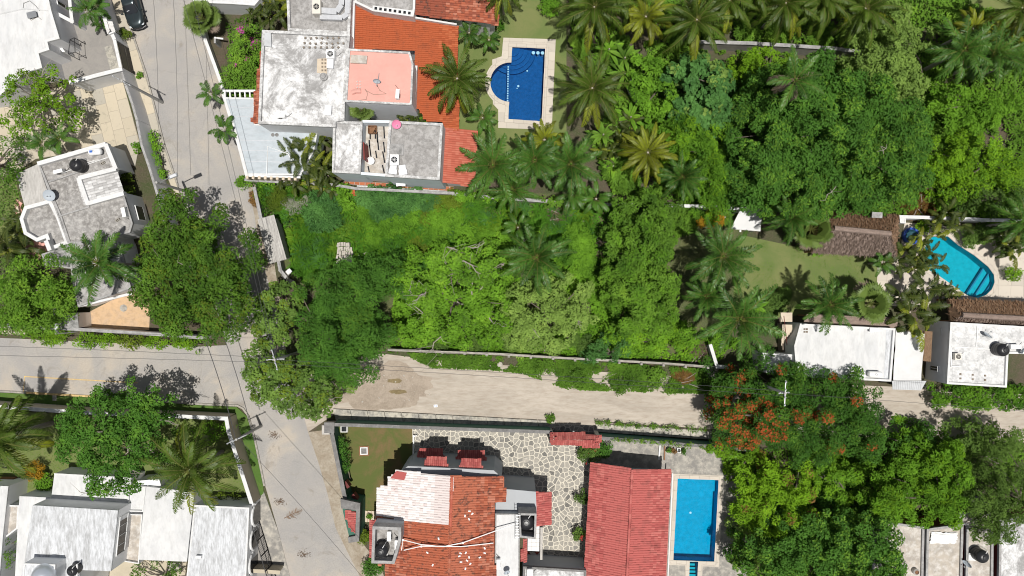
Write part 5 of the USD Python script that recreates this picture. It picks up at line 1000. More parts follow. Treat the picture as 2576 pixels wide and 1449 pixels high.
# 4. white canvas, thatched roofs, right
t = thing('canopy', 'white canvas canopy with a palm shadow across it', 'canopy'); CP_ = PG([(1838, 576), (1862, 528), (1918, 526), (1913, 582)], 2.5); put(t, 'cloth', G().slab(CP_, lambda x, y: 2.5 - .02 * x + 0.02 * x, .05), 'shade_cloth')
for (x, y) in ((1841, 573), (1863, 531), (1914, 530), (1909, 578)): put(t, 'pole', G().tube([[*W(x, y, 2.5)[:2], -.05], [*W(x, y, 2.5)[:2], 2.45]], .05, 8), 'white_paint')
put(t, 'lamp', G().lathe([*W(1862, 581, 2.4)[:2], 2.3], [(0, 0), (.1, .03), (.12, .12), (.08, .2), (0, .22)], 12), 'white_plastic')
def thatch(name, label, eave, ridge, ze, zr, seed, warm=0):
    """Hipped thatch: eave outline (4 corners) and two ridge ends on the survey sheet; layered straw courses."""
    rng = np.random.default_rng(seed); t = thing(name, label, 'thatched roof'); E = [W(*p, ze) for p in eave]; Rg = [W(*p, zr) for p in ridge]
    faces = [(E[0], E[1], Rg[1], Rg[0]), (E[1], E[2], Rg[1]), (E[2], E[3], Rg[0], Rg[1]), (E[3], E[0], Rg[0])]
    for k, F in enumerate(faces):
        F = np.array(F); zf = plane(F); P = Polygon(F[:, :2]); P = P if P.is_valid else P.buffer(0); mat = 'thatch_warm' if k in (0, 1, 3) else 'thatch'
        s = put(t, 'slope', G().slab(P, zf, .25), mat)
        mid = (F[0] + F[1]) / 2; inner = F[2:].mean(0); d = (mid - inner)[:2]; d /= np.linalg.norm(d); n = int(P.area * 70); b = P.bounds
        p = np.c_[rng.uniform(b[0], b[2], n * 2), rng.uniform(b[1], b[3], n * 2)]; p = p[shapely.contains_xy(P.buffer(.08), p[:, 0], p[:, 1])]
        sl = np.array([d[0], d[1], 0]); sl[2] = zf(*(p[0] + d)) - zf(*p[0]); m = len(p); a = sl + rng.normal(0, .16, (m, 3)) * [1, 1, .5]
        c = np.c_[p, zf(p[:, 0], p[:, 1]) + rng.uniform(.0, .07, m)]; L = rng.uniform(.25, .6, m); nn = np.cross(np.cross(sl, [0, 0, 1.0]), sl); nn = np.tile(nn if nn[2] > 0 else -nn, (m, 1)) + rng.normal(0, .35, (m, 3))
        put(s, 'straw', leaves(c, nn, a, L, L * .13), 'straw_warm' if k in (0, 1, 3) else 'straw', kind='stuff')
    put(t, 'ridge_cap', G().tube([Rg[0], (Rg[0] + Rg[1]) / 2 + [0, 0, .05], Rg[1]], .26, 8), 'thatch')
    c = np.mean(E, 0)
    for e in E: put(t, 'post', G().tube([[*(e[:2] * .9 + c[:2] * .1), -.05], [*(e[:2] * .9 + c[:2] * .1), ze + .1]], .09, 7), 'brown_wood')
    return t
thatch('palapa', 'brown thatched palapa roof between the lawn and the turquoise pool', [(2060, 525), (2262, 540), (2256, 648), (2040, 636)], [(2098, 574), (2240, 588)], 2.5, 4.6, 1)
t = thing('chimney_slab', 'grey slab chimney standing on the upper edge of the thatched roof', 'chimney'); put(t, 'slab', G().box(W(2206, 541, 3.7), [1.0, .55, .12], -.05), 'parapet_grey'); put(t, 'stack', G().box([*W(2206, 541, 3.6)[:2], 3.0], [.8, .45, 1.3], -.05), 'pale_stone')
block_t = thing('pump_house', 'small white block beside the thatched roof and the spa', 'pump house'); block(block_t, [(2264, 549), (2279, 549), (2279, 562), (2264, 561)], 1.3, 'white_paint', 'roof_white', 'white_coping', .05, .1)
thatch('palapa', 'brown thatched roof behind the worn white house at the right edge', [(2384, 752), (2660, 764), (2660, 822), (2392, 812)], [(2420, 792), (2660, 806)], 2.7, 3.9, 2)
t = thing('palapa', 'thatched walkway roof mostly hidden under the fan palms', 'thatched roof'); P = PG([(2030, 790), (2260, 800), (2256, 826), (2020, 816)], 2.6); put(t, 'slope', G().slab(P, lambda x, y: 2.6 + 0 * x, .2), 'thatch')
for (x, y) in ((2035, 795), (2252, 803)): put(t, 'post', G().tube([[*W(x, y, 2.6)[:2], -.05], [*W(x, y, 2.6)[:2], 2.5]], .08, 7), 'brown_wood')
t = thing('palapa', 'narrow strip of thatch between the white awning and the grey wall', 'thatched roof'); P = PG([(2326, 832), (2346, 834), (2342, 910), (2322, 908)], 2.2); put(t, 'slope', G().slab(P, lambda x, y: 2.2 + 0 * x, .2), 'thatch_warm'); put(t, 'post', G().tube([[*W(2336, 870, 2.2)[:2], -.05], [*W(2336, 870, 2.2)[:2], 2.1]], .08, 7), 'brown_wood')

# 5. white houses along the dirt road, right
h = thing('house', 'bright white flat-roofed house with outside steps above the flame tree', 'house')
block(h, [(2013, 814), (2253, 826), (2242, 960), (2004, 948), (1998, 870)], 3.6, 'grey_wall', 'roof_white', 'white_coping', .28, .2)
block(h, [(1918, 887), (2001, 892), (1998, 944), (1918, 936)], 3.0, 'white_paint', 'roof_white', 'white_coping', .1, .15)
put(h, 'skirt_wall', G().prism(LineString(PW([(1920, 893), (1919, 935)], 3.06)).buffer(.1, cap_style=2), 2.9, 3.3), 'white_coping')
put(h, 'inner_ledge', G().prism(PG([(2232, 828), (2252, 828), (2243, 957), (2226, 955)], 3.5), 3.3, 3.34), 'roof_white_streak')
for i in range(4): put(h, 'roof_stud', G().box(W(2024 + (i % 2) * 6, 828 + (i // 2) * 7, 3.36), [.16, .16, .06]), 'old_wood')
for k in range(13):
    z = .25 + k * .21; w = W(1980 + (k % 2) * .6, 874 - k * 5.6 + 14, z); put(h, 'stair_tread', G().box([w[0] - 0.05 * (12 - k) * 0.3, w[1], z], [.95, .32, .08], -.03), 'beige_paint')
put(h, 'stair_landing', G().box(W(1978, 798, 3.0), [1.1, .9, .12]), 'beige_paint'); put(h, 'stair_rail', G().beam(W(1982, 890, 1.1), W(1972, 795, 3.9), .05, .05), 'dark_red')
put(h, 'stair_wall', G().prism(PG([(1966, 815), (1972, 815), (1975, 885), (1969, 885)], 1.2), 0, 1.2), 'old_wood')
gas_tank('white rusty gas tank on the edge of the bright white roof', 2203, 942, 3.33, -.03, 1.35, .3)
t = thing('roof_hatch', 'small square white roof hatch casting a shadow on the bright white roof', 'hatch'); put(t, 'box', G().box(W(2167, 943, 3.6), [.5, .55, .5]), 'grey_wall'); put(t, 'lid', G().box(W(2167, 943, 3.9), [.56, .6, .06]), 'white_paint')
t = thing('roof_hatch', 'white box with a grey top at the upper edge of the bright white roof', 'hatch'); put(t, 'box', G().box(W(2199, 830, 3.5), [.8, .35, .3]), 'grey_wall'); put(t, 'lid', G().box(W(2199, 830, 3.7), [.86, .4, .05]), 'white_paint')
t = thing('awning', 'white cloth awning stretched between the two white houses', 'awning'); rng = np.random.default_rng(3)
xs = np.linspace(0, 1, 9); c0, c1, c2, c3 = W(2254, 830, 2.8), W(2326, 840, 2.8), W(2317, 955, 2.8), W(2247, 955, 2.8); v = []
for i in xs:
    for j in xs: p = (c0 * (1 - i) + c1 * i) * (1 - j) + (c3 * (1 - i) + c2 * i) * j; p[2] = 2.8 - .25 * math.sin(math.pi * i) * math.sin(math.pi * j) + rng.normal(0, .015) + (.08 if abs(j - .37) < .07 else 0); v.append(p)
f = [[a * 9 + b, (a + 1) * 9 + b, (a + 1) * 9 + b + 1, a * 9 + b + 1] for a in range(8) for b in range(8)]
v = np.array(v); f = np.array(f); put(t, 'cloth', (np.vstack([v, v - [0, 0, .02]]), np.vstack([f[:, ::-1], f + 81])), 'shade_cloth', smooth=True); put(t, 'front_rail', G().beam(W(2247, 956, 2.8), W(2317, 956, 2.8), .08, .08), 'white_paint')
t = thing('gate_roof', 'translucent grey sheet roof over the gate below the cloth awning', 'gate roof'); P = PG([(2243, 958), (2330, 958), (2318, 982), (2246, 980)], 2.4); put(t, 'sheeting', G().slab(P, lambda x, y: 2.4 + (y + 9.5) * .1, .03), 'corrugated')
for i in range(16): a = W(2246 + i * 4.8, 959, 2.45); put(t, 'rib', G().tube([a, W(2247 + i * 4.5, 980, 2.36)], .025, 5), 'corrugated')
put(t, 'gate', G().box([*W(2282, 969, 1.2)[:2], 1.1], [2.7, .06, 2.2], -.03), 'black_iron')
h = thing('house', 'white house with lichen-stained roof and a black tank at the right edge', 'house')
block(h, [(2391, 810), (2660, 826), (2660, 892), (2537, 890), (2533, 975), (2382, 966)], 3.6, 'grey_wall', 'roof_white_lichen', 'white_coping', .2, .2)
WA = [(2391, 810), (2382, 966)]; a, b = W(2388.5, 850, 3.5), W(2387, 876, 3.5)
opening(h, W(2384.4, 925, 3.6), W(2383.6, 940, 3.6), .9, 2.2, out=.1); put(h, 'window_hood', G().box(W(2370, 845, 2.2), [.25, 1.5, .12], .04), 'white_paint')
put(h, 'roof_pipe', G().tube([W(2393, 872, 3.45), W(2458, 875, 3.45), W(2505, 880, 3.45)], .035, 6).tube([W(2459, 818, 3.45), W(2456, 872, 3.45)], .035, 6), 'white_plastic')
for i in range(3):
    for j in range(2): put(h, 'roof_stud', G().box(W(2416 + i * 31, 941 + j * 11 + i * 2, 3.42), [.17, .17, .07]), 'old_wood')
put(h, 'roof_curb', G().beam(W(2392, 875, 3.5), W(2392, 920, 3.5), .12, .15).beam(W(2392, 921, 3.5), W(2415, 922, 3.5), .12, .15), 'white_paint')
water_tank('black water tank on the lichen-stained white roof at the right edge', 2530, 881, 3.4, .62, 1.3)
dish('grey satellite dish tilted on the lichen-stained white roof', 2483, 845, 3.4, 2.6, .42, tilt=1.1)
ac_unit('beige air conditioner with a round fan on the lichen-stained roof', 2410, 897, 3.4, 0, (.62, .62, .5), 'ac_beige', topfan=True)
ac_unit('white air conditioner box at the right edge above the hedge', 2555, 872, 3.4, 0, (1.0, .4, .6))
dish('small grey dish at the far right edge beside the white unit', 2570, 882, 3.4, 1.2, .34, tilt=1.0)
# 6. white house at the bottom left
h = thing('house', 'large white house of stepped flat roofs in the bottom left corner', 'house')
block(h, [(137, 1191), (331, 1202), (316, 1300), (120, 1290), (130, 1245)], 2.6, 'white_shade_wall', 'roof_white', 'white_coping', .0, .1)
P2 = [(82, 1271), (297, 1284), (279, 1437), (200, 1434), (200, 1500), (40, 1500), (60, 1422)]
block(h, P2, 4.9, 'white_shade_wall', 'roof_white_streak', 'white_coping', .0, .1)
block(h, [(322, 1225), (367, 1224), (360, 1288), (320, 1287)], 2.75, 'white_shade_wall', 'roof_white', 'white_coping', .2, .12)
block(h, [(368, 1224), (489, 1238), (470, 1413), (349, 1408), (360, 1290)], 2.8, 'white_shade_wall', 'roof_white', 'white_coping', .0, .1)
block(h, [(316, 1293), (358, 1294), (349, 1419), (295, 1410)], 2.5, 'white_shade_wall', 'roof_sandy', 'white_coping', .3, .1)
block(h, [(488, 1270), (627, 1277), (617, 1500), (464, 1500)], 3.1, 'white_shade_wall', 'roof_white_streak', 'white_coping', .04, .16)
block(h, [(49, 1248), (130, 1252), (125, 1300), (75, 1500), (35, 1500), (44, 1330)], 2.7, 'white_shade_wall', 'roof_white', 'white_coping', .0, .1)
block(h, [(8, 1270), (48, 1271), (44, 1330), (5, 1360)], 2.4, 'white_shade_wall', 'roof_sandy', 'white_coping', .2, .15)
block(h, [(-80, 1220), (21, 1223), (8, 1340), (-5, 1500), (-80, 1500)], 2.9, 'white_shade_wall', 'roof_white', 'white_coping', .0, .1)
a, b = W(293, 1305, 4.9), W(283, 1405, 4.9)
opening(h, b, a, 2.9, 4.4, 'window', 'white_paint', 'window_dark', .05, 4)
for i in range(3):
    c = W(*[(626, 1308), (622, 1370), (619, 1432)][i], 3.1); put(h, 'arch', G().tube([[c[0] + .06, c[1] + 1.1 * math.cos(u), 1.3 + 1.2 * math.sin(u)] for u in np.linspace(0, math.pi, 11)], .12, 6), 'white_paint')
    put(h, 'arch_opening', G().box([c[0] + .03, c[1], 1.15], [.05, 1.9, 2.2]), 'window_dark')
put(h, 'garden_loggia', G().prism(PG([(340, 1210), (400, 1205), (405, 1222), (335, 1222)], 2.4), 0, 2.4), 'white_shade_wall'); put(h, 'planter', G().prism(PG([(-30, 1203), (34, 1203), (34, 1218), (-30, 1218)], .6), 0, .6), 'brown_wood')
put(h, 'parapet', G().beam(W(137, 1192, 2.62), W(331, 1203, 2.62), .15, .12), 'white_coping')
put(h, 'roof_box', G().prism(PG([(492, 1398), (506, 1399), (505, 1406), (491, 1405)], 3.4), 3.05, 3.4), 'white_paint')
put(h, 'patio', sheet(PG([(280, 1405), (470, 1410), (460, 1500), (270, 1500)]), .03), 'tan_wall'); put(h, 'patio_step', G().prism(PG([(420, 1415), (455, 1416), (454, 1436), (419, 1435)], .3), 0, .3), 'ledge')
t = thing('dome_box', 'white block on the bottom left roof carrying a steel dome', 'roof block'); block(t, [(60, 1417), (139, 1420), (136, 1500), (52, 1500)], 6.5, 'white_shade_wall', 'roof_white_streak', 'white_coping', .05, .12, z0=4.8)
c = W(99, 1456, 7.2); put(t, 'dome', G().lathe([c[0], c[1], 6.45], [(1.12, 0), (1.08, .25), (.9, .62), (.6, .9), (.3, 1.02), (0, 1.06)], 30), 'dome_steel', smooth=60)
water_tank('black water tank in the bottom left corner beside the steel dome', 176, 1440, 4.9, .5, 1.2)
t = thing('lattice_screen', 'pierced white screen wall right of the bottom left black tank', 'screen'); put(t, 'frame', G().beam(W(194, 1419, 5.7), W(194, 1500, 5.7), .12, .1).beam(W(194, 1419, 5.0), W(194, 1500, 5.0), .12, .1), 'white_paint')
for k in range(12): put(t, 'slat', G().beam(W(194, 1420 + k * 5, 5.0), W(194, 1425 + k * 5, 5.7), .06, .05), 'white_paint')
wall_run('garden_wall', 'white-topped tan garden wall along the west street, turning down beside the road', [(-60, 1019), (0, 1024), (120, 1032), (240, 1040), (440, 1047), (569, 1053), (575, 1087), (604, 1178), (633, 1268)], 2.3, .3, 'tan_wall', 'white_coping', .03)
t = thing('lattice_gate', 'black iron lattice gate in panels along the driveway, bottom left', 'gate'); ga, gb = np.array([642., 1272.]), np.array([707., 1490.])
for k in range(7):
    a = W(*(ga + (gb - ga) * k / 6), 0); put(t, 'post', G().box([a[0], a[1], 1.05], [.1, .1, 2.1]), 'black_iron')
for z in (.1, 1.0, 2.05): put(t, 'rail', G().beam([*W(*ga)[:2], z], [*W(*gb)[:2], z], .06, .06), 'black_iron')
for k in range(66):
    a = W(*(ga + (gb - ga) * (k + .5) / 66), 0); put(t, 'bar', G().beam([a[0], a[1], .12], [a[0], a[1], 2.03], .025, .025), 'black_iron')
for k in range(6):
    a, b = W(*(ga + (gb - ga) * (k + .08) / 6), 0), W(*(ga + (gb - ga) * (k + .92) / 6), 0); put(t, 'brace', G().beam([*a[:2], .15], [*b[:2], 1.0], .03, .03), 'black_iron')
wall_run('yard_wall', 'tan wall at the bottom end of the lattice gate', [(628, 1436), (672, 1438), (700, 1440)], 1.6, .25, 'tan_wall', 'tan_wall')

# 7. green-walled house, bottom centre
t = wall_run('green_wall', 'green wall with a grey coping along the raised footway, left of the small red gate roof', [(838, 1068), (1000, 1073.5), (1190, 1080.5), (1385, 1087)], 2.4, .2, 'green_wall', 'coping_grey')
wall_run('green_wall', 'green wall with vines over its coping, right of the small red gate roof', [(1508, 1102), (1650, 1113), (1790, 1124), (1900, 1133)], 2.4, .2, 'green_wall', 'coping_grey')
wall_run('green_wall', 'green wall running down the road side of the brownish lawn', [(832, 1078), (848, 1158), (868, 1256)], 2.4, .26, 'green_wall', 'coping_grey', .07)
t = thing('corner_pier', 'pale stone pier at the corner of the green walls', 'pier'); put(t, 'shaft', G().box([*W(828, 1076, 1.3)[:2], 1.2], [.85, .9, 2.4]), 'pale_stone'); put(t, 'cap', G().box([*W(828, 1076, 2.5)[:2], 2.45], [.98, 1.03, .1]), 'coping_grey')
t = thing('light_well', 'square white-framed drain box in the brownish lawn', 'drain'); c = W(916, 1134); put(t, 'surround', G().box([c[0], c[1], .03], [1.0, .98, .06], .03), 'brown_wood'); put(t, 'frame', G().box([c[0], c[1], .08], [.76, .76, .08], .03), 'white_paint'); put(t, 'lid', G().box([c[0], c[1], .1], [.55, .55, .08], .03), 'coping_grey'); put(t, 'knob', G().lathe([c[0], c[1], .14], [(.05, 0), (.05, .04), (0, .06)], 10), 'grey_metal')
t = thing('light_well', 'dark cistern lid with a white frame in the corner of the green walls', 'drain'); c = W(866, 1079, .3); put(t, 'frame', G().box([c[0], c[1], .2], [.7, .65, .4]), 'white_paint'); put(t, 'lid', G().box([c[0], c[1], .4], [.5, .48, .06]), 'window_dark')
t = thing('entrance_gate', 'green entrance porch with a grey rim and small red tile roof on the road', 'gate porch')
put(t, 'wall', G().prism(PG([(858, 1258), (904, 1268), (903, 1352), (880, 1362), (862, 1290)], 2.9), 0, 2.75), 'green_wall')
put(t, 'rim', G().prism(PG([(856, 1255), (906, 1266), (903, 1362), (877, 1366), (875, 1352), (894, 1348), (896, 1284), (858, 1279)], 3.1), 2.752, 3.1), 'coping_grey')
rr = [np.r_[W(x, y, z)[:2], z] for x, y, z in ((895, 1287, 2.95), (894, 1345, 2.95), (878, 1326, 2.8), (866, 1285, 2.8))]; tiles(t, rr, [-1, 0], .19, .3, 'tile_red', .05, most=90, base='tile_red')
for (x, y) in ((873, 1218), (893, 1250)): put(t, 'porthole', G().box([*W(x, y, 1.6)[:2], 1.4], [.3, .7, .9], .6), 'dark_red')
t = thing('garden_steps', 'timber-edged garden path between the porch and the house', 'path'); 
for i in range(4): put(t, 'step', G().prism(PG([(917 + i * 9, 1284), (925 + i * 9, 1285), (924 + i * 9, 1313), (916 + i * 9, 1312)]), 0, .08 + .03 * i), 'beige_paint'); put(t, 'edging', G().prism(PG([(925.2 + i * 9, 1285), (926 + i * 9, 1285), (925 + i * 9, 1313), (924.2 + i * 9, 1313)]), 0, .12 + .03 * i), 'brown_wood')
h = thing('house', 'two-storey house with a half whitewashed red tile roof and green walls, bottom centre', 'house')
ze, zr = 6.0, 7.3
put(h, 'wall', G().prism(PG([(1010, 1184), (1028, 1170), (1240, 1178), (1262, 1200), (1262, 1260), (1230, 1262), (1240, 1520), (980, 1520), (975, 1240), (1006, 1235)], 6.0).buffer(-.35, join_style=2), 0, 5.8), 'house_grey')
NW_ = [np.r_[W(x, y, z)[:2], z] for x, y, z in ((953, 1225, ze), (980, 1222, 6.15), (979, 1200, 6.15), (999, 1184, 6.25), (1137, 1197, zr), (1131.5, 1322, zr), (950, 1299, ze))]
wr = UsdGeom.Xform.Define(stage, numbered(str(h.GetPath()), 'tile_roof')).GetPrim(); tag(wr, 'whitewashed half of the tile roof'); pl = [NW_[0], NW_[4], NW_[5], NW_[6]]
zf1 = plane(pl); NW2 = [np.r_[p[:2], zf1(*p[:2])] for p in NW_]; tiles(wr, NW2, [-1, .03], .22, .34, 'tile_whitewash', .06, RT, base='tile_whitewash')
SW_ = [np.r_[W(x, y, z)[:2], z] for x, y, z in ((951, 1299.5, ze), (1131.5, 1322.5, zr), (1127, 1520, zr), (968, 1520, 6.15), (968, 1420, 6.15), (951, 1420, ze))]; SW2 = [np.r_[p[:2], zf1(*p[:2])] for p in SW_]
wr = UsdGeom.Xform.Define(stage, numbered(str(h.GetPath()), 'tile_roof')).GetPrim(); tag(wr, 'weathered red west half of the tile roof'); tiles(wr, SW2, [-1, .03], .22, .34, 'tile_worn', .06, RT, base='tile_worn')
EE = [np.r_[W(x, y, z)[:2], z] for x, y, z in ((1138, 1198, zr), (1269, 1199, 6.1), (1269, 1260, 6.1), (1245, 1266, 6.3), (1244, 1520, 6.3), (1128, 1520, zr))]
zf2 = plane([EE[0], EE[1], EE[5], np.r_[W(1244, 1520, 6.3)[:2], 6.3]]); E2 = [np.r_[p[:2], zf2(*p[:2])] for p in EE]
wr = UsdGeom.Xform.Define(stage, numbered(str(h.GetPath()), 'tile_roof')).GetPrim(); tag(wr, 'weathered red east half of the tile roof'); tiles(wr, E2, [1, -.03], .22, .34, 'tile_worn', .06, RT, base='tile_worn')
g = G()
for i in range(28):
    a, b = W(1137.5 - i * .36, 1198 + i * 11.5, zr + .06), W(1137.5 - (i + .97) * .36, 1198 + (i + .97) * 11.5, zr + .05); put(h, 'ridge_tile', G().tube([a, b], [.11, .13], 7), 'tile_worn' if i > 10 else 'tile_brick')
put(h, 'red_patch', G().slab(PG([(998, 1184), (1025, 1187), (1018, 1206), (982, 1203)], 6.3), lambda x, y: zf1(x, y) + .12, .03), 'tile_red')
bay = PG([(1008, 1184), (1030, 1150), (1240, 1150), (1262, 1172), (1255, 1200), (1010, 1200)], 6.0)
nb = W(1020, 1188, 6.0)[1]
put(h, 'bay', G().prism(Polygon([(nbx, nby) for nbx, nby in [W(1006, 1188, 6)[:2], (W(1026, 1188, 6)[0], nb + .55), (W(1242, 1198, 6)[0], nb + .15), (W(1262, 1200, 6)[0], nb - .5), (W(1262, 1210, 6)[0], nb - .9), (W(1006, 1210, 6)[0], nb - .9)]]), 0, 5.9), 'house_grey')
ya = nb + .56
for (x0, x1, z, dy) in ((1066, 1126, 5.45, -.06), (1155, 1213, 5.45, -.24), (1048, 1116, 2.4, 0.02), (1148, 1222, 2.4, -.16)):
    ax, bx = W(x0, 0, z)[0], W(x1, 0, z)[0]; tile_awning(h, (bx, ya + dy - .05), (ax, ya + dy), z, .75, .35)
for (x0, x1, z, dy) in ((1074, 1118, 3.4, -.08), (1162, 1206, 3.4, -.27), (1060, 1104, .6, -.05), (1160, 1212, .6, -.26)):
    ax, bx = W(x0, 0, z)[0], W(x1, 0, z)[0]; opening(h, (bx, ya + dy), (ax, ya + dy), z, z + 1.4, out=.06)
block(h, [(1246, 1292), (1305, 1293), (1308, 1300), (1306, 1500), (1244, 1500)], 6.0, 'house_grey', 'roof_white', 'parapet_grey', .08, .12)
block(h, [(1248, 1228), (1348, 1237), (1350, 1293), (1246, 1291)], 5.2, 'house_grey', 'house_grey', 'house_grey', .0, .1)
TB = PG([(1304, 1291), (1350, 1292), (1348, 1357), (1307, 1352)], 7.2); put(h, 'tank_wall', G().prism(TB.difference(inset(TB, .18)), 0, 7.2), 'parapet_grey'); put(h, 'tank_floor', G().prism(inset(TB, .182), 0, 5.9), 'coping_grey')
for F in (((1322, 1235, 4.2), (1389, 1237, 3.6), (1350, 1262, 4.2)), ((1350, 1238, 4.2), (1389, 1237, 3.6), (1387, 1322, 3.6), (1350, 1322, 4.2))):
    q_ = [np.r_[W(x, y, z)[:2], z] for x, y, z in F]; wr = UsdGeom.Xform.Define(stage, numbered(str(h.GetPath()), 'tile_roof')).GetPrim(); tiles(wr, q_, [1, 0] if len(F) == 4 else [0, 1], .21, .32, 'tile_red', .06, RT, base='tile_red', most=120)
q_ = [np.r_[W(x, y, z)[:2], z] for x, y, z in ((1315, 1355, 5.0), (1327, 1355, 4.6), (1325, 1416, 4.6), (1314, 1414, 5.0))]; wr = UsdGeom.Xform.Define(stage, numbered(str(h.GetPath()), 'tile_roof')).GetPrim(); tiles(wr, q_, [1, 0], .2, .3, 'tile_red', .06, RT, base='tile_red', most=120)
TW = PG([(1328, 1322), (1360, 1323), (1359, 1387), (1327, 1386)], 3.2); put(h, 'balcony', G().prism(TW, 0, 3.18), 'house_grey'); wt = UsdGeom.Xform.Define(stage, numbered(str(h.GetPath()), 'tiled_balcony')).GetPrim(); pieces(wt, pick(grid_polys(TW, -.03, .42, .42)), 3.182, .02, 'floor_white_tile', 'floor_tile', RT, gap=.012)
put(h, 'balcony_wall', G().beam(W(1362, 1323, 3.6), W(1361, 1404, 3.6), .22, .9), 'pale_stone')
TR = PG([(1326, 1388), (1360, 1388), (1359, 1416), (1326, 1414)], .2); put(h, 'porch', G().prism(TR, -.05, .16), 'ledge'); wt = UsdGeom.Xform.Define(stage, numbered(str(h.GetPath()), 'tiled_porch')).GetPrim()
for k_, q_ in enumerate(pick(grid_polys(TR, .75, .4, .4))): pieces(wt, [q_], .162, .02, 'floor_red_tile' if (k_ % 2) else 'pool_deck', 'floor_tile', RT, gap=.01)
block(h, [(1316, 1425), (1475, 1435), (1475, 1520), (1314, 1520)], 3.4, 'house_grey', 'roof_white_worn', 'coping_grey', .25, .2)
a_ = ac_unit('white air conditioner at the bottom edge on the worn white roof right of the ladder', 1333, 1444, 3.2, 0, (.5, .9, .6))
TT = PG([(937, 1324), (1009, 1327), (1009, 1360), (992, 1419), (934, 1417)], 8.4)
put(h, 'tank_tower', G().prism(inset(TT, .004), 0, 7.3), 'house_grey'); put(h, 'tower_parapet', G().prism(TT.difference(inset(TT, .26)), 7.302, 8.4), 'parapet_grey'); put(h, 'tower_floor', G().prism(inset(TT, .262), 7.302, 7.36), 'roof_grey_blotch')
q_ = [np.r_[W(x, y, z)[:2], z] for x, y, z in ((947, 1308, 4.2), (946, 1400, 4.2), (929, 1400, 3.8), (932, 1308, 3.8))]; wr = UsdGeom.Xform.Define(stage, numbered(str(h.GetPath()), 'tile_roof')).GetPrim(); tiles(wr, q_, [-1, 0], .2, .3, 'tile_red', .06, RT, base='tile_red', most=150)
water_tank('black water tank inside the grey tower parapet, bottom centre', 957, 1390, 7.4, .6, 1.35)
water_tank('dark water tank boxed in a grey parapet beside the small red hip roof', 1324, 1317, 5.92, .72, 1.25)
ac_unit('upper white air conditioner inside the grey tower parapet', 979, 1349, 7.36, 1.57, (.85, .34, .58))
ac_unit('lower white air conditioner inside the grey tower parapet', 998, 1371, 7.36, 1.57, (.85, .34, .58))
t = thing('tank_base', 'white slab under the black tank inside the grey tower', 'slab'); put(t, 'slab', G().prism(PG([(947, 1367), (976, 1368), (975, 1397), (946, 1396)], 7.5), 7.362, 7.5), 'white_paint'); put(t, 'kerb', G().prism(PG([(948, 1368), (975, 1369), (975, 1371), (948, 1370)], 7.6), 7.5, 7.56), 'white_paint')
pipe_run('roof_pipe', 'white pipe from the tower sagging over the red tile roof to the white roof', [W(1010, 1384, 6.9), W(1014, 1358, 7.0), W(1060, 1370, 7.45), W(1115, 1375, 7.5), W(1165, 1365, 7.3), W(1245, 1336, 6.6), W(1300, 1316, 6.2)], .045)
pipe_run('roof_pipe', 'second white pipe crossing the first over the red tile roof', [W(1016, 1384, 6.9), W(1060, 1374, 7.4), W(1110, 1374, 7.56), W(1160, 1375, 7.3), W(1241, 1366, 6.6)], .045)
dish('small grey dish at the bottom edge of the white roof strip', 1274, 1437, 5.95, .5, .3)
ac_unit('white air conditioner lying at the bottom of the white roof strip', 1254, 1420, 5.95, 1.57, (.9, .34, .5))
t = thing('ladder', 'grey ladder leaning beside the boxed dark tank', 'ladder'); a, b = W(1301, 1355, 6.1), W(1304, 1293, 7.4)
for o_ in (-.2, .2): put(t, 'rail', G().beam(a + [o_, 0, 0], b + [o_, 0, 0], .04, .05), 'grey_metal')
for k in range(9): p = a + (b - a) * (k + .5) / 9; put(t, 'rung', G().beam(p - [.2, 0, 0], p + [.2, 0, 0], .03, .03), 'grey_metal')
for i, (x, y) in enumerate(((1181, 1286), (1188, 1293), (1170, 1297), (1180, 1306), (1159, 1390), (1156, 1397), (1172, 1390), (1180, 1402), (1175, 1410), (1160, 1412), (1183, 1419), (1171, 1430), (1219, 1383), (1219, 1395), (1207, 1405), (1089, 1420), (1104, 1353), (1075, 1390))):
    w = W(x, y, 7.0); t = thing('broken_tile', 'white tile chip on the weathered red roof, %s of the scatter' % (['uppermost', 'second highest', 'third highest', 'fourth highest', 'leftmost of the lower cluster', 'next to the leftmost', 'top middle', 'right of the middle', 'centre', 'lower left', 'lower right', 'lowest', 'far right upper', 'far right middle', 'far right lower', 'lowest on the west slope', 'highest on the west slope', 'leftmost'][i]), 'tile chip', (w[0], w[1], float((zf2 if x > 1135 else zf1)(w[0], w[1])) + .09), i * .7, group='white chips on the weathered red roof'); put(t, 'chip', G().box([0, 0, .02], [.22, .13, .04]), 'white_paint')
# pool house
h = thing('pool_house', 'long red tile-roofed pool house beside the lap pool', 'pool house')
L1 = [np.r_[W(x, y, z)[:2], z] for x, y, z in ((1484, 1165, 2.8), (1590, 1180, 4.2), (1574, 1500, 4.2), (1471, 1500, 2.8))]
L2 = [np.r_[W(x, y, z)[:2], z] for x, y, z in ((1591, 1180, 4.2), (1689, 1179, 3.2), (1675, 1500, 3.2), (1575, 1500, 4.2))]
for q_, d_, lb in ((L1, (L1[0] - L1[1])[:2], 'west slope'), (L2, (L2[1] - L2[0])[:2], 'east slope with brighter replaced tiles')):
    wr = UsdGeom.Xform.Define(stage, numbered(str(h.GetPath()), 'tile_roof')).GetPrim(); tag(wr, lb); tiles(wr, q_, d_, .22, .34, 'tile_red', .06, RT, base='tile_red')
put(h, 'wall', G().prism(PG([(1498, 1190), (1676, 1196), (1664, 1500), (1486, 1500)], 2.5), 0, 2.3), 'white_paint')
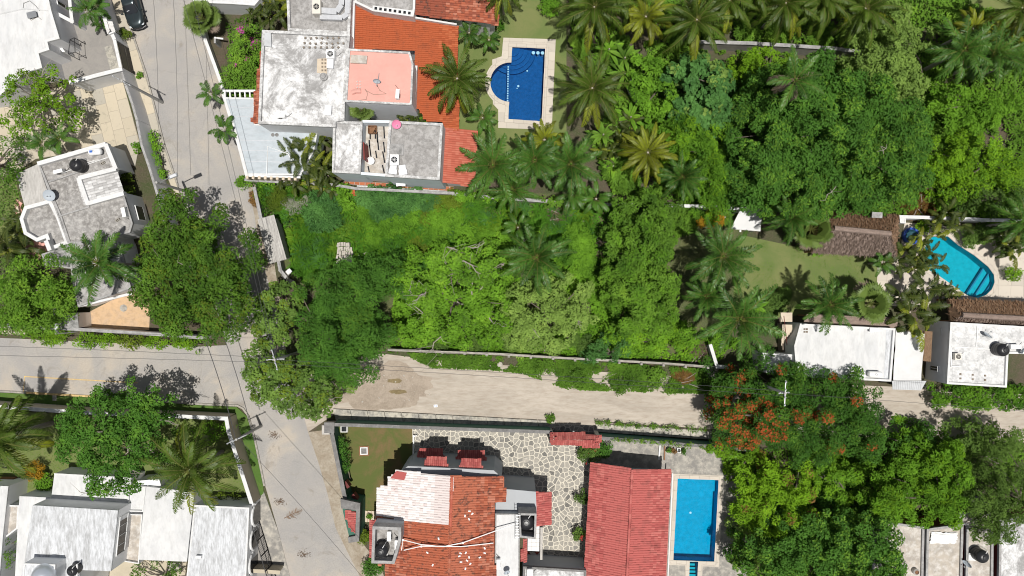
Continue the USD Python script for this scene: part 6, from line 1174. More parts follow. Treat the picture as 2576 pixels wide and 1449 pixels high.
for i in range(26):
    a, b = W(1590.5 - i * .62, 1181 + i * 12.3, 4.28), W(1590.5 - (i + .97) * .62, 1181 + (i + .97) * 12.3, 4.27); put(h, 'ridge_tile', G().tube([a, b], [.12, .14], 7), 'tile_red')
put(h, 'gutter', G().beam(W(1692, 1190, 2.35), W(1678, 1500, 2.35), .1, .08), 'white_paint')
# street gate roof and other tiled bits
t = thing('gate_roof', 'small red hipped tile roof over the gate in the green wall', 'gate roof'); A, B_, C, D = [np.r_[W(x, y, 2.7)[:2], 2.7] for x, y in ((1383, 1087), (1510, 1094), (1509, 1126), (1383, 1117))]; R1, R2 = [np.r_[W(x, y, 3.25)[:2], 3.25] for x, y in ((1396, 1103), (1496, 1110))]
for q_, d_ in (([A, B_, R2, R1], [0, 1]), ([D, C, R2, R1], [0, -1]), ([A, D, R1], [-1, 0]), ([B_, C, R2], [1, 0])): tiles(t, q_, d_, .19, .3, 'tile_red', .05, RT, base='tile_red', most=140)
for (x, y) in ((1387, 1094), (1387, 1112), (1505, 1100), (1505, 1120)): put(t, 'post', G().box([*W(x, y, 2.6)[:2], 1.3], [.35, .35, 2.6]), 'pale_stone')
put(t, 'gate_leaf', G().box([*W(1446, 1092, 1.2)[:2], 1.15], [4.2, .06, 2.2], -.06), 'black_iron')
put(t, 'lamp', G().lathe([*W(1443, 1087, 2.4)[:2], 2.3], [(0, 0), (.11, .05), (.13, .14), (.08, .24), (0, .26)], 12), 'white_plastic')
t = thing('manhole', 'square pale manhole cover in the crazy paving', 'manhole', (*W(1322, 1157)[:2], .03)); put(t, 'frame', G().box([0, 0, .02], [.62, .62, .04], .05), 'ledge'); put(t, 'lid', G().box([0, 0, .035], [.44, .44, .03], .05), 'limestone')
pipe_run('downpipe', 'white pipe frame at the corner of the lawn and the crazy paving', [W(1040, 1150, .4), W(1041, 1097, .4), W(1049, 1096, .4)], .05)
t = thing('terrace_kerb', 'low white kerb across the concrete terrace above the pool house', 'kerb'); put(t, 'kerb', G().beam(W(1660, 1120, .1), W(1657, 1156, .1), .14, .2), 'white_paint'); put(t, 'rusty_kerb', G().beam(W(1672, 1122, .1), W(1671, 1157, .1), .12, .16), 'brown_wood')
for i, (x, l) in enumerate(((1680, 'dark potted plant left of the tin on the concrete terrace'), (1692, 'second brown potted plant on the concrete terrace'), (1718, 'small potted plant right of the tin on the concrete terrace'))):
    w = W(x, 1131 + i); t = thing('flower_pot', l, 'flower pot', (w[0], w[1], 0)); put(t, 'pot', G().lathe([0, 0, 0], [(.12, 0), (.18, .28), (.2, .28), (.2, .32), (.16, .32), (.15, .24), (0, .24)], 16), 'brown_wood'); put(t, 'plant', shrub_g(np.random.default_rng(i), .28, .55, .16, .5, 40, .18), 'leaf_brown' if i == 1 else 'leaf_deep')
t = thing('tin_box', 'open grey tin box among the pots on the concrete terrace', 'box', (*W(1706, 1132)[:2], 0)); put(t, 'side', G().box([0, .2, .15], [.36, .02, .3]).box([0, -.2, .15], [.36, .02, .3]).box([.17, 0, .15], [.02, .38, .3]).box([-.17, 0, .15], [.02, .38, .3]), 'grey_metal'); put(t, 'base', G().box([0, 0, .03], [.32, .37, .03]), 'black_iron')

# 8. flat roofs at the bottom right
h = thing('house', 'row of sandy flat roofs split by dark red gaps at the bottom right', 'house')
for pts, z, rf in (([(2200, 1310), (2233, 1312), (2326, 1326), (2322, 1500), (2190, 1500)], 3.4, 'roof_sandy'), ([(2332, 1330), (2424, 1318), (2420, 1500), (2328, 1500)], 3.6, 'roof_sandy'), ([(2414, 1290), (2492, 1290), (2500, 1330), (2498, 1500), (2428, 1500), (2432, 1322), (2414, 1318)], 3.4, 'roof_sandy'), ([(2515, 1300), (2660, 1300), (2660, 1500), (2512, 1500)], 3.6, 'roof_white_worn')):
    block(h, pts, z, 'dark_red', rf, 'parapet_grey', .18, .22)
put(h, 'red_gap', G().prism(PG([(2322, 1326), (2334, 1328), (2330, 1500), (2318, 1500)], 2.7), 0, 2.7), 'dark_red'); put(h, 'red_gap', G().prism(PG([(2498, 1300), (2514, 1300), (2512, 1500), (2495, 1500)], 2.7), 0, 2.7), 'dark_red'); put(h, 'red_gap', G().prism(PG([(2420, 1320), (2432, 1320), (2428, 1500), (2416, 1500)], 2.8), 0, 2.8), 'door_red')
put(h, 'stair_well', G().prism(PG([(2426, 1258), (2490, 1262), (2488, 1284), (2424, 1280)], 2.2), 0, 2.2), 'coping_grey'); put(h, 'stair_top', G().prism(PG([(2430, 1257), (2460, 1259), (2459, 1270), (2429, 1268)], 2.7), 2.2, 2.7), 'block_wall')
t = thing('roof_sheet', 'crumpled white plastic sheet lying on the sandy flat roof', 'sheet'); rng = np.random.default_rng(9); n_ = 12; c = [W(*p, 3.5) for p in ((2343, 1338), (2409, 1339), (2405, 1366), (2338, 1367))]; v = []
for i in np.linspace(0, 1, n_):
    for j in np.linspace(0, 1, n_): v.append((c[0] * (1 - i) + c[1] * i) * (1 - j) + (c[3] * (1 - i) + c[2] * i) * j + rng.normal(0, .035, 3) + [0, 0, .06])
f = np.array([[a * n_ + b, (a + 1) * n_ + b, (a + 1) * n_ + b + 1, a * n_ + b + 1] for a in range(n_ - 1) for b in range(n_ - 1)]); v = np.array(v); put(t, 'film', (np.vstack([v, v - [0, 0, .015]]), np.vstack([f[:, ::-1], f + n_ * n_])), 'white_plastic'); put(t, 'fold', G().tube([W(2342, 1343, 3.56), W(2375, 1346, 3.6), W(2408, 1342, 3.56)], .05, 6), 'white_plastic')
water_tank('grey black water tank beside the dark red gap at the bottom right', 2478, 1404, 3.3, .62, 1.35)
t = thing('tank_base', 'square white slab left of the bottom right tank', 'slab'); put(t, 'slab', G().prism(PG([(2437, 1392), (2456, 1393), (2455, 1411), (2436, 1410)], 3.5), 3.22, 3.5), 'white_paint'); put(t, 'rim', G().prism(PG([(2439, 1394), (2454, 1395), (2453, 1396.5), (2439, 1395.5)], 3.52), 3.5, 3.54), 'coping_grey')
dish('grey blue dish seen edge-on over the dark red gap at the bottom right', 2435, 1416, 3.4, -.9, .45, tilt=1.35)
t = thing('roof_vent', 'rusty vent pot on the sandy roof at the bottom edge', 'vent', (*W(2304, 1438, 3.5)[:2], 3.2)); put(t, 'pot', G().lathe([0, 0, 0], [(.3, 0), (.3, .4), (.22, .5), (.2, .5), (.2, .1), (0, .1)], 16), 'pale_stone'); put(t, 'cap', G().lathe([0, 0, .42], [(.19, 0), (.12, .06), (0, .08)], 12), 'brown_wood')
# ---------------------------------------------------------------- broadleaf trees  (sheet x, y, radius x, y in metres, top, skirt)
tree('tree', 'large olive green spreading tree overhanging the road, centre left', [(430, 560, 3.2, 3.0, 8.5, 4), (400, 690, 3.4, 4.4, 9, 4), (530, 640, 3.6, 4.0, 9.5, 4), (545, 770, 3.2, 3.6, 9, 3.5), (440, 800, 2.8, 2.4, 8, 3.5)], 'leaf_mid', (490, 700), 0.8, seed=1, per=30, bare=5, L=.3, mixin=('leaf_olive', .3))
tree('tree', 'dense bright green tree at the left edge above the west street', [(60, 740, 3.6, 3.6, 6.5, 2.5), (20, 790, 2.6, 2.4, 6, 2.5), (110, 780, 1.8, 1.8, 5.5, 2.2)], 'leaf_mid', (70, 745), 0.65, seed=2, L=.26, mixin=('leaf_bright', .35))
tree('tree', 'thin yellow-green tree over the white house and slab patio', [(60, 215, 2.8, 2.2, 6, 3.5), (130, 205, 2.0, 1.8, 5.5, 3), (85, 270, 3.0, 2.4, 6, 3), (40, 300, 2.0, 1.6, 5, 3), (150, 265, 1.6, 1.6, 4.5, 2.6)], 'leaf_lime', (120, 265), 0.5, seed=3, per=24, sparse=.36, bare=10, L=.24, aspect=.6, bark='bark_pale', limbs=16, mixin=('leaf_olive', .3))
tree('tree', 'small dark tree cut off by the left edge beside the palm clump', [(5, 400, 1.6, 2.2, 5, 2), (15, 445, 1.4, 1.4, 4.5, 2)], 'leaf_mid', (10, 420), 0.55, seed=4, L=.24)
tree('tree', 'sparse dark tree leaning over the white garden wall and roof, bottom left', [(225, 1075, 3.4, 2.6, 9, 4.5), (330, 1065, 3.6, 2.8, 9, 4.5), (270, 1010, 2.2, 1.6, 8, 5), (380, 1110, 2.6, 2.4, 8, 4), (180, 1120, 2.4, 2.4, 8, 4), (280, 1150, 3.8, 2.0, 8.5, 4), (255, 1220, 2.0, 1.2, 7.5, 6), (320, 1215, 1.6, .8, 7, 6)], 'leaf_deep', (290, 1100), 0.66, seed=5, per=30, sparse=.08, bare=8, L=.3, limbs=16, mixin=('leaf_mid', .2))
tree('tree', 'small round bright green tree in the corner of the white-walled garden', [(508, 1087, 1.9, 1.2, 3.2, 1.0)], 'leaf_bright', (508, 1087), 0.4, seed=6, L=.2, trunk_r=.1, limbs=5)
tree('tree', 'big dense dark green feathery tree where the dirt road meets the street', [(850, 745, 3.8, 3.2, 8.5, 3), (840, 850, 4.0, 3.6, 9.5, 3), (905, 880, 2.6, 3.0, 9, 2.5), (860, 930, 2.8, 1.8, 8, 2.5), (780, 740, 2.0, 2.0, 7, 3)], 'leaf_deep', (850, 850), 0.85, seed=7, per=42, L=.32, aspect=.3, mixin=('leaf_mid', .25))
tree('tree', 'dark feathery tree in the shade behind the big one at the vacant lot', [(950, 700, 2.6, 2.2, 6.5, 2.5), (1000, 690, 1.6, 1.6, 6, 2.5), (890, 680, 2.2, 1.6, 6, 2)], 'leaf_deep', (950, 720), 0.7, seed=8, per=38, L=.3, aspect=.3)
tree('tree', 'lighter rounded-leaf tree over the road beside the big dark green tree', [(690, 790, 2.4, 3.0, 6.5, 3), (665, 745, 1.4, 1.4, 5.5, 3), (690, 905, 3.2, 2.4, 7.5, 3), (740, 980, 3.6, 2.8, 7.5, 3), (660, 960, 2.2, 2.2, 6.5, 3), (810, 1000, 1.8, 1.8, 6, 3), (760, 1040, 1.6, 1.0, 5.5, 3)], 'leaf_dull', (720, 930), 0.52, seed=9, per=36, L=.26, aspect=.7, sparse=.1, bare=4, mixin=('leaf_olive', .3))
tree('tree', 'vine-draped tree with bare pale branches in the middle of the overgrown lot', [(1060, 700, 3.0, 3.0, 5.5, 1.5), (1150, 690, 3.2, 3.2, 6, 1.5), (1240, 670, 2.2, 2.4, 5.5, 1.5), (1040, 800, 2.6, 2.6, 5, 1.5), (1140, 800, 3.4, 2.8, 5.5, 1.5), (1230, 790, 2.4, 3.0, 5, 1.2)], 'leaf_bright', (1140, 760), 0.6, seed=10, per=38, L=.24, aspect=.62, bare=30, limbs=14, mixin=('leaf_mid', .3), bscale=1.7)
tree('tree', 'pale green tree beside the vine-draped one above the block wall', [(1350, 780, 3.2, 2.8, 5.5, 1.5), (1430, 760, 2.4, 2.6, 5.5, 1.5), (1380, 840, 3.2, 1.8, 4.5, 1.2), (1320, 840, 2.0, 1.8, 4.5, 1.2)], 'leaf_pale', (1380, 800), 0.5, seed=11, per=44, L=.24, aspect=.6, bare=5)
tree('tree', 'tall mid-green tree spanning the overgrown lot right of the litter strip', [(1630, 540, 2.8, 2.2, 8, 3), (1620, 610, 3.2, 2.8, 8.5, 3), (1650, 580, 2.6, 2.4, 8, 3)], 'leaf_mid', (1630, 590), 0.62, seed=12, per=38, L=.28, aspect=.5, mixin=('leaf_bright', .6))
tree('tree', 'second mid-green tree below it with a few yellow sprays', [(1600, 700, 2.8, 2.8, 8, 2.5), (1650, 730, 2.6, 2.6, 7.5, 2.5), (1600, 780, 2.6, 2.4, 7, 2), (1660, 790, 2.0, 2.2, 6.5, 2)], 'leaf_mid', (1625, 740), 0.62, seed=13, per=38, L=.28, aspect=.5, mixin=('leaf_bright', .6))
tree('tree', 'bright green tree along the block wall, left of the far palm', [(1640, 850, 2.8, 1.6, 4.5, 1), (1560, 850, 1.8, 1.8, 4, 1), (1710, 840, 1.4, 1.6, 3.6, 1)], 'leaf_bright', (1640, 855), 0.5, seed=14, per=38, L=.24, aspect=.5, mixin=('leaf_lime', .3))
tree('tree', 'small bluish green palmate-leaved tree on the block wall', [(1535, 885, 2.2, 1.5, 4, 1)], 'leaf_blue_green', (1535, 885), 0.55, seed=15, per=30, L=.42, aspect=.28)
tree('tree', 'very large dark green tree filling the right of the upper lot', [(1990, 240, 3.8, 3.6, 9.5, 4), (2090, 210, 4.0, 3.4, 10, 4), (2080, 320, 4.6, 4.2, 10.5, 4), (1960, 360, 4.0, 4.0, 10, 4), (1930, 450, 3.2, 3.0, 8.5, 3.5), (2040, 450, 4.2, 3.4, 9.5, 3.5), (2180, 280, 4.0, 4.0, 10, 4), (2200, 400, 4.4, 4.0, 10, 4), (2150, 480, 3.2, 1.8, 8, 3.5), (2280, 340, 3.0, 3.4, 9, 4), (2290, 450, 2.6, 2.6, 8, 3)], 'leaf_deep', (2090, 350), 0.8, seed=16, per=34, L=.3, bare=12, limbs=20, mixin=('leaf_mid', .45))
tree('tree', 'pale grey-green tree at the top beside the coconut palms', [(2250, 40, 2.8, 2.4, 7.5, 3), (2230, 110, 3.0, 2.4, 8, 3), (2270, 170, 2.8, 2.8, 8, 3), (2310, 230, 1.8, 2.4, 7, 3), (2330, 90, 2.4, 1.6, 6.5, 3), (2200, 150, 2.0, 1.4, 7, 3)], 'leaf_pale', (2260, 130), 0.52, seed=17, per=40, L=.24, aspect=.62)
tree('tree', 'silvery green big-leaved tree behind the pool palms', [(1770, 190, 3.0, 2.4, 7, 3), (1810, 250, 2.8, 2.6, 7, 3), (1760, 280, 2.4, 2.0, 6.5, 2.5), (1850, 290, 1.4, 1.6, 5.5, 2.5)], 'leaf_blue_green', (1790, 240), 0.6, seed=18, per=26, L=.46, aspect=.75, mixin=('leaf_pale', .35))
tree('tree', 'bright yellow-green small tree below the grey concrete wall', [(1930, 150, 2.8, 1.7, 6, 2.5), (1890, 150, 1.4, 1.2, 5, 2.5)], 'leaf_lime', (1930, 150), 0.5, seed=19, per=34, L=.32, aspect=.3)
tree('tree', 'yellow-green feathery tree between the pool palms and the big dark tree', [(1750, 390, 2.8, 3.0, 6.5, 2), (1790, 340, 2.4, 2.2, 6.5, 2), (1730, 330, 2.2, 2.0, 6, 2), (1800, 440, 2.2, 2.4, 6, 2), (1790, 500, 2.0, 1.4, 5, 1.5)], 'leaf_bright', (1770, 400), 0.55, seed=20, per=38, L=.34, aspect=.3, mixin=('leaf_lime', .4))
tree('tree', 'bright green round-leaved shrub tree behind the wall stub', [(1640, 180, 2.4, 2.2, 5, 1.5), (1660, 240, 2.2, 2.0, 5, 1.5), (1690, 300, 2.0, 2.0, 5, 1.5)], 'leaf_bright', (1660, 220), 0.5, seed=21, per=32, L=.3, aspect=.6)
tree('tree', 'bright emerald shrub tree under the right hand palms', [(2400, 260, 3.0, 2.2, 5, 1.5), (2470, 270, 3.0, 2.2, 5, 1.5), (2540, 250, 1.8, 1.6, 4.5, 1.5), (2380, 210, 1.6, 1.4, 4.5, 1.5)], 'leaf_bright', (2440, 260), 0.5, seed=22, per=36, L=.26, aspect=.5)
tree('tree', 'light yellow-green scrubby tree at the right edge above the turquoise pool', [(2400, 400, 3.0, 2.6, 4.5, 1), (2480, 380, 2.8, 2.4, 4.5, 1), (2450, 460, 3.0, 2.0, 4.5, 1), (2550, 430, 2.0, 2.4, 4, 1)], 'leaf_lime', (2450, 420), 0.5, seed=23, per=36, L=.22, aspect=.5, mixin=('leaf_bright', .5))
tree('tree', 'dark scrub tree in the shade above the right hand white wall', [(2500, 500, 3.4, 1.6, 4, 1), (2560, 490, 1.6, 1.8, 4, 1)], 'leaf_dull', (2500, 505), 0.5, seed=24, per=34, L=.24)
FB = [(1960, 970, 3.4, 2.2, 7.5, 3.5), (2080, 1000, 3.8, 2.4, 8, 3.5), (2170, 1010, 2.8, 2.4, 7.5, 3.5), (1890, 1040, 3.4, 2.8, 7.5, 3.5), (1990, 1060, 3.6, 3.0, 8.5, 3.5), (2100, 1080, 3.8, 2.8, 8.5, 3.5), (1850, 980, 2.2, 1.8, 6, 3), (2180, 1100, 2.2, 2.0, 7, 3.5), (2050, 1140, 2.8, 1.6, 7, 3), (1900, 1100, 2.4, 1.4, 6.5, 3)]
wf = W(1880, 1065, 6)
tree('flame_tree', 'wide dark green tree with orange-red blossom over the dirt road', FB, 'leaf_deep', (2010, 1050), 0.68, seed=25, per=40, L=.28, aspect=.32, limbs=16, mixin=('leaf_mid', .35), flowers=('flower_orange', .85, lambda c: (np.hypot(c[:, 0] - wf[0], (c[:, 1] - wf[1]) * 1.1) < 3.4) | (meshkit.noise(np.c_[c[:, :2] * .6, np.zeros(len(c))], 5) > .79)))
tree('tree', 'yellow-green autumn-tinted tree right of the lap pool', [(1930, 1220, 2.4, 2.0, 6.5, 2.5), (2000, 1240, 2.6, 2.4, 7, 2.5), (1960, 1300, 3.2, 2.4, 7, 2.5), (2030, 1320, 1.8, 1.6, 6, 2.5), (1900, 1280, 1.6, 1.8, 5.5, 2)], 'leaf_lime', (1960, 1270), 0.5, seed=26, per=38, L=.26, aspect=.4, mixin=('leaf_brown', .13))
tree('tree', 'bright green star-leaved tree with several rounded domes, bottom right', [(2390, 1200, 2.6, 3.4, 8, 3), (2300, 1185, 2.0, 2.0, 7, 3), (2240, 1260, 2.6, 2.4, 7.5, 3), (2350, 1290, 3.0, 1.8, 7.5, 3), (2410, 1280, 1.8, 2.0, 7, 3), (2320, 1120, 1.6, 1.2, 6, 3)], 'leaf_bright', (2330, 1230), 0.5, seed=27, per=38, L=.36, aspect=.3, mixin=('leaf_lime', .3))
tree('tree', 'lime green tree between the flame tree and the star-leaved tree', [(2110, 1200, 2.2, 1.8, 5.5, 2), (2130, 1250, 1.8, 1.6, 5, 2), (2080, 1180, 1.4, 1.0, 5, 2), (2170, 1200, 1.2, 1.4, 5, 2)], 'leaf_bright', (2110, 1215), 0.48, seed=28, per=36, L=.28, aspect=.4, mixin=('leaf_lime', .5))
tree('tree', 'big dark green tree at the bottom edge beside the sandy flat roofs', [(1970, 1400, 3.4, 2.6, 8.5, 3), (2080, 1360, 3.8, 3.0, 9, 3), (2180, 1370, 3.6, 3.0, 9, 3), (2100, 1450, 4.0, 3.0, 9, 3), (2220, 1440, 3.0, 3.0, 8.5, 3), (1930, 1450, 2.6, 2.4, 8, 3)], 'leaf_deep', (2090, 1410), 0.62, seed=29, per=40, L=.26, aspect=.55, mixin=('leaf_mid', .45))
tree('tree', 'dark olive drooping tree at the right edge over the white roof', [(2540, 1180, 2.2, 3.0, 8, 3), (2490, 1250, 2.2, 2.6, 8, 3), (2530, 1320, 2.2, 2.6, 8, 3), (2570, 1260, 1.6, 3.0, 8, 3), (2500, 1330, 1.0, 1.4, 6.5, 4)], 'leaf_dull', (2530, 1240), 0.55, seed=30, per=36, L=.32, aspect=.25, bare=3)
tree('tree', 'very dark tree in the shade along the dirt road, lower right', [(2290, 1110, 2.2, 1.4, 5, 2), (2370, 1110, 2.4, 1.4, 5, 2), (2210, 1130, 2.4, 1.6, 5, 2)], 'leaf_deep', (2290, 1120), 0.55, seed=31, per=34, L=.26)
tree('tree', 'dark green tree at the right edge below the dirt road', [(2450, 1120, 2.4, 1.6, 6, 2), (2530, 1110, 2.6, 1.6, 6, 2)], 'leaf_dull', (2490, 1120), 0.55, seed=32, per=34, L=.26)
tree('tree', 'dark purplish shrub tree with the bougainvillea at the top, left of the big house', [(600, 115, 1.8, 2.2, 4, 1), (590, 190, 1.8, 1.8, 3.6, 1), (630, 160, 1.4, 2.6, 4, 1), (610, 80, 1.4, 1.0, 3.6, 1)], 'leaf_mid', (605, 140), 0.45, seed=33, per=40, L=.2, aspect=.6, flowers=('flower_pink', .07, None), mixin=('leaf_bright', .15))
tree('tree', 'vine thicket over the green wall by the flame tree', [(1870, 1140, 1.8, 1.4, 3.5, 1.5), (1880, 1190, 1.2, 1.6, 3.5, 1), (1820, 1128, 1.6, .6, 3, 2)], 'leaf_lime', (1872, 1150), 0.4, seed=34, per=40, L=.24, aspect=.6, mixin=('leaf_bright', .4))
tree('tree', 'grey-green shrub tree beside the bottom of the lap pool terrace', [(1880, 1330, 1.8, 1.6, 3.5, 1), (1890, 1400, 1.6, 1.8, 3, 1)], 'leaf_pale', (1884, 1350), 0.42, seed=35, per=36, L=.22)
tree('tree', 'shaded green tree at the bottom edge beyond the white houses', [(440, 1440, 2.0, 1.0, 3, 1), (350, 1445, 1.2, .8, 2.6, 1)], 'leaf_mid', (420, 1445), 0.4, seed=36, L=.22, sparse=.2)
tree('tree', 'small dark tree hiding the left edge at the bottom corner', [(-5, 1390, 1.2, 2.0, 3.5, 1)], 'leaf_mid', (0, 1390), 0.45, seed=37, L=.22)
# ---------------------------------------------------------------- shrubs and hedges
hedge('hedge', 'yellow-green clipped hedge by the west street, leftmost run with a dark gap after it', [(78, 846), (172, 848)], 1.2, 1.3, 'leaf_lime', 1, L=.2)
hedge('hedge', 'longest yellow-green clipped hedge run along the west street', [(192, 853), (292, 862)], 1.35, 1.4, 'leaf_lime', 2, L=.2)
hedge('hedge', 'greener hedge run right of the longest one along the west street', [(294, 858), (358, 862)], 1.1, 1.3, 'leaf_olive', 3, L=.2)
hedge('hedge', 'short yellow-green hedge run under the big overhanging tree', [(366, 860), (422, 864)], 1.1, 1.2, 'leaf_lime', 4, L=.2)
hedge('hedge', 'last yellow-green hedge run before the street corner', [(432, 858), (500, 868)], 1.3, 1.3, 'leaf_lime', 5, L=.2)
hedge('hedge', 'wide dark green hedge along the dirt road below the lichen-stained roof', [(2345, 1000), (2450, 1000), (2590, 1002)], 2.3, 2.2, 'leaf_bright', 6, L=.26, cr=.42)
hedge('hedge', 'low green hedge on the footway right of the small red gate roof', [(1500, 1062), (1600, 1070), (1720, 1078), (1800, 1084)], .5, .5, 'leaf_mid', 7, L=.14, cr=.2)
hedge('hedge', 'yellow-green creeper along the coping of the green wall, right part', [(1540, 1104), (1660, 1114), (1800, 1127)], .35, .5, 'leaf_lime', 8, L=.14, cr=.18, z0=2.2)
hedge('hedge', 'narrow green hedge along the grey face of the street wall', [(372, 330), (384, 352), (398, 400), (408, 452)], .8, 1.3, 'leaf_bright', 9, L=.2, cr=.3)
hedge('hedge', 'row of clipped bushes beside the white garden wall at its lower end', [(545, 1248), (610, 1256)], .7, 1.0, 'leaf_olive', 10, L=.18)
hedge('hedge', 'dark creeper growing up the green wall beside the brownish lawn', [(858, 1100), (866, 1160), (876, 1210)], .7, 1.6, 'leaf_deep', 11, L=.18)
hedge('hedge', 'green creeper along the boundary wall below the pale carport', [(632, 455), (700, 460), (770, 466)], .8, 1.6, 'leaf_bright', 12, L=.18)
hedge('hedge', 'green creeper along the old block wall above the shed', [(650, 480), (668, 540)], .7, 1.4, 'leaf_bright', 13, L=.18)
hedge('hedge', 'creeper over the grey block wall beneath the royal palms, left stretch', [(1150, 490), (1225, 496), (1300, 502)], .9, 1.1, 'leaf_bright', 14, L=.24, z0=.8)
hedge('hedge', 'creeper over the grey block wall beneath the royal palms, middle stretch', [(1365, 506), (1440, 510), (1510, 514)], .9, 1.1, 'leaf_mid', 15, L=.24, z0=.8)
hedge('hedge', 'creeper over the grey block wall behind the tall mid-green tree', [(1530, 515), (1620, 517), (1730, 519)], 1.0, 1.1, 'leaf_mid', 16, L=.24, z0=.8)
SH = [('small round olive bush on the beige pavement below the parked car', 315, 88, .62, 1.1, 'leaf_olive'), ('bush of golden leaves in the garden beside the bottom left house', 84, 1184, 1.0, 1.5, 'leaf_yellow'), ('green bush below the golden one, bottom left', 108, 1212, .9, 1.0, 'leaf_bright'),
      ('bright golden croton bush beside the white canvas canopy', 1798, 547, 1.0, 2.6, 'leaf_yellow'), ('smaller golden croton bush left of the bright one', 1770, 562, .7, 2.2, 'leaf_yellow'), ('yellow and green croton beside the blue spa tub', 2320, 566, .7, 1.3, 'leaf_lime'), ('yellow-green croton at the right edge of the pool deck', 2550, 688, .8, 1.3, 'leaf_lime'),
      ('dark green bush under the entrance porch, bottom centre', 915, 1350, .8, 1.2, 'leaf_olive'), ('dark bush at the bottom edge left of the red roof', 936, 1425, 1.2, 1.6, 'leaf_deep'), ('low green bush along the wall by the entrance porch', 930, 1300, .3, .6, 'leaf_bright'),
      ('green bush between the palms and the lap pool deck, lower terrace corner', 1895, 1160, .8, 1.4, 'leaf_bright'), ('small green tuft plant on the footway left of the gate', 1382, 1052, .5, .5, 'leaf_mid'), ('pot-like bush by the gate corner of the street wall', 350, 190, .35, .6, 'leaf_mid'),
      ('low shrub beside the street wall, between the bush and the hedge', 343, 372, .5, 1.0, 'leaf_bright'), ('small shrub with red flowers left of the pool house, lower', 1462, 1345, .75, 1.5, 'leaf_dull'), ('dark shrub left of the pool house, middle', 1464, 1250, .7, 1.5, 'leaf_dull'), ('leggy shrub with red flowers below the small red gate roof', 1485, 1145, 1.2, 1.7, 'leaf_dull'), ('dark green shrub right of the leggy one by the gate roof', 1518, 1130, .9, 1.5, 'leaf_deep'),
      ('bright leafy bush at the corner of the pool lawn near the top', 1258, 65, .45, .8, 'leaf_bright'), ('leafy plants at the top of the pool lawn', 1385, 12, 1.2, 1.2, 'leaf_bright'), ('green bush on the left of the side lawn path', 40, 640, 1.4, 1.6, 'leaf_dull'), ('yellowish shrub behind the grey tiled inset roof', 318, 445, .6, 1.2, 'leaf_olive'), ('yellow-green shrub leaning on the right wall of the grey house', 322, 480, .7, 1.4, 'leaf_olive'),
      ('broken green vine on the roadside by the pale carport wall', 612, 458, .7, 1.0, 'leaf_bright'), ('dry reddish shrub on the verge beside the old block wall', 640, 500, .7, .6, 'leaf_brown')]
for i, (l, x, y, r, hh, m) in enumerate(SH): shrub('shrub', l, x, y, r, hh, m, i, cr=min(.32, r * .45), flower=('flower_red', 5) if 'red flowers' in l else None, per=38)
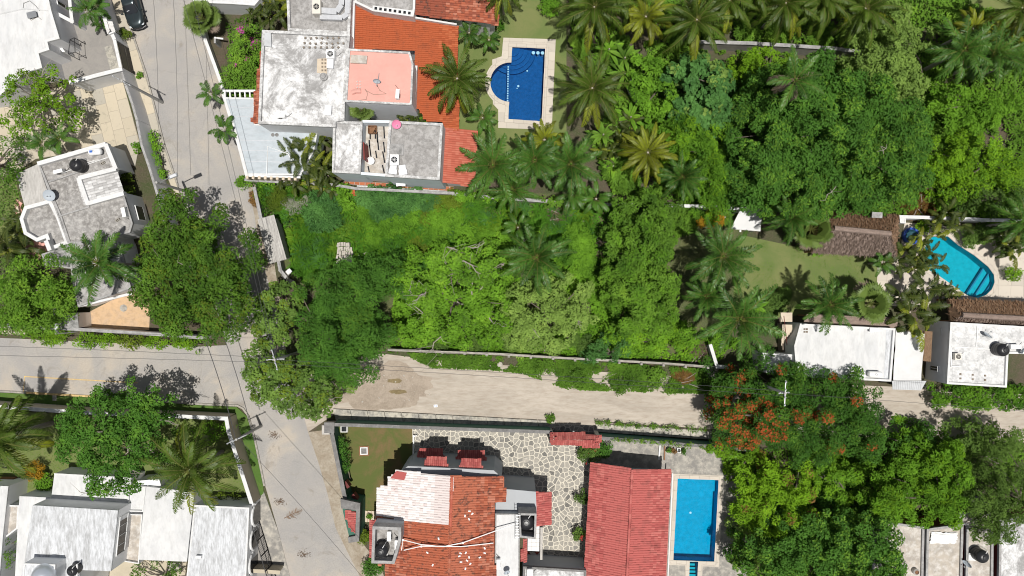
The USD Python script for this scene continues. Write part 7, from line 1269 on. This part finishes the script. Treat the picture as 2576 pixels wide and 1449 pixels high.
# the overgrown lot: bushes of several kinds, each where it stands
LOT = [('dark blue-green rosette-leaved bush near the top of the overgrown lot', [(820, 500, 1.5, 1.6), (800, 530, 1.4, 1.5), (825, 560, 1.2, 1.3), (788, 555, 1.0, 1.2), (835, 520, 1.2, 1.5)], 'leaf_blue_green', .42, .28),
       ('rounded bright bush beside the orange tile stack in the overgrown lot', [(855, 490, 1.2, 1.4), (870, 510, .9, 1.2), (845, 480, .8, 1.2)], 'leaf_bright', .24, .5), ('emerald bush along the boundary wall of the overgrown lot', [(925, 495, 1.2, 1.3), (955, 505, 1.4, 1.4), (985, 500, 1.4, 1.4), (1015, 505, 1.3, 1.3), (1045, 500, 1.2, 1.3), (1080, 510, 1.1, 1.2), (960, 530, 1.2, 1.2), (1000, 530, 1.2, 1.2)], 'leaf_blue_green', .34, .34),
       ('yellow-green weedy bush in the overgrown lot', [(915, 530, 1.0, .9), (1010, 560, 1.2, .9), (1035, 545, 1.1, 1.0), (930, 560, 1.0, .8), (975, 570, 1.2, .8), (1100, 560, 1.3, .9), (1130, 545, 1.2, 1.0), (1090, 600, 1.2, .9), (1160, 580, 1.3, 1.0), (1180, 620, 1.3, 1.0), (1220, 600, 1.2, 1.0), (940, 605, .9, .7)], 'leaf_bright', .24, .45),
       ('pale silvery weed patch in the overgrown lot near its top left', [(722, 510, .7, .9), (735, 525, .6, .8), (750, 520, .6, .8), (765, 505, .6, .7)], 'leaf_silver', .2, .5), ('low olive bush in the overgrown lot', [(750, 490, .8, .9), (700, 500, 1.2, .9), (1110, 520, 1.2, 1.0), (1140, 500, 1.0, 1.1), (1075, 545, 1.0, .8), (1060, 620, 1.1, .8)], 'leaf_olive', .24, .4),
       ('leafy green bush along the litter strip of the overgrown lot', [(1450, 590, 1.3, 1.5), (1470, 620, 1.2, 1.5), (1440, 640, 1.3, 1.5), (1470, 660, 1.2, 1.4), (1455, 700, 1.2, 1.3), (1490, 745, 1.1, 1.2), (1500, 700, 1.0, 1.3), (1280, 600, 1.2, 1.2), (1270, 640, 1.2, 1.3), (1530, 760, 1.0, 1.2)], 'leaf_bright', .28, .5),
       ('dull green low bush on the verge of the dirt road', [(1375, 922, 1.0, .8), (1445, 955, 1.0, .7), (1560, 972, 1.0, .7), (1655, 948, 1.1, .8), (1085, 903, .8, .6), (1690, 972, .9, .6)], 'leaf_mid', .2, .45),
       ('dark shrub in the shade behind the block wall', [(1480, 870, 1.2, 1.4), (1440, 860, 1.0, 1.2), (1290, 870, 1.0, 1.2), (1200, 868, 1.2, 1.2), (1100, 862, 1.2, 1.2)], 'leaf_dull', .22, .45),
       ('green undergrowth bush beneath the coconut palms', [(1540, 130, 1.2, 1.6), (1580, 160, 1.2, 1.6), (1560, 110, 1.0, 1.4), (1550, 300, 1.2, 1.6), (1530, 330, 1.2, 1.6), (1580, 290, 1.2, 1.6), (1600, 320, 1.0, 1.4), (1570, 400, 1.4, 2.0), (1560, 440, 1.4, 2.0), (1580, 460, 1.2, 1.8), (1540, 420, 1.2, 1.6), (1640, 300, 1.2, 1.6), (1720, 560, 1.4, 1.8), (1740, 540, 1.2, 1.6), (1700, 90, 1.2, 1.6), (1790, 80, 1.2, 1.6), (1880, 80, 1.2, 1.6), (1960, 90, 1.3, 1.6), (2060, 100, 1.3, 1.6), (1450, 100, .9, 1.2), (1460, 130, .8, 1.2), (1860, 460, 1.0, 1.4), (1870, 490, 1.0, 1.4)], 'leaf_mid', .34, .35),
       ('dark garden bush shaded by palms near the turquoise pool', [(2440, 600, 1.0, 1.2), (2470, 590, 1.0, 1.2), (2500, 580, 1.2, 1.4), (2530, 620, 1.0, 1.2), (2560, 590, 1.2, 1.4), (1960, 760, 1.0, 1.2), (1940, 770, 1.2, 1.6), (1975, 740, .8, 1.0), (2020, 610, .8, 1.2)], 'leaf_dull', .26, .4)]
LR = np.random.default_rng(77)
for k, (l, spots, m, L, asp) in enumerate(LOT):
    proto = None; grp = l.split(' in ')[0].split(' beneath ')[0].split(' along ')[0].split(' on the ')[0].replace('bush', 'bushes')
    for i, (x, y, r, hh) in enumerate(sorted(spots)):
        lb = l + (', %s from the left' % ORD[i] if len(spots) > 1 else '')
        if i % 5 == 0 or proto is None:
            proto = shrub('bush', lb, x, y, r, hh, m, 200 + k * 31 + i, group=grp, L=L, aspect=asp, cr=.36 if r > .9 else .28, per=36); pr = r
        else:
            w = W(x, y, hh * .7); dup(proto, lb, (w[0], w[1], 0), LR.uniform(0, 6.28), r / pr)
LOTP = PG([(648, 470), (900, 488), (1150, 498), (1300, 520), (1480, 530), (1500, 620), (1280, 680), (1000, 690), (960, 660), (860, 690), (760, 700), (735, 660), (700, 545)])
grass_tufts('grass', LOTP, 5.5, 26, .85, 'grass_blade', 1, 'long tussocky green grass covering the overgrown lot', 'grass', .6, patch=.36)
grass_tufts('grass', LOTP, 4.0, 22, .6, 'grass_yellow', 2, 'yellower weeds among the long grass of the overgrown lot', 'grass', .8, .22, patch=.44, inv=True)
ground_leaves('weeds', LOTP, 120, .34, 'leaf_mid', 22, aspect=.5, hmax=.6, label='broad-leaved creeper through the long grass of the overgrown lot', patch=.36, cat='weeds')
grass_tufts('weeds', LOTP, 1.2, 34, .8, 'leaf_blue_green', 12, 'dark tufted weeds in the overgrown lot', 'weeds', .7, .12, patch=.47)
ground_leaves('grass', PG([(1400, 500), (1550, 500), (1560, 880), (1480, 880), (1440, 640)]), 90, .3, 'grass_blade', 3, aspect=.4, hmax=.6, label='low weeds around the litter strip of the overgrown lot', patch=.38)
ground_leaves('grass', PG([(975, 885), (1300, 897), (1820, 930), (1840, 985), (1760, 990), (1600, 985), (1430, 980), (1310, 938), (1230, 930), (1090, 925), (1030, 900)]), 300, .24, 'leaf_mid', 4, aspect=.45, hmax=.7, label='creeping weeds on the verge of the dirt road', patch=.28, cat='ground cover')
ground_leaves('undergrowth', PG([(1000, 690), (1280, 680), (1500, 620), (1560, 760), (1880, 860), (1800, 910), (980, 870)]), 150, .3, 'leaf_bright', 5, aspect=.42, hmax=1.1, label='dark undergrowth beneath the trees of the overgrown lot', patch=.3, cat='undergrowth')
ground_leaves('undergrowth', PG([(1430, -20), (2330, -20), (2600, 60), (2600, 560), (1880, 520), (1540, 490), (1480, 350), (1560, 300), (1440, 120)]), 90, .36, 'leaf_mid', 6, aspect=.42, hmax=1.3, label='dark undergrowth beneath the palms and the big tree', patch=.3, cat='undergrowth')
ground_leaves('undergrowth', PG([(1880, 1130), (2220, 1110), (2600, 1115), (2600, 1290), (2420, 1290), (2230, 1300), (2200, 1490), (1880, 1490)]), 80, .3, 'leaf_mid', 7, aspect=.4, hmax=.8, label='dark undergrowth beneath the bottom right trees', patch=.3, cat='undergrowth')
ground_leaves('grass', PG([(-20, 1035), (570, 1060), (628, 1262), (-20, 1225)]), 60, .1, 'grass_yellow', 8, aspect=.3, hmax=.05, label='mown grass of the white-walled garden', patch=.3, z0=.01)
ground_leaves('grass', PG([(1870, 600), (2210, 650), (2200, 760), (1900, 790)]), 60, .1, 'grass_yellow', 9, aspect=.3, hmax=.05, label='mown grass of the lawn by the thatched roof', patch=.36, z0=.01)
ground_leaves('undergrowth', PG([(-20, 430), (40, 440), (60, 600), (110, 690), (180, 690), (200, 780), (140, 820), (-20, 820)]), 50, .26, 'leaf_dull', 10, aspect=.4, hmax=.6, label='shaded undergrowth beside the grey house', patch=.34, cat='undergrowth')
ground_leaves('undergrowth', PG([(570, 60), (660, 30), (655, 225), (600, 225)]), 60, .26, 'leaf_mid', 11, aspect=.4, hmax=.6, label='planted bed under the bougainvillea', patch=.34, cat='undergrowth')
# dry litter heaps, rubble
HP = [('grey brown heap of dry palm litter at the lower right of the lot', 1755, 880, 2.0, .6), ('dry litter heap in the middle strip of the lot', 1490, 610, 1.0, .4), ('second dry litter heap further down the strip', 1500, 640, .9, .4), ('dry palm debris below the royal palms', 1400, 540, 2.4, .5), ('brown heap of cut fronds right of the thatched roof', 2310, 515, 2.2, .6), ('grey twig heap behind the block wall', 1375, 873, 1.2, .4), ('brown dry bush on the verge of the dirt road', 1720, 945, 1.3, .5), ('dry stalks beside the silvery weeds', 770, 545, 1.2, .3), ('dry patch lower down beside the grass', 800, 590, 1.0, .3)]
for i, (l, x, y, r, hh) in enumerate(HP):
    rng = np.random.default_rng(i + 60); w = W(x, y); t = thing('litter_heap', l, 'litter heap', (w[0], w[1], 0)); n = int(r * r * 330); a = rng.uniform(0, 6.28, n); q_ = np.sqrt(rng.random(n)) * r
    c = np.c_[q_ * np.cos(a), q_ * np.sin(a) * .75, .05 + hh * np.clip(1 - (q_ / r) ** 2, 0, 1) * rng.uniform(.5, 1, n)]
    put(t, 'debris', leaves(c, rng.normal(0, .4, (n, 3)) + [0, 0, 1], rng.normal(0, 1, (n, 3)) * [1, 1, .3], rng.uniform(.2, .6, n), .07), 'leaf_brown' if 'brown' in l[:6] else 'leaf_dry', kind='stuff')
    for k in range(4): s0 = rng.normal(0, r * .4, 3) * [1, 1, 0]; d = rand_dir(rng, 1)[0] * [1, 1, .1]; put(t, 'branch', G().tube([s0 + [0, 0, hh * .8], s0 + d * .7 + [0, 0, hh], s0 + d * 1.5 + [0, 0, hh * .7]], [.04, .03, .015], 5), 'bark_pale')
t = thing('block_pile', 'stack of pale hollow blocks lying in the long grass', 'block pile', (*W(873, 636)[:2], 0)); rng = np.random.default_rng(8)
for i in range(34):
    x, y = (i % 7) * .22 - .7, (i // 7) * .42 - .9; hb = put(t, 'block', G().box([x + rng.normal(0, .03), y + rng.normal(0, .03), .62 + rng.uniform(0, .12)], [.19, .39, .6], rng.normal(0, .12)), 'limestone')
t = thing('rubble', 'pale stone rubble beside the hollow blocks in the grass', 'rubble', (*W(907, 640)[:2], 0))
for i in range(40):
    v = trimesh.creation.icosphere(subdivisions=1, radius=rng.uniform(.08, .2)); v.vertices *= rng.uniform(.6, 1.2, 3); v.apply_translation([rng.normal(0, .55), rng.normal(0, .45), .12 + rng.uniform(0, .2)]); put(t, 'stone', (v.vertices, v.faces), 'limestone')
ST = [('white boulder by the end of the block wall', 1791, 935, .7), ('pale rock in the weeds, upper right of the lot grass', 1170, 531, .24), ('white rock in the middle of the lot grass', 1035, 548, .35), ('small pale rock beneath the weeds', 957, 608, .35), ('pale rock by the litter strip', 1470, 560, .4), ('long pale rock in the palm debris', 1390, 565, .45), ('white rock beside the verge weeds', 1257, 917, .28), ('grey rock at the bend of the litter strip', 1497, 660, .4)]
for i, (l, x, y, r) in enumerate(ST):
    v = trimesh.creation.icosphere(subdivisions=3, radius=r); n = meshkit.fbm(np.array(v.vertices) * 2.2 / r * .5 + i * 3, 4, i); v.vertices *= (0.65 + .7 * n)[:, None]; v.vertices[:, 2] *= .6; w = W(x, y); v.apply_translation([w[0], w[1], r * .25]); solo('rock', (np.array(v.vertices), np.array(v.faces)), 'limestone', l, 'rock', smooth=40)
t = thing('tile_stack', 'small orange tile capping beside the boundary wall in the lot', 'tile capping'); q_ = [np.r_[W(x, y, z)[:2], z] for x, y, z in ((881, 481, .9), (900, 482, .9), (900, 489, .8), (881, 488, .8))]; tiles(t, q_, [0, -1], .2, .3, 'tile_orange', .05, base='tile_orange')
rng = np.random.default_rng(21); first = None
for i in range(22):
    x, y = rng.normal(1010, 55), rng.normal(970, 24)
    if not (900 < x < 1180 and 920 < y < 1030): continue
    w = W(x, y)
    if first is None:
        first = thing('pebble', 'pale stone strewn over the muddy end of the dirt road', 'stone', (w[0], w[1], .012), group='stones on the muddy end of the dirt road'); v = trimesh.creation.icosphere(subdivisions=1, radius=.075); v.vertices *= [1.2, .9, .5]; put(first, 'stone', (v.vertices, v.faces), 'limestone')
    else: dup(first, 'pale stone strewn over the muddy end of the dirt road', (w[0], w[1], .012), rng.uniform(0, 6), rng.uniform(.4, 1.3))
# fallen fronds and trash on the roads
rng = np.random.default_rng(5); w = W(735, 1296); rib, lf = frond_g(rng, 1.9, .03, .03, .62, 15, .05, droop=.0, tuft=.1); t = thing('fallen_frond', 'dry brown palm frond lying flat on the road at the bottom', 'palm frond', (w[0] - .8, w[1] - .3, .03), .45)
put(t, 'leaflets', (lf[0] * [1, 1, .15] + np.c_[rng.normal(0, .03, (len(lf[0]), 2)), np.zeros(len(lf[0]))], lf[1]), 'leaf_dry'); put(t, 'midrib', rib, 'brown_wood')
for l, x, y, r in (('scatter of dry leaves on the road above the fallen frond', 705, 1262, .5), ('scatter of dry leaves low on the road at the bottom', 764, 1395, .55), ('scatter of dry leaves on the road near the street corner', 690, 1094, .5)):
    rng = np.random.default_rng(int(x)); n = 70; c = np.c_[rng.normal(0, r * .55, n), rng.normal(0, r * .35, n), rng.uniform(.012, .04, n)]; w = W(x, y); t = thing('leaf_litter', l, 'leaf litter', (w[0], w[1], .012))
    put(t, 'dry_leaves', leaves(c, rng.normal(0, .12, (n, 3)) + [0, 0, 1], rng.normal(0, 1, (n, 3)) * [1, 1, .05], rng.uniform(.08, .26, n), .045), 'leaf_dry', kind='stuff'); put(t, 'twig', G().tube([[-.3, -.1, .03], [.05, .02, .05], [.35, .16, .03]], [.012, .01, .006], 5), 'brown_wood')
t = thing('paper_litter', 'white printed paper sheet lying on the dirt road', 'litter', (*W(1096, 1021)[:2], .03), .1); put(t, 'sheet', G().box([0, 0, .0], [.38, .26, .008]), 'paper'); put(t, 'print', G().box([-.07, .0, .006], [.1, .12, .004]).box([.09, -.02, .006], [.09, .1, .004]), 'blue_paint', kind='stuff')
# ---------------------------------------------------------------- palms
PALM = dict(
    coconut=dict(h=6.8, mat='frond_coconut', n=28, L=3.7, llen=.82, nl=40, el=(1.35, -.35), bend=(1.0, 1.6), droop=1.0, width=.06, gold='frond_yellow'),
    golden=dict(h=5.5, mat='frond_yellow', n=24, L=3.2, llen=.72, nl=36, el=(1.3, -.3), bend=(1.0, 1.5), droop=.95, width=.06),
    royal=dict(h=6.2, mat='frond_royal', n=21, L=3.4, llen=.72, nl=54, el=(1.3, -.2), bend=(.8, 1.35), droop=.45, tuft=.5, width=.06, shaft='leaf_mid'),
    grey=dict(h=11.5, mat='frond_royal', n=14, L=3.2, llen=.7, nl=42, el=(1.25, -.4), bend=(.8, 1.3), droop=.5, tuft=.4, width=.058, shaft='leaf_mid', dry=6),
    small=dict(h=3.0, mat='frond_royal', n=11, L=1.7, llen=.48, nl=26, el=(1.2, .05), bend=(.9, 1.6), droop=.5, width=.05, trunk_r=.09),
    areca=dict(h=3.2, mat='frond_areca', n=30, L=2.1, llen=.5, nl=24, el=(1.3, .1), bend=(.7, 1.5), droop=.5, width=.055, trunk_r=.06, stems=5, spread=1.2, gold='frond_yellow'))
REACH = dict(coconut=3.05, golden=2.75, royal=3.1, grey=2.9, small=1.5, areca=2.6)
GROUPS = dict(coconut='coconut palms', golden='golden palms', royal='royal palms', grey='palms', small='small palms', areca='clumping palms')
PROTO = {}; PR = np.random.default_rng(31)
def stand(kind, label, px, py, r, own=False):
    """A palm of the given kind whose crown spreads about r sheet units round (px, py)."""
    k = PROTO.setdefault(kind, []); h0 = PALM[kind]['h']
    want = r / 25 * (1 - h0 / H) / REACH[kind]
    if len(k) < (5 if kind in ('coconut', 'royal') else 4):
        kw = dict(PALM[kind]); h = kw.pop('h'); mat = kw.pop('mat'); kw['L'] *= want; kw['llen'] *= want ** .7
        t = palm('palm_tree', label, px, py, h * (want if kind in ('small', 'areca') else 1), mat, len(k) * 7 + len(kind), group=GROUPS[kind], **kw); k.append((t, want, h * (want if kind in ('small', 'areca') else 1))); return t
    t, w0, hp = k[PR.integers(len(k))]; s = want / w0; sz = s if kind in ('small', 'areca') else s ** .35; w = W(px, py, hp * sz)
    return dup(t, label, (w[0], w[1], 0), PR.uniform(0, 6.28), (s, s, sz))
for kind, rows in (
    ('coconut', [('tall coconut palm rising over the orange tile roof left of the blue pool', 1150, 198, 80), ('large coconut palm cut by the top edge, right of the pool lawn', 1495, 18, 95), ('big coconut palm right of the blue pool deck', 1490, 222, 92), ('coconut palm at the top above the left end of the grey concrete wall', 1753, 50, 90),
                 ('coconut palm at the top edge, left of the concrete wall shadows', 1835, 0, 72), ('coconut palm over the middle of the grey concrete wall at the top edge', 1977, 8, 84), ('coconut palm at the top edge between two others above the concrete wall', 2072, -4, 80), ('coconut palm at the right end of the grey concrete wall', 2177, 22, 86),
                 ('coconut palm bending over the white roofs at the lower left garden', 478, 1182, 108), ('coconut palm cut by the left edge in the lower left garden', -8, 1105, 112), ('coconut palm at the upper right corner throwing shade on the lawn', 2570, 20, 80), ('half hidden coconut palm at the top edge left of the yellowish one', 1560, -25, 80), ('coconut palm cut by the top edge above the pool lawn corner', 1265, -25, 60), ('small coconut palm at the top edge beside the pale grey-green tree', 1900, -25, 70)]),
    ('golden', [('yellowish palm between two green coconut palms at the top', 1625, 42, 70), ('yellow-green palm with arched fronds above the tall mid-green tree', 1630, 384, 74), ('low yellowish palm at the lower right corner of the blue pool', 1370, 352, 52), ('golden palm by the upper right lawn', 2447, 72, 50), ('second golden palm right of the one by the upper right lawn', 2506, 92, 44), ('gold-tipped palm at the right edge below the corner shade', 2566, 85, 55)]),
    ('royal', [('royal palm beside the brick red tile roof, crown over the lot wall', 1240, 418, 96), ('royal palm right of the low yellowish palm below the pool', 1435, 415, 84), ('royal palm between the two below the blue pool', 1345, 405, 72), ('royal palm standing alone in the middle of the overgrown lot', 1350, 648, 92), ('royal palm left of the back lawn, upper one', 1815, 645, 92), ('large dark royal palm above the end of the block wall', 1857, 802, 108),
               ('shaded royal palm between the two beside the back lawn', 1775, 745, 62), ('royal palm right of the white canvas canopy', 1985, 548, 66), ('royal palm over the steps of the bright white house', 2082, 766, 74), ('royal palm on the grey house lot at the left, beside the big olive tree', 255, 662, 90), ('royal palm at the upper right over the emerald shrubs', 2415, 128, 84), ('second royal palm at the upper right, nearer the edge', 2492, 140, 80),
               ('darker royal palm above the tall mid-green tree, right', 1713, 448, 64), ('royal palm partly hidden under the one by the brick red roof', 1290, 478, 66), ('royal palm at the right edge by the white wall', 2566, 558, 72), ('royal palm in the shade at the upper right corner', 2540, 160, 50)]),
    ('grey', [('grey-tipped palm with drying fronds over the very large dark tree', 1995, 205, 78)]),
    ('small', [('small palm at the tip of the orange roof near the worn tile roof', 1180, 82, 36), ('smaller palm right of it on the pool lawn', 1230, 100, 29), ('dark small palm left of the pool deck bottom', 1214, 296, 38), ('palm in the gravel court at the top left', 222, 28, 42), ('second palm beside it at the gravel court edge', 245, 18, 34), ('left palm of the pair above the grey house', 110, 362, 42), ('right palm of the pair above the grey house', 152, 350, 42),
               ('street palm beside the bougainvillea bed', 531, 236, 36), ('street palm beside the pale carport roof', 565, 326, 36), ('small palm on the peach deck left of the turquoise pool', 2219, 661, 34), ('dark cycad-like palm at the top of the litter strip', 1303, 572, 40), ('low palm beneath the royal palms by the lot wall', 1500, 500, 40), ('small palm by the white wall behind the croton', 1440, 490, 44), ('little palm on the left of the gravel court gate roof', 255, 60, 24)]),
    ('areca', [('dense palm clump between the carport roof and the big house', 752, 385, 66), ('second palm clump against the worn white roof wall', 800, 425, 52), ('palm clump at the top of the dense one by the carport roof', 790, 350, 44), ('palm clump at the lower left of the dense one by the carport roof', 735, 440, 46), ('palm clump at the lower right by the boundary wall', 808, 455, 44), ('palm clump in the courtyard below the pink roof', 1030, 285, 52), ('palm clump hanging over the left end of the turquoise pool', 2296, 645, 58), ('second palm clump over the turquoise pool nearer the water', 2338, 655, 44), ('palm clump above the turquoise pool', 2385, 558, 54), ('palm clump between the fan palm and the worn white house', 2307, 772, 78), ('palm clump at the right edge of the peach deck', 2548, 606, 52),
               ('palm clump at the bottom of the turquoise pool', 2385, 738, 36), ('dark palm clump at the top beside the big house', 690, 22, 52), ('palm clump right of the fan palm at the top', 645, 20, 40), ('shaded palm clump at the left edge', 20, 612, 62), ('lower shaded palm clump at the left edge', 45, 560, 40), ('palm clump among the undergrowth right of the pool', 1530, 385, 40), ('palm clump under the coconut palms', 1570, 330, 48)])):
    for l, x, y, r in rows: stand(kind, l, x, y, r)
fan_palm('fan_palm', 'round bushy fan palm by the road at the top', 510, 48, 2.2, 1, n=20, r=1.0, pet=1.0)
fan_palm('fan_palm', 'fan palm in the courtyard corner below the pink roof', 910, 277, 4.2, 2, n=15, r=.75, pet=.6, dry=1)
fan_palm('fan_palm', 'large fan palm over the upper edge of the bright white roof', 2187, 763, 4.5, 3, n=15, r=1.25, pet=1.1)
fan_palm('fan_palm', 'grey-green fan palm left of the thatched roof', 2040, 577, 3.0, 4, n=16, r=1.1, pet=1.3, dry=3)
for i, (l, x, y, hh, L) in enumerate((('banana plant right of the blue pool deck, upper', 1535, 118, 2.6, 1.9), ('banana plant beside it among the coconut palms', 1575, 140, 2.6, 1.9), ('banana plant in the shade left of the wall stub', 1575, 180, 2.4, 1.8), ('banana plant below the wall stub', 1590, 290, 2.6, 1.9), ('banana plant with torn leaves below the pool palms', 1520, 335, 2.4, 1.8), ('banana plant beside the white canvas canopy', 1828, 545, 2.2, 1.2), ('banana plant left of the yellow palm', 1545, 415, 2.2, 1.6), ('reddish-tipped plant by the pool lawn edge', 1475, 75, 1.6, 1.2), ('broad-leaved plant at the foot of the thatched roof', 2060, 630, 1.4, 1.0), ('banana plant under the dark royal palm', 1905, 770, 2.2, 1.6), ('banana plant at the right of the courtyard palms', 1062, 288, 2.2, 1.5), ('broad-leaved plant in the upper right shade', 2555, 120, 2.0, 1.6))):
    broad_plant('banana_plant', l, x, y, hh, i, 'leaf_mid' if i % 3 else 'leaf_bright', L=L)

# ---------------------------------------------------------------- parked car
def stackv(levels, n=40, p=3.2):
    v, f = [], []
    for z, x0, x1, hw in levels:
        a = np.arange(n) * 2 * np.pi / n; c, s = np.cos(a), np.sin(a)
        v.append(np.c_[(x0 + x1) / 2 + (x1 - x0) / 2 * np.sign(c) * np.abs(c) ** (2 / p), hw * np.sign(s) * np.abs(s) ** (2 / p), np.full(n, z)])
    m = len(levels)
    for i in range(m - 1):
        for j in range(n): f += [[i * n + j, i * n + (j + 1) % n, (i + 1) * n + (j + 1) % n], [i * n + j, (i + 1) * n + (j + 1) % n, (i + 1) * n + j]]
    V = np.vstack(v + [v[-1].mean(0)[None]]); f += [[(m - 1) * n + j, (m - 1) * n + (j + 1) % n, m * n] for j in range(n)]
    return V, np.array(f)
c = W(330, 14, .8); t = thing('parked_car', 'dark grey car parked on the beige pavement at the top edge', 'car', (c[0], c[1], .06), math.atan2(-1, .27))
put(t, 'body', stackv([(.2, -2.1, 2.12, .80), (.34, -2.22, 2.24, .87), (.55, -2.25, 2.27, .90), (.72, -2.22, 2.2, .89), (.84, -2.1, 2.02, .84), (.90, -1.95, 1.78, .76), (.93, -1.85, 1.5, .66)]), 'car_paint', smooth=50)
put(t, 'glasshouse', stackv([(.86, -1.75, 1.02, .76), (1.1, -1.5, .66, .70), (1.34, -1.15, .26, .60), (1.36, -1.1, .2, .56)], p=4.0), 'window_dark', smooth=50)
put(t, 'roof', stackv([(1.335, -1.2, .22, .615), (1.40, -1.12, .12, .58), (1.425, -.95, -.05, .46)], p=4.0), 'car_paint', smooth=50)
for s in (-1, 1):
    put(t, 'pillar', G().beam([.98, s * .73, .9], [.24, s * .6, 1.36], .07, .05), 'car_paint'); put(t, 'pillar', G().beam([-1.66, s * .73, .9], [-1.12, s * .6, 1.36], .12, .05), 'car_paint'); put(t, 'pillar', G().beam([-.3, s * .74, .88], [-.35, s * .6, 1.36], .08, .04), 'black_plastic')
    mr = put(t, 'mirror', G().box([.72, s * .98, .98], [.14, .2, .13], .2 * s), 'car_paint'); put(mr, 'arm', G().beam([.74, s * .8, .93], [.72, s * .92, .95], .05, .04), 'black_plastic')
    v, f = G().lathe([0, 0, 0], [(.0, 0), (.19, .03), (.2, .0)], 14).get(); put(t, 'headlight', (np.c_[v[:, 1] * .6 + v[:, 2] + 2.02, v[:, 0] * .7 + s * .62, v[:, 1] * .25 + .70 + 0 * v[:, 2]], f), 'headlamp')
    put(t, 'wiper', G().beam([.98, s * .3 - .1, .925], [.86, s * .3 + .25, 1.0], .03, .015), 'black_plastic')
    for x in (-1.32, 1.36):
        v, f = G().lathe([0, 0, 0], [(.18, -.11), (.31, -.11), (.33, -.07), (.33, .07), (.31, .11), (.18, .11)], 24).get(); wl = put(t, 'wheel', (np.c_[v[:, 0] + x, v[:, 2] + s * .80, v[:, 1] + .29], f), 'rubber', smooth=40)
        v, f = G().lathe([0, 0, 0], [(0, .0), (.17, .02), (.19, .1 * s)], 16).get(); put(wl, 'rim', (np.c_[v[:, 0] + x, s * .84 + v[:, 2] * .5, v[:, 1] + .29], f), 'grey_metal')
put(t, 'grille', G().box([2.25, 0, .5], [.06, .9, .2]), 'black_plastic'); put(t, 'bumper', G().tube([[2.12, -.78, .36], [2.28, -.3, .36], [2.28, .3, .36], [2.12, .78, .36]], .08, 8), 'black_plastic'); put(t, 'bonnet_seam', G().beam([1.0, .0, .955], [1.75, 0, .925], .03, .012), 'black_plastic')
for i, s in enumerate((-.1, .05)): put(t, 'windscreen_sticker', G().box([.62 + .02, -.35 + i * .14, 1.12], [.05, .09, .02]), 'paper')
# ---------------------------------------------------------------- poles, lamps, wires
def pole(label, px, py, h, arms, lamp=None, r=.13, mat='pole_concrete'):
    w = W(px, py, h); t = thing('utility_pole', label, 'utility pole', (w[0], w[1], 0)); put(t, 'post', G().tube([[0, 0, -.1], [0, 0, h]], [r * 1.25, r * .8], 10), mat)
    for (dx, dy, L, z) in arms:
        d = np.array([dx, dy, 0.]); d /= np.linalg.norm(d); arm = put(t, 'crossarm', G().beam([*(-d[:2] * L * .5), z], [*(d[:2] * L * .5), z], r * .55, .09), 'grey_metal')
        for k in np.linspace(-.45, .45, 4): put(arm, 'insulator', G().lathe([*(d[:2] * L * k), z + .06], [(.03, 0), (.07, .05), (.04, .09), (.065, .13), (.03, .2), (0, .21)], 10), 'insulator')
    if lamp:
        e = np.array([lamp[0], lamp[1], h - .1]); put(t, 'lamp_arm', G().tube([[0, 0, h - .6], e * .5 + [0, 0, h * .5 - .2], e], .05, 6), 'grey_metal'); hd = put(t, 'lamp_head', G().box(e + [lamp[0] * .12, lamp[1] * .12, 0], [.85, .34, .12], math.atan2(lamp[1], lamp[0])), 'grey_metal'); put(hd, 'lens', G().box(e + [lamp[0] * .12, lamp[1] * .12, .068], [.6, .24, .02], math.atan2(lamp[1], lamp[0])), 'insulator')
    return t
pole('street lamp pole by the grey street wall with its arm over the hedge', 393, 459, 6.2, [], (1.35, .55))
pole('concrete pole with a slanting crossarm at the corner of the slab patio', 306, 203, 7.5, [(1, -.55, 1.9, 7.4)])
pole('pole with a line of insulators standing in the lighter tree over the road', 690, 905, 9.5, [(.28, -1, 1.9, 9.4), (1, .05, 1.6, 9.1)])
pole('pole with a steel crossarm standing beside the white garden wall', 594, 1106, 6.5, [(1, .45, 2.0, 6.3)])
pole('pole with a white insulator bar standing in the flame tree', 1976, 990, 10.5, [(.05, 1, 2.2, 10.4), (1, .1, .9, 10.0)])
pole('thin white lamp pole in the leftmost yellow-green hedge', 139, 840, 3.5, [], (.05, .5), .05, 'white_paint')
def wire(label, a, b, z0, z1, sag=.4, r=.016):
    A_, B_ = W(*a, z0), W(*b, z1); u = np.linspace(0, 1, 13)[:, None]; p = A_ * (1 - u) + B_ * u - np.array([0, 0, 1]) * sag * 4 * u * (1 - u); o = np.array([p[6, 0], p[6, 1], 0]); solo_t = thing('overhead_wire', label, 'wire', o); put(solo_t, 'strand', G().tube(p - o, r, 4), 'cable')
wire('dark wire along the middle of the upper street', (433, -60), (446, 470), 8, 8); wire('wire left of it down the upper street', (382, -60), (400, 440), 7.5, 7.5)
wire('wire running down the right lane of the upper street', (446, -60), (690, 905), 8.5, 9.3); wire('outermost wire on the right of the upper street', (470, -60), (693, 895), 8.6, 9.4)
wire('heavy dark cable crossing the west street to the garden wall pole', (518, 860), (592, 1102), 7.6, 7.7, .3, .035); wire('second dark cable crossing the west street near the corner', (566, 855), (640, 1110), 7.6, 7.7, .3, .03)
wire('thin wire above the hedges along the west street', (-80, 868), (690, 900), 8.2, 9.3); wire('thin wire down the middle of the west street', (-80, 893), (690, 912), 8.2, 9.3)
wire('thin wire along the upper side of the dirt road', (690, 905), (1976, 984), 9.3, 10.3, .8); wire('second thin wire along the dirt road', (692, 915), (1977, 996), 9.3, 10.3, .8)
wire('wire from the garden wall pole down the lower street', (600, 1104), (935, 1480), 7.8, 8, .4); wire('wire from the flame tree pole to the right edge', (1978, 990), (2640, 1040), 10.3, 10)
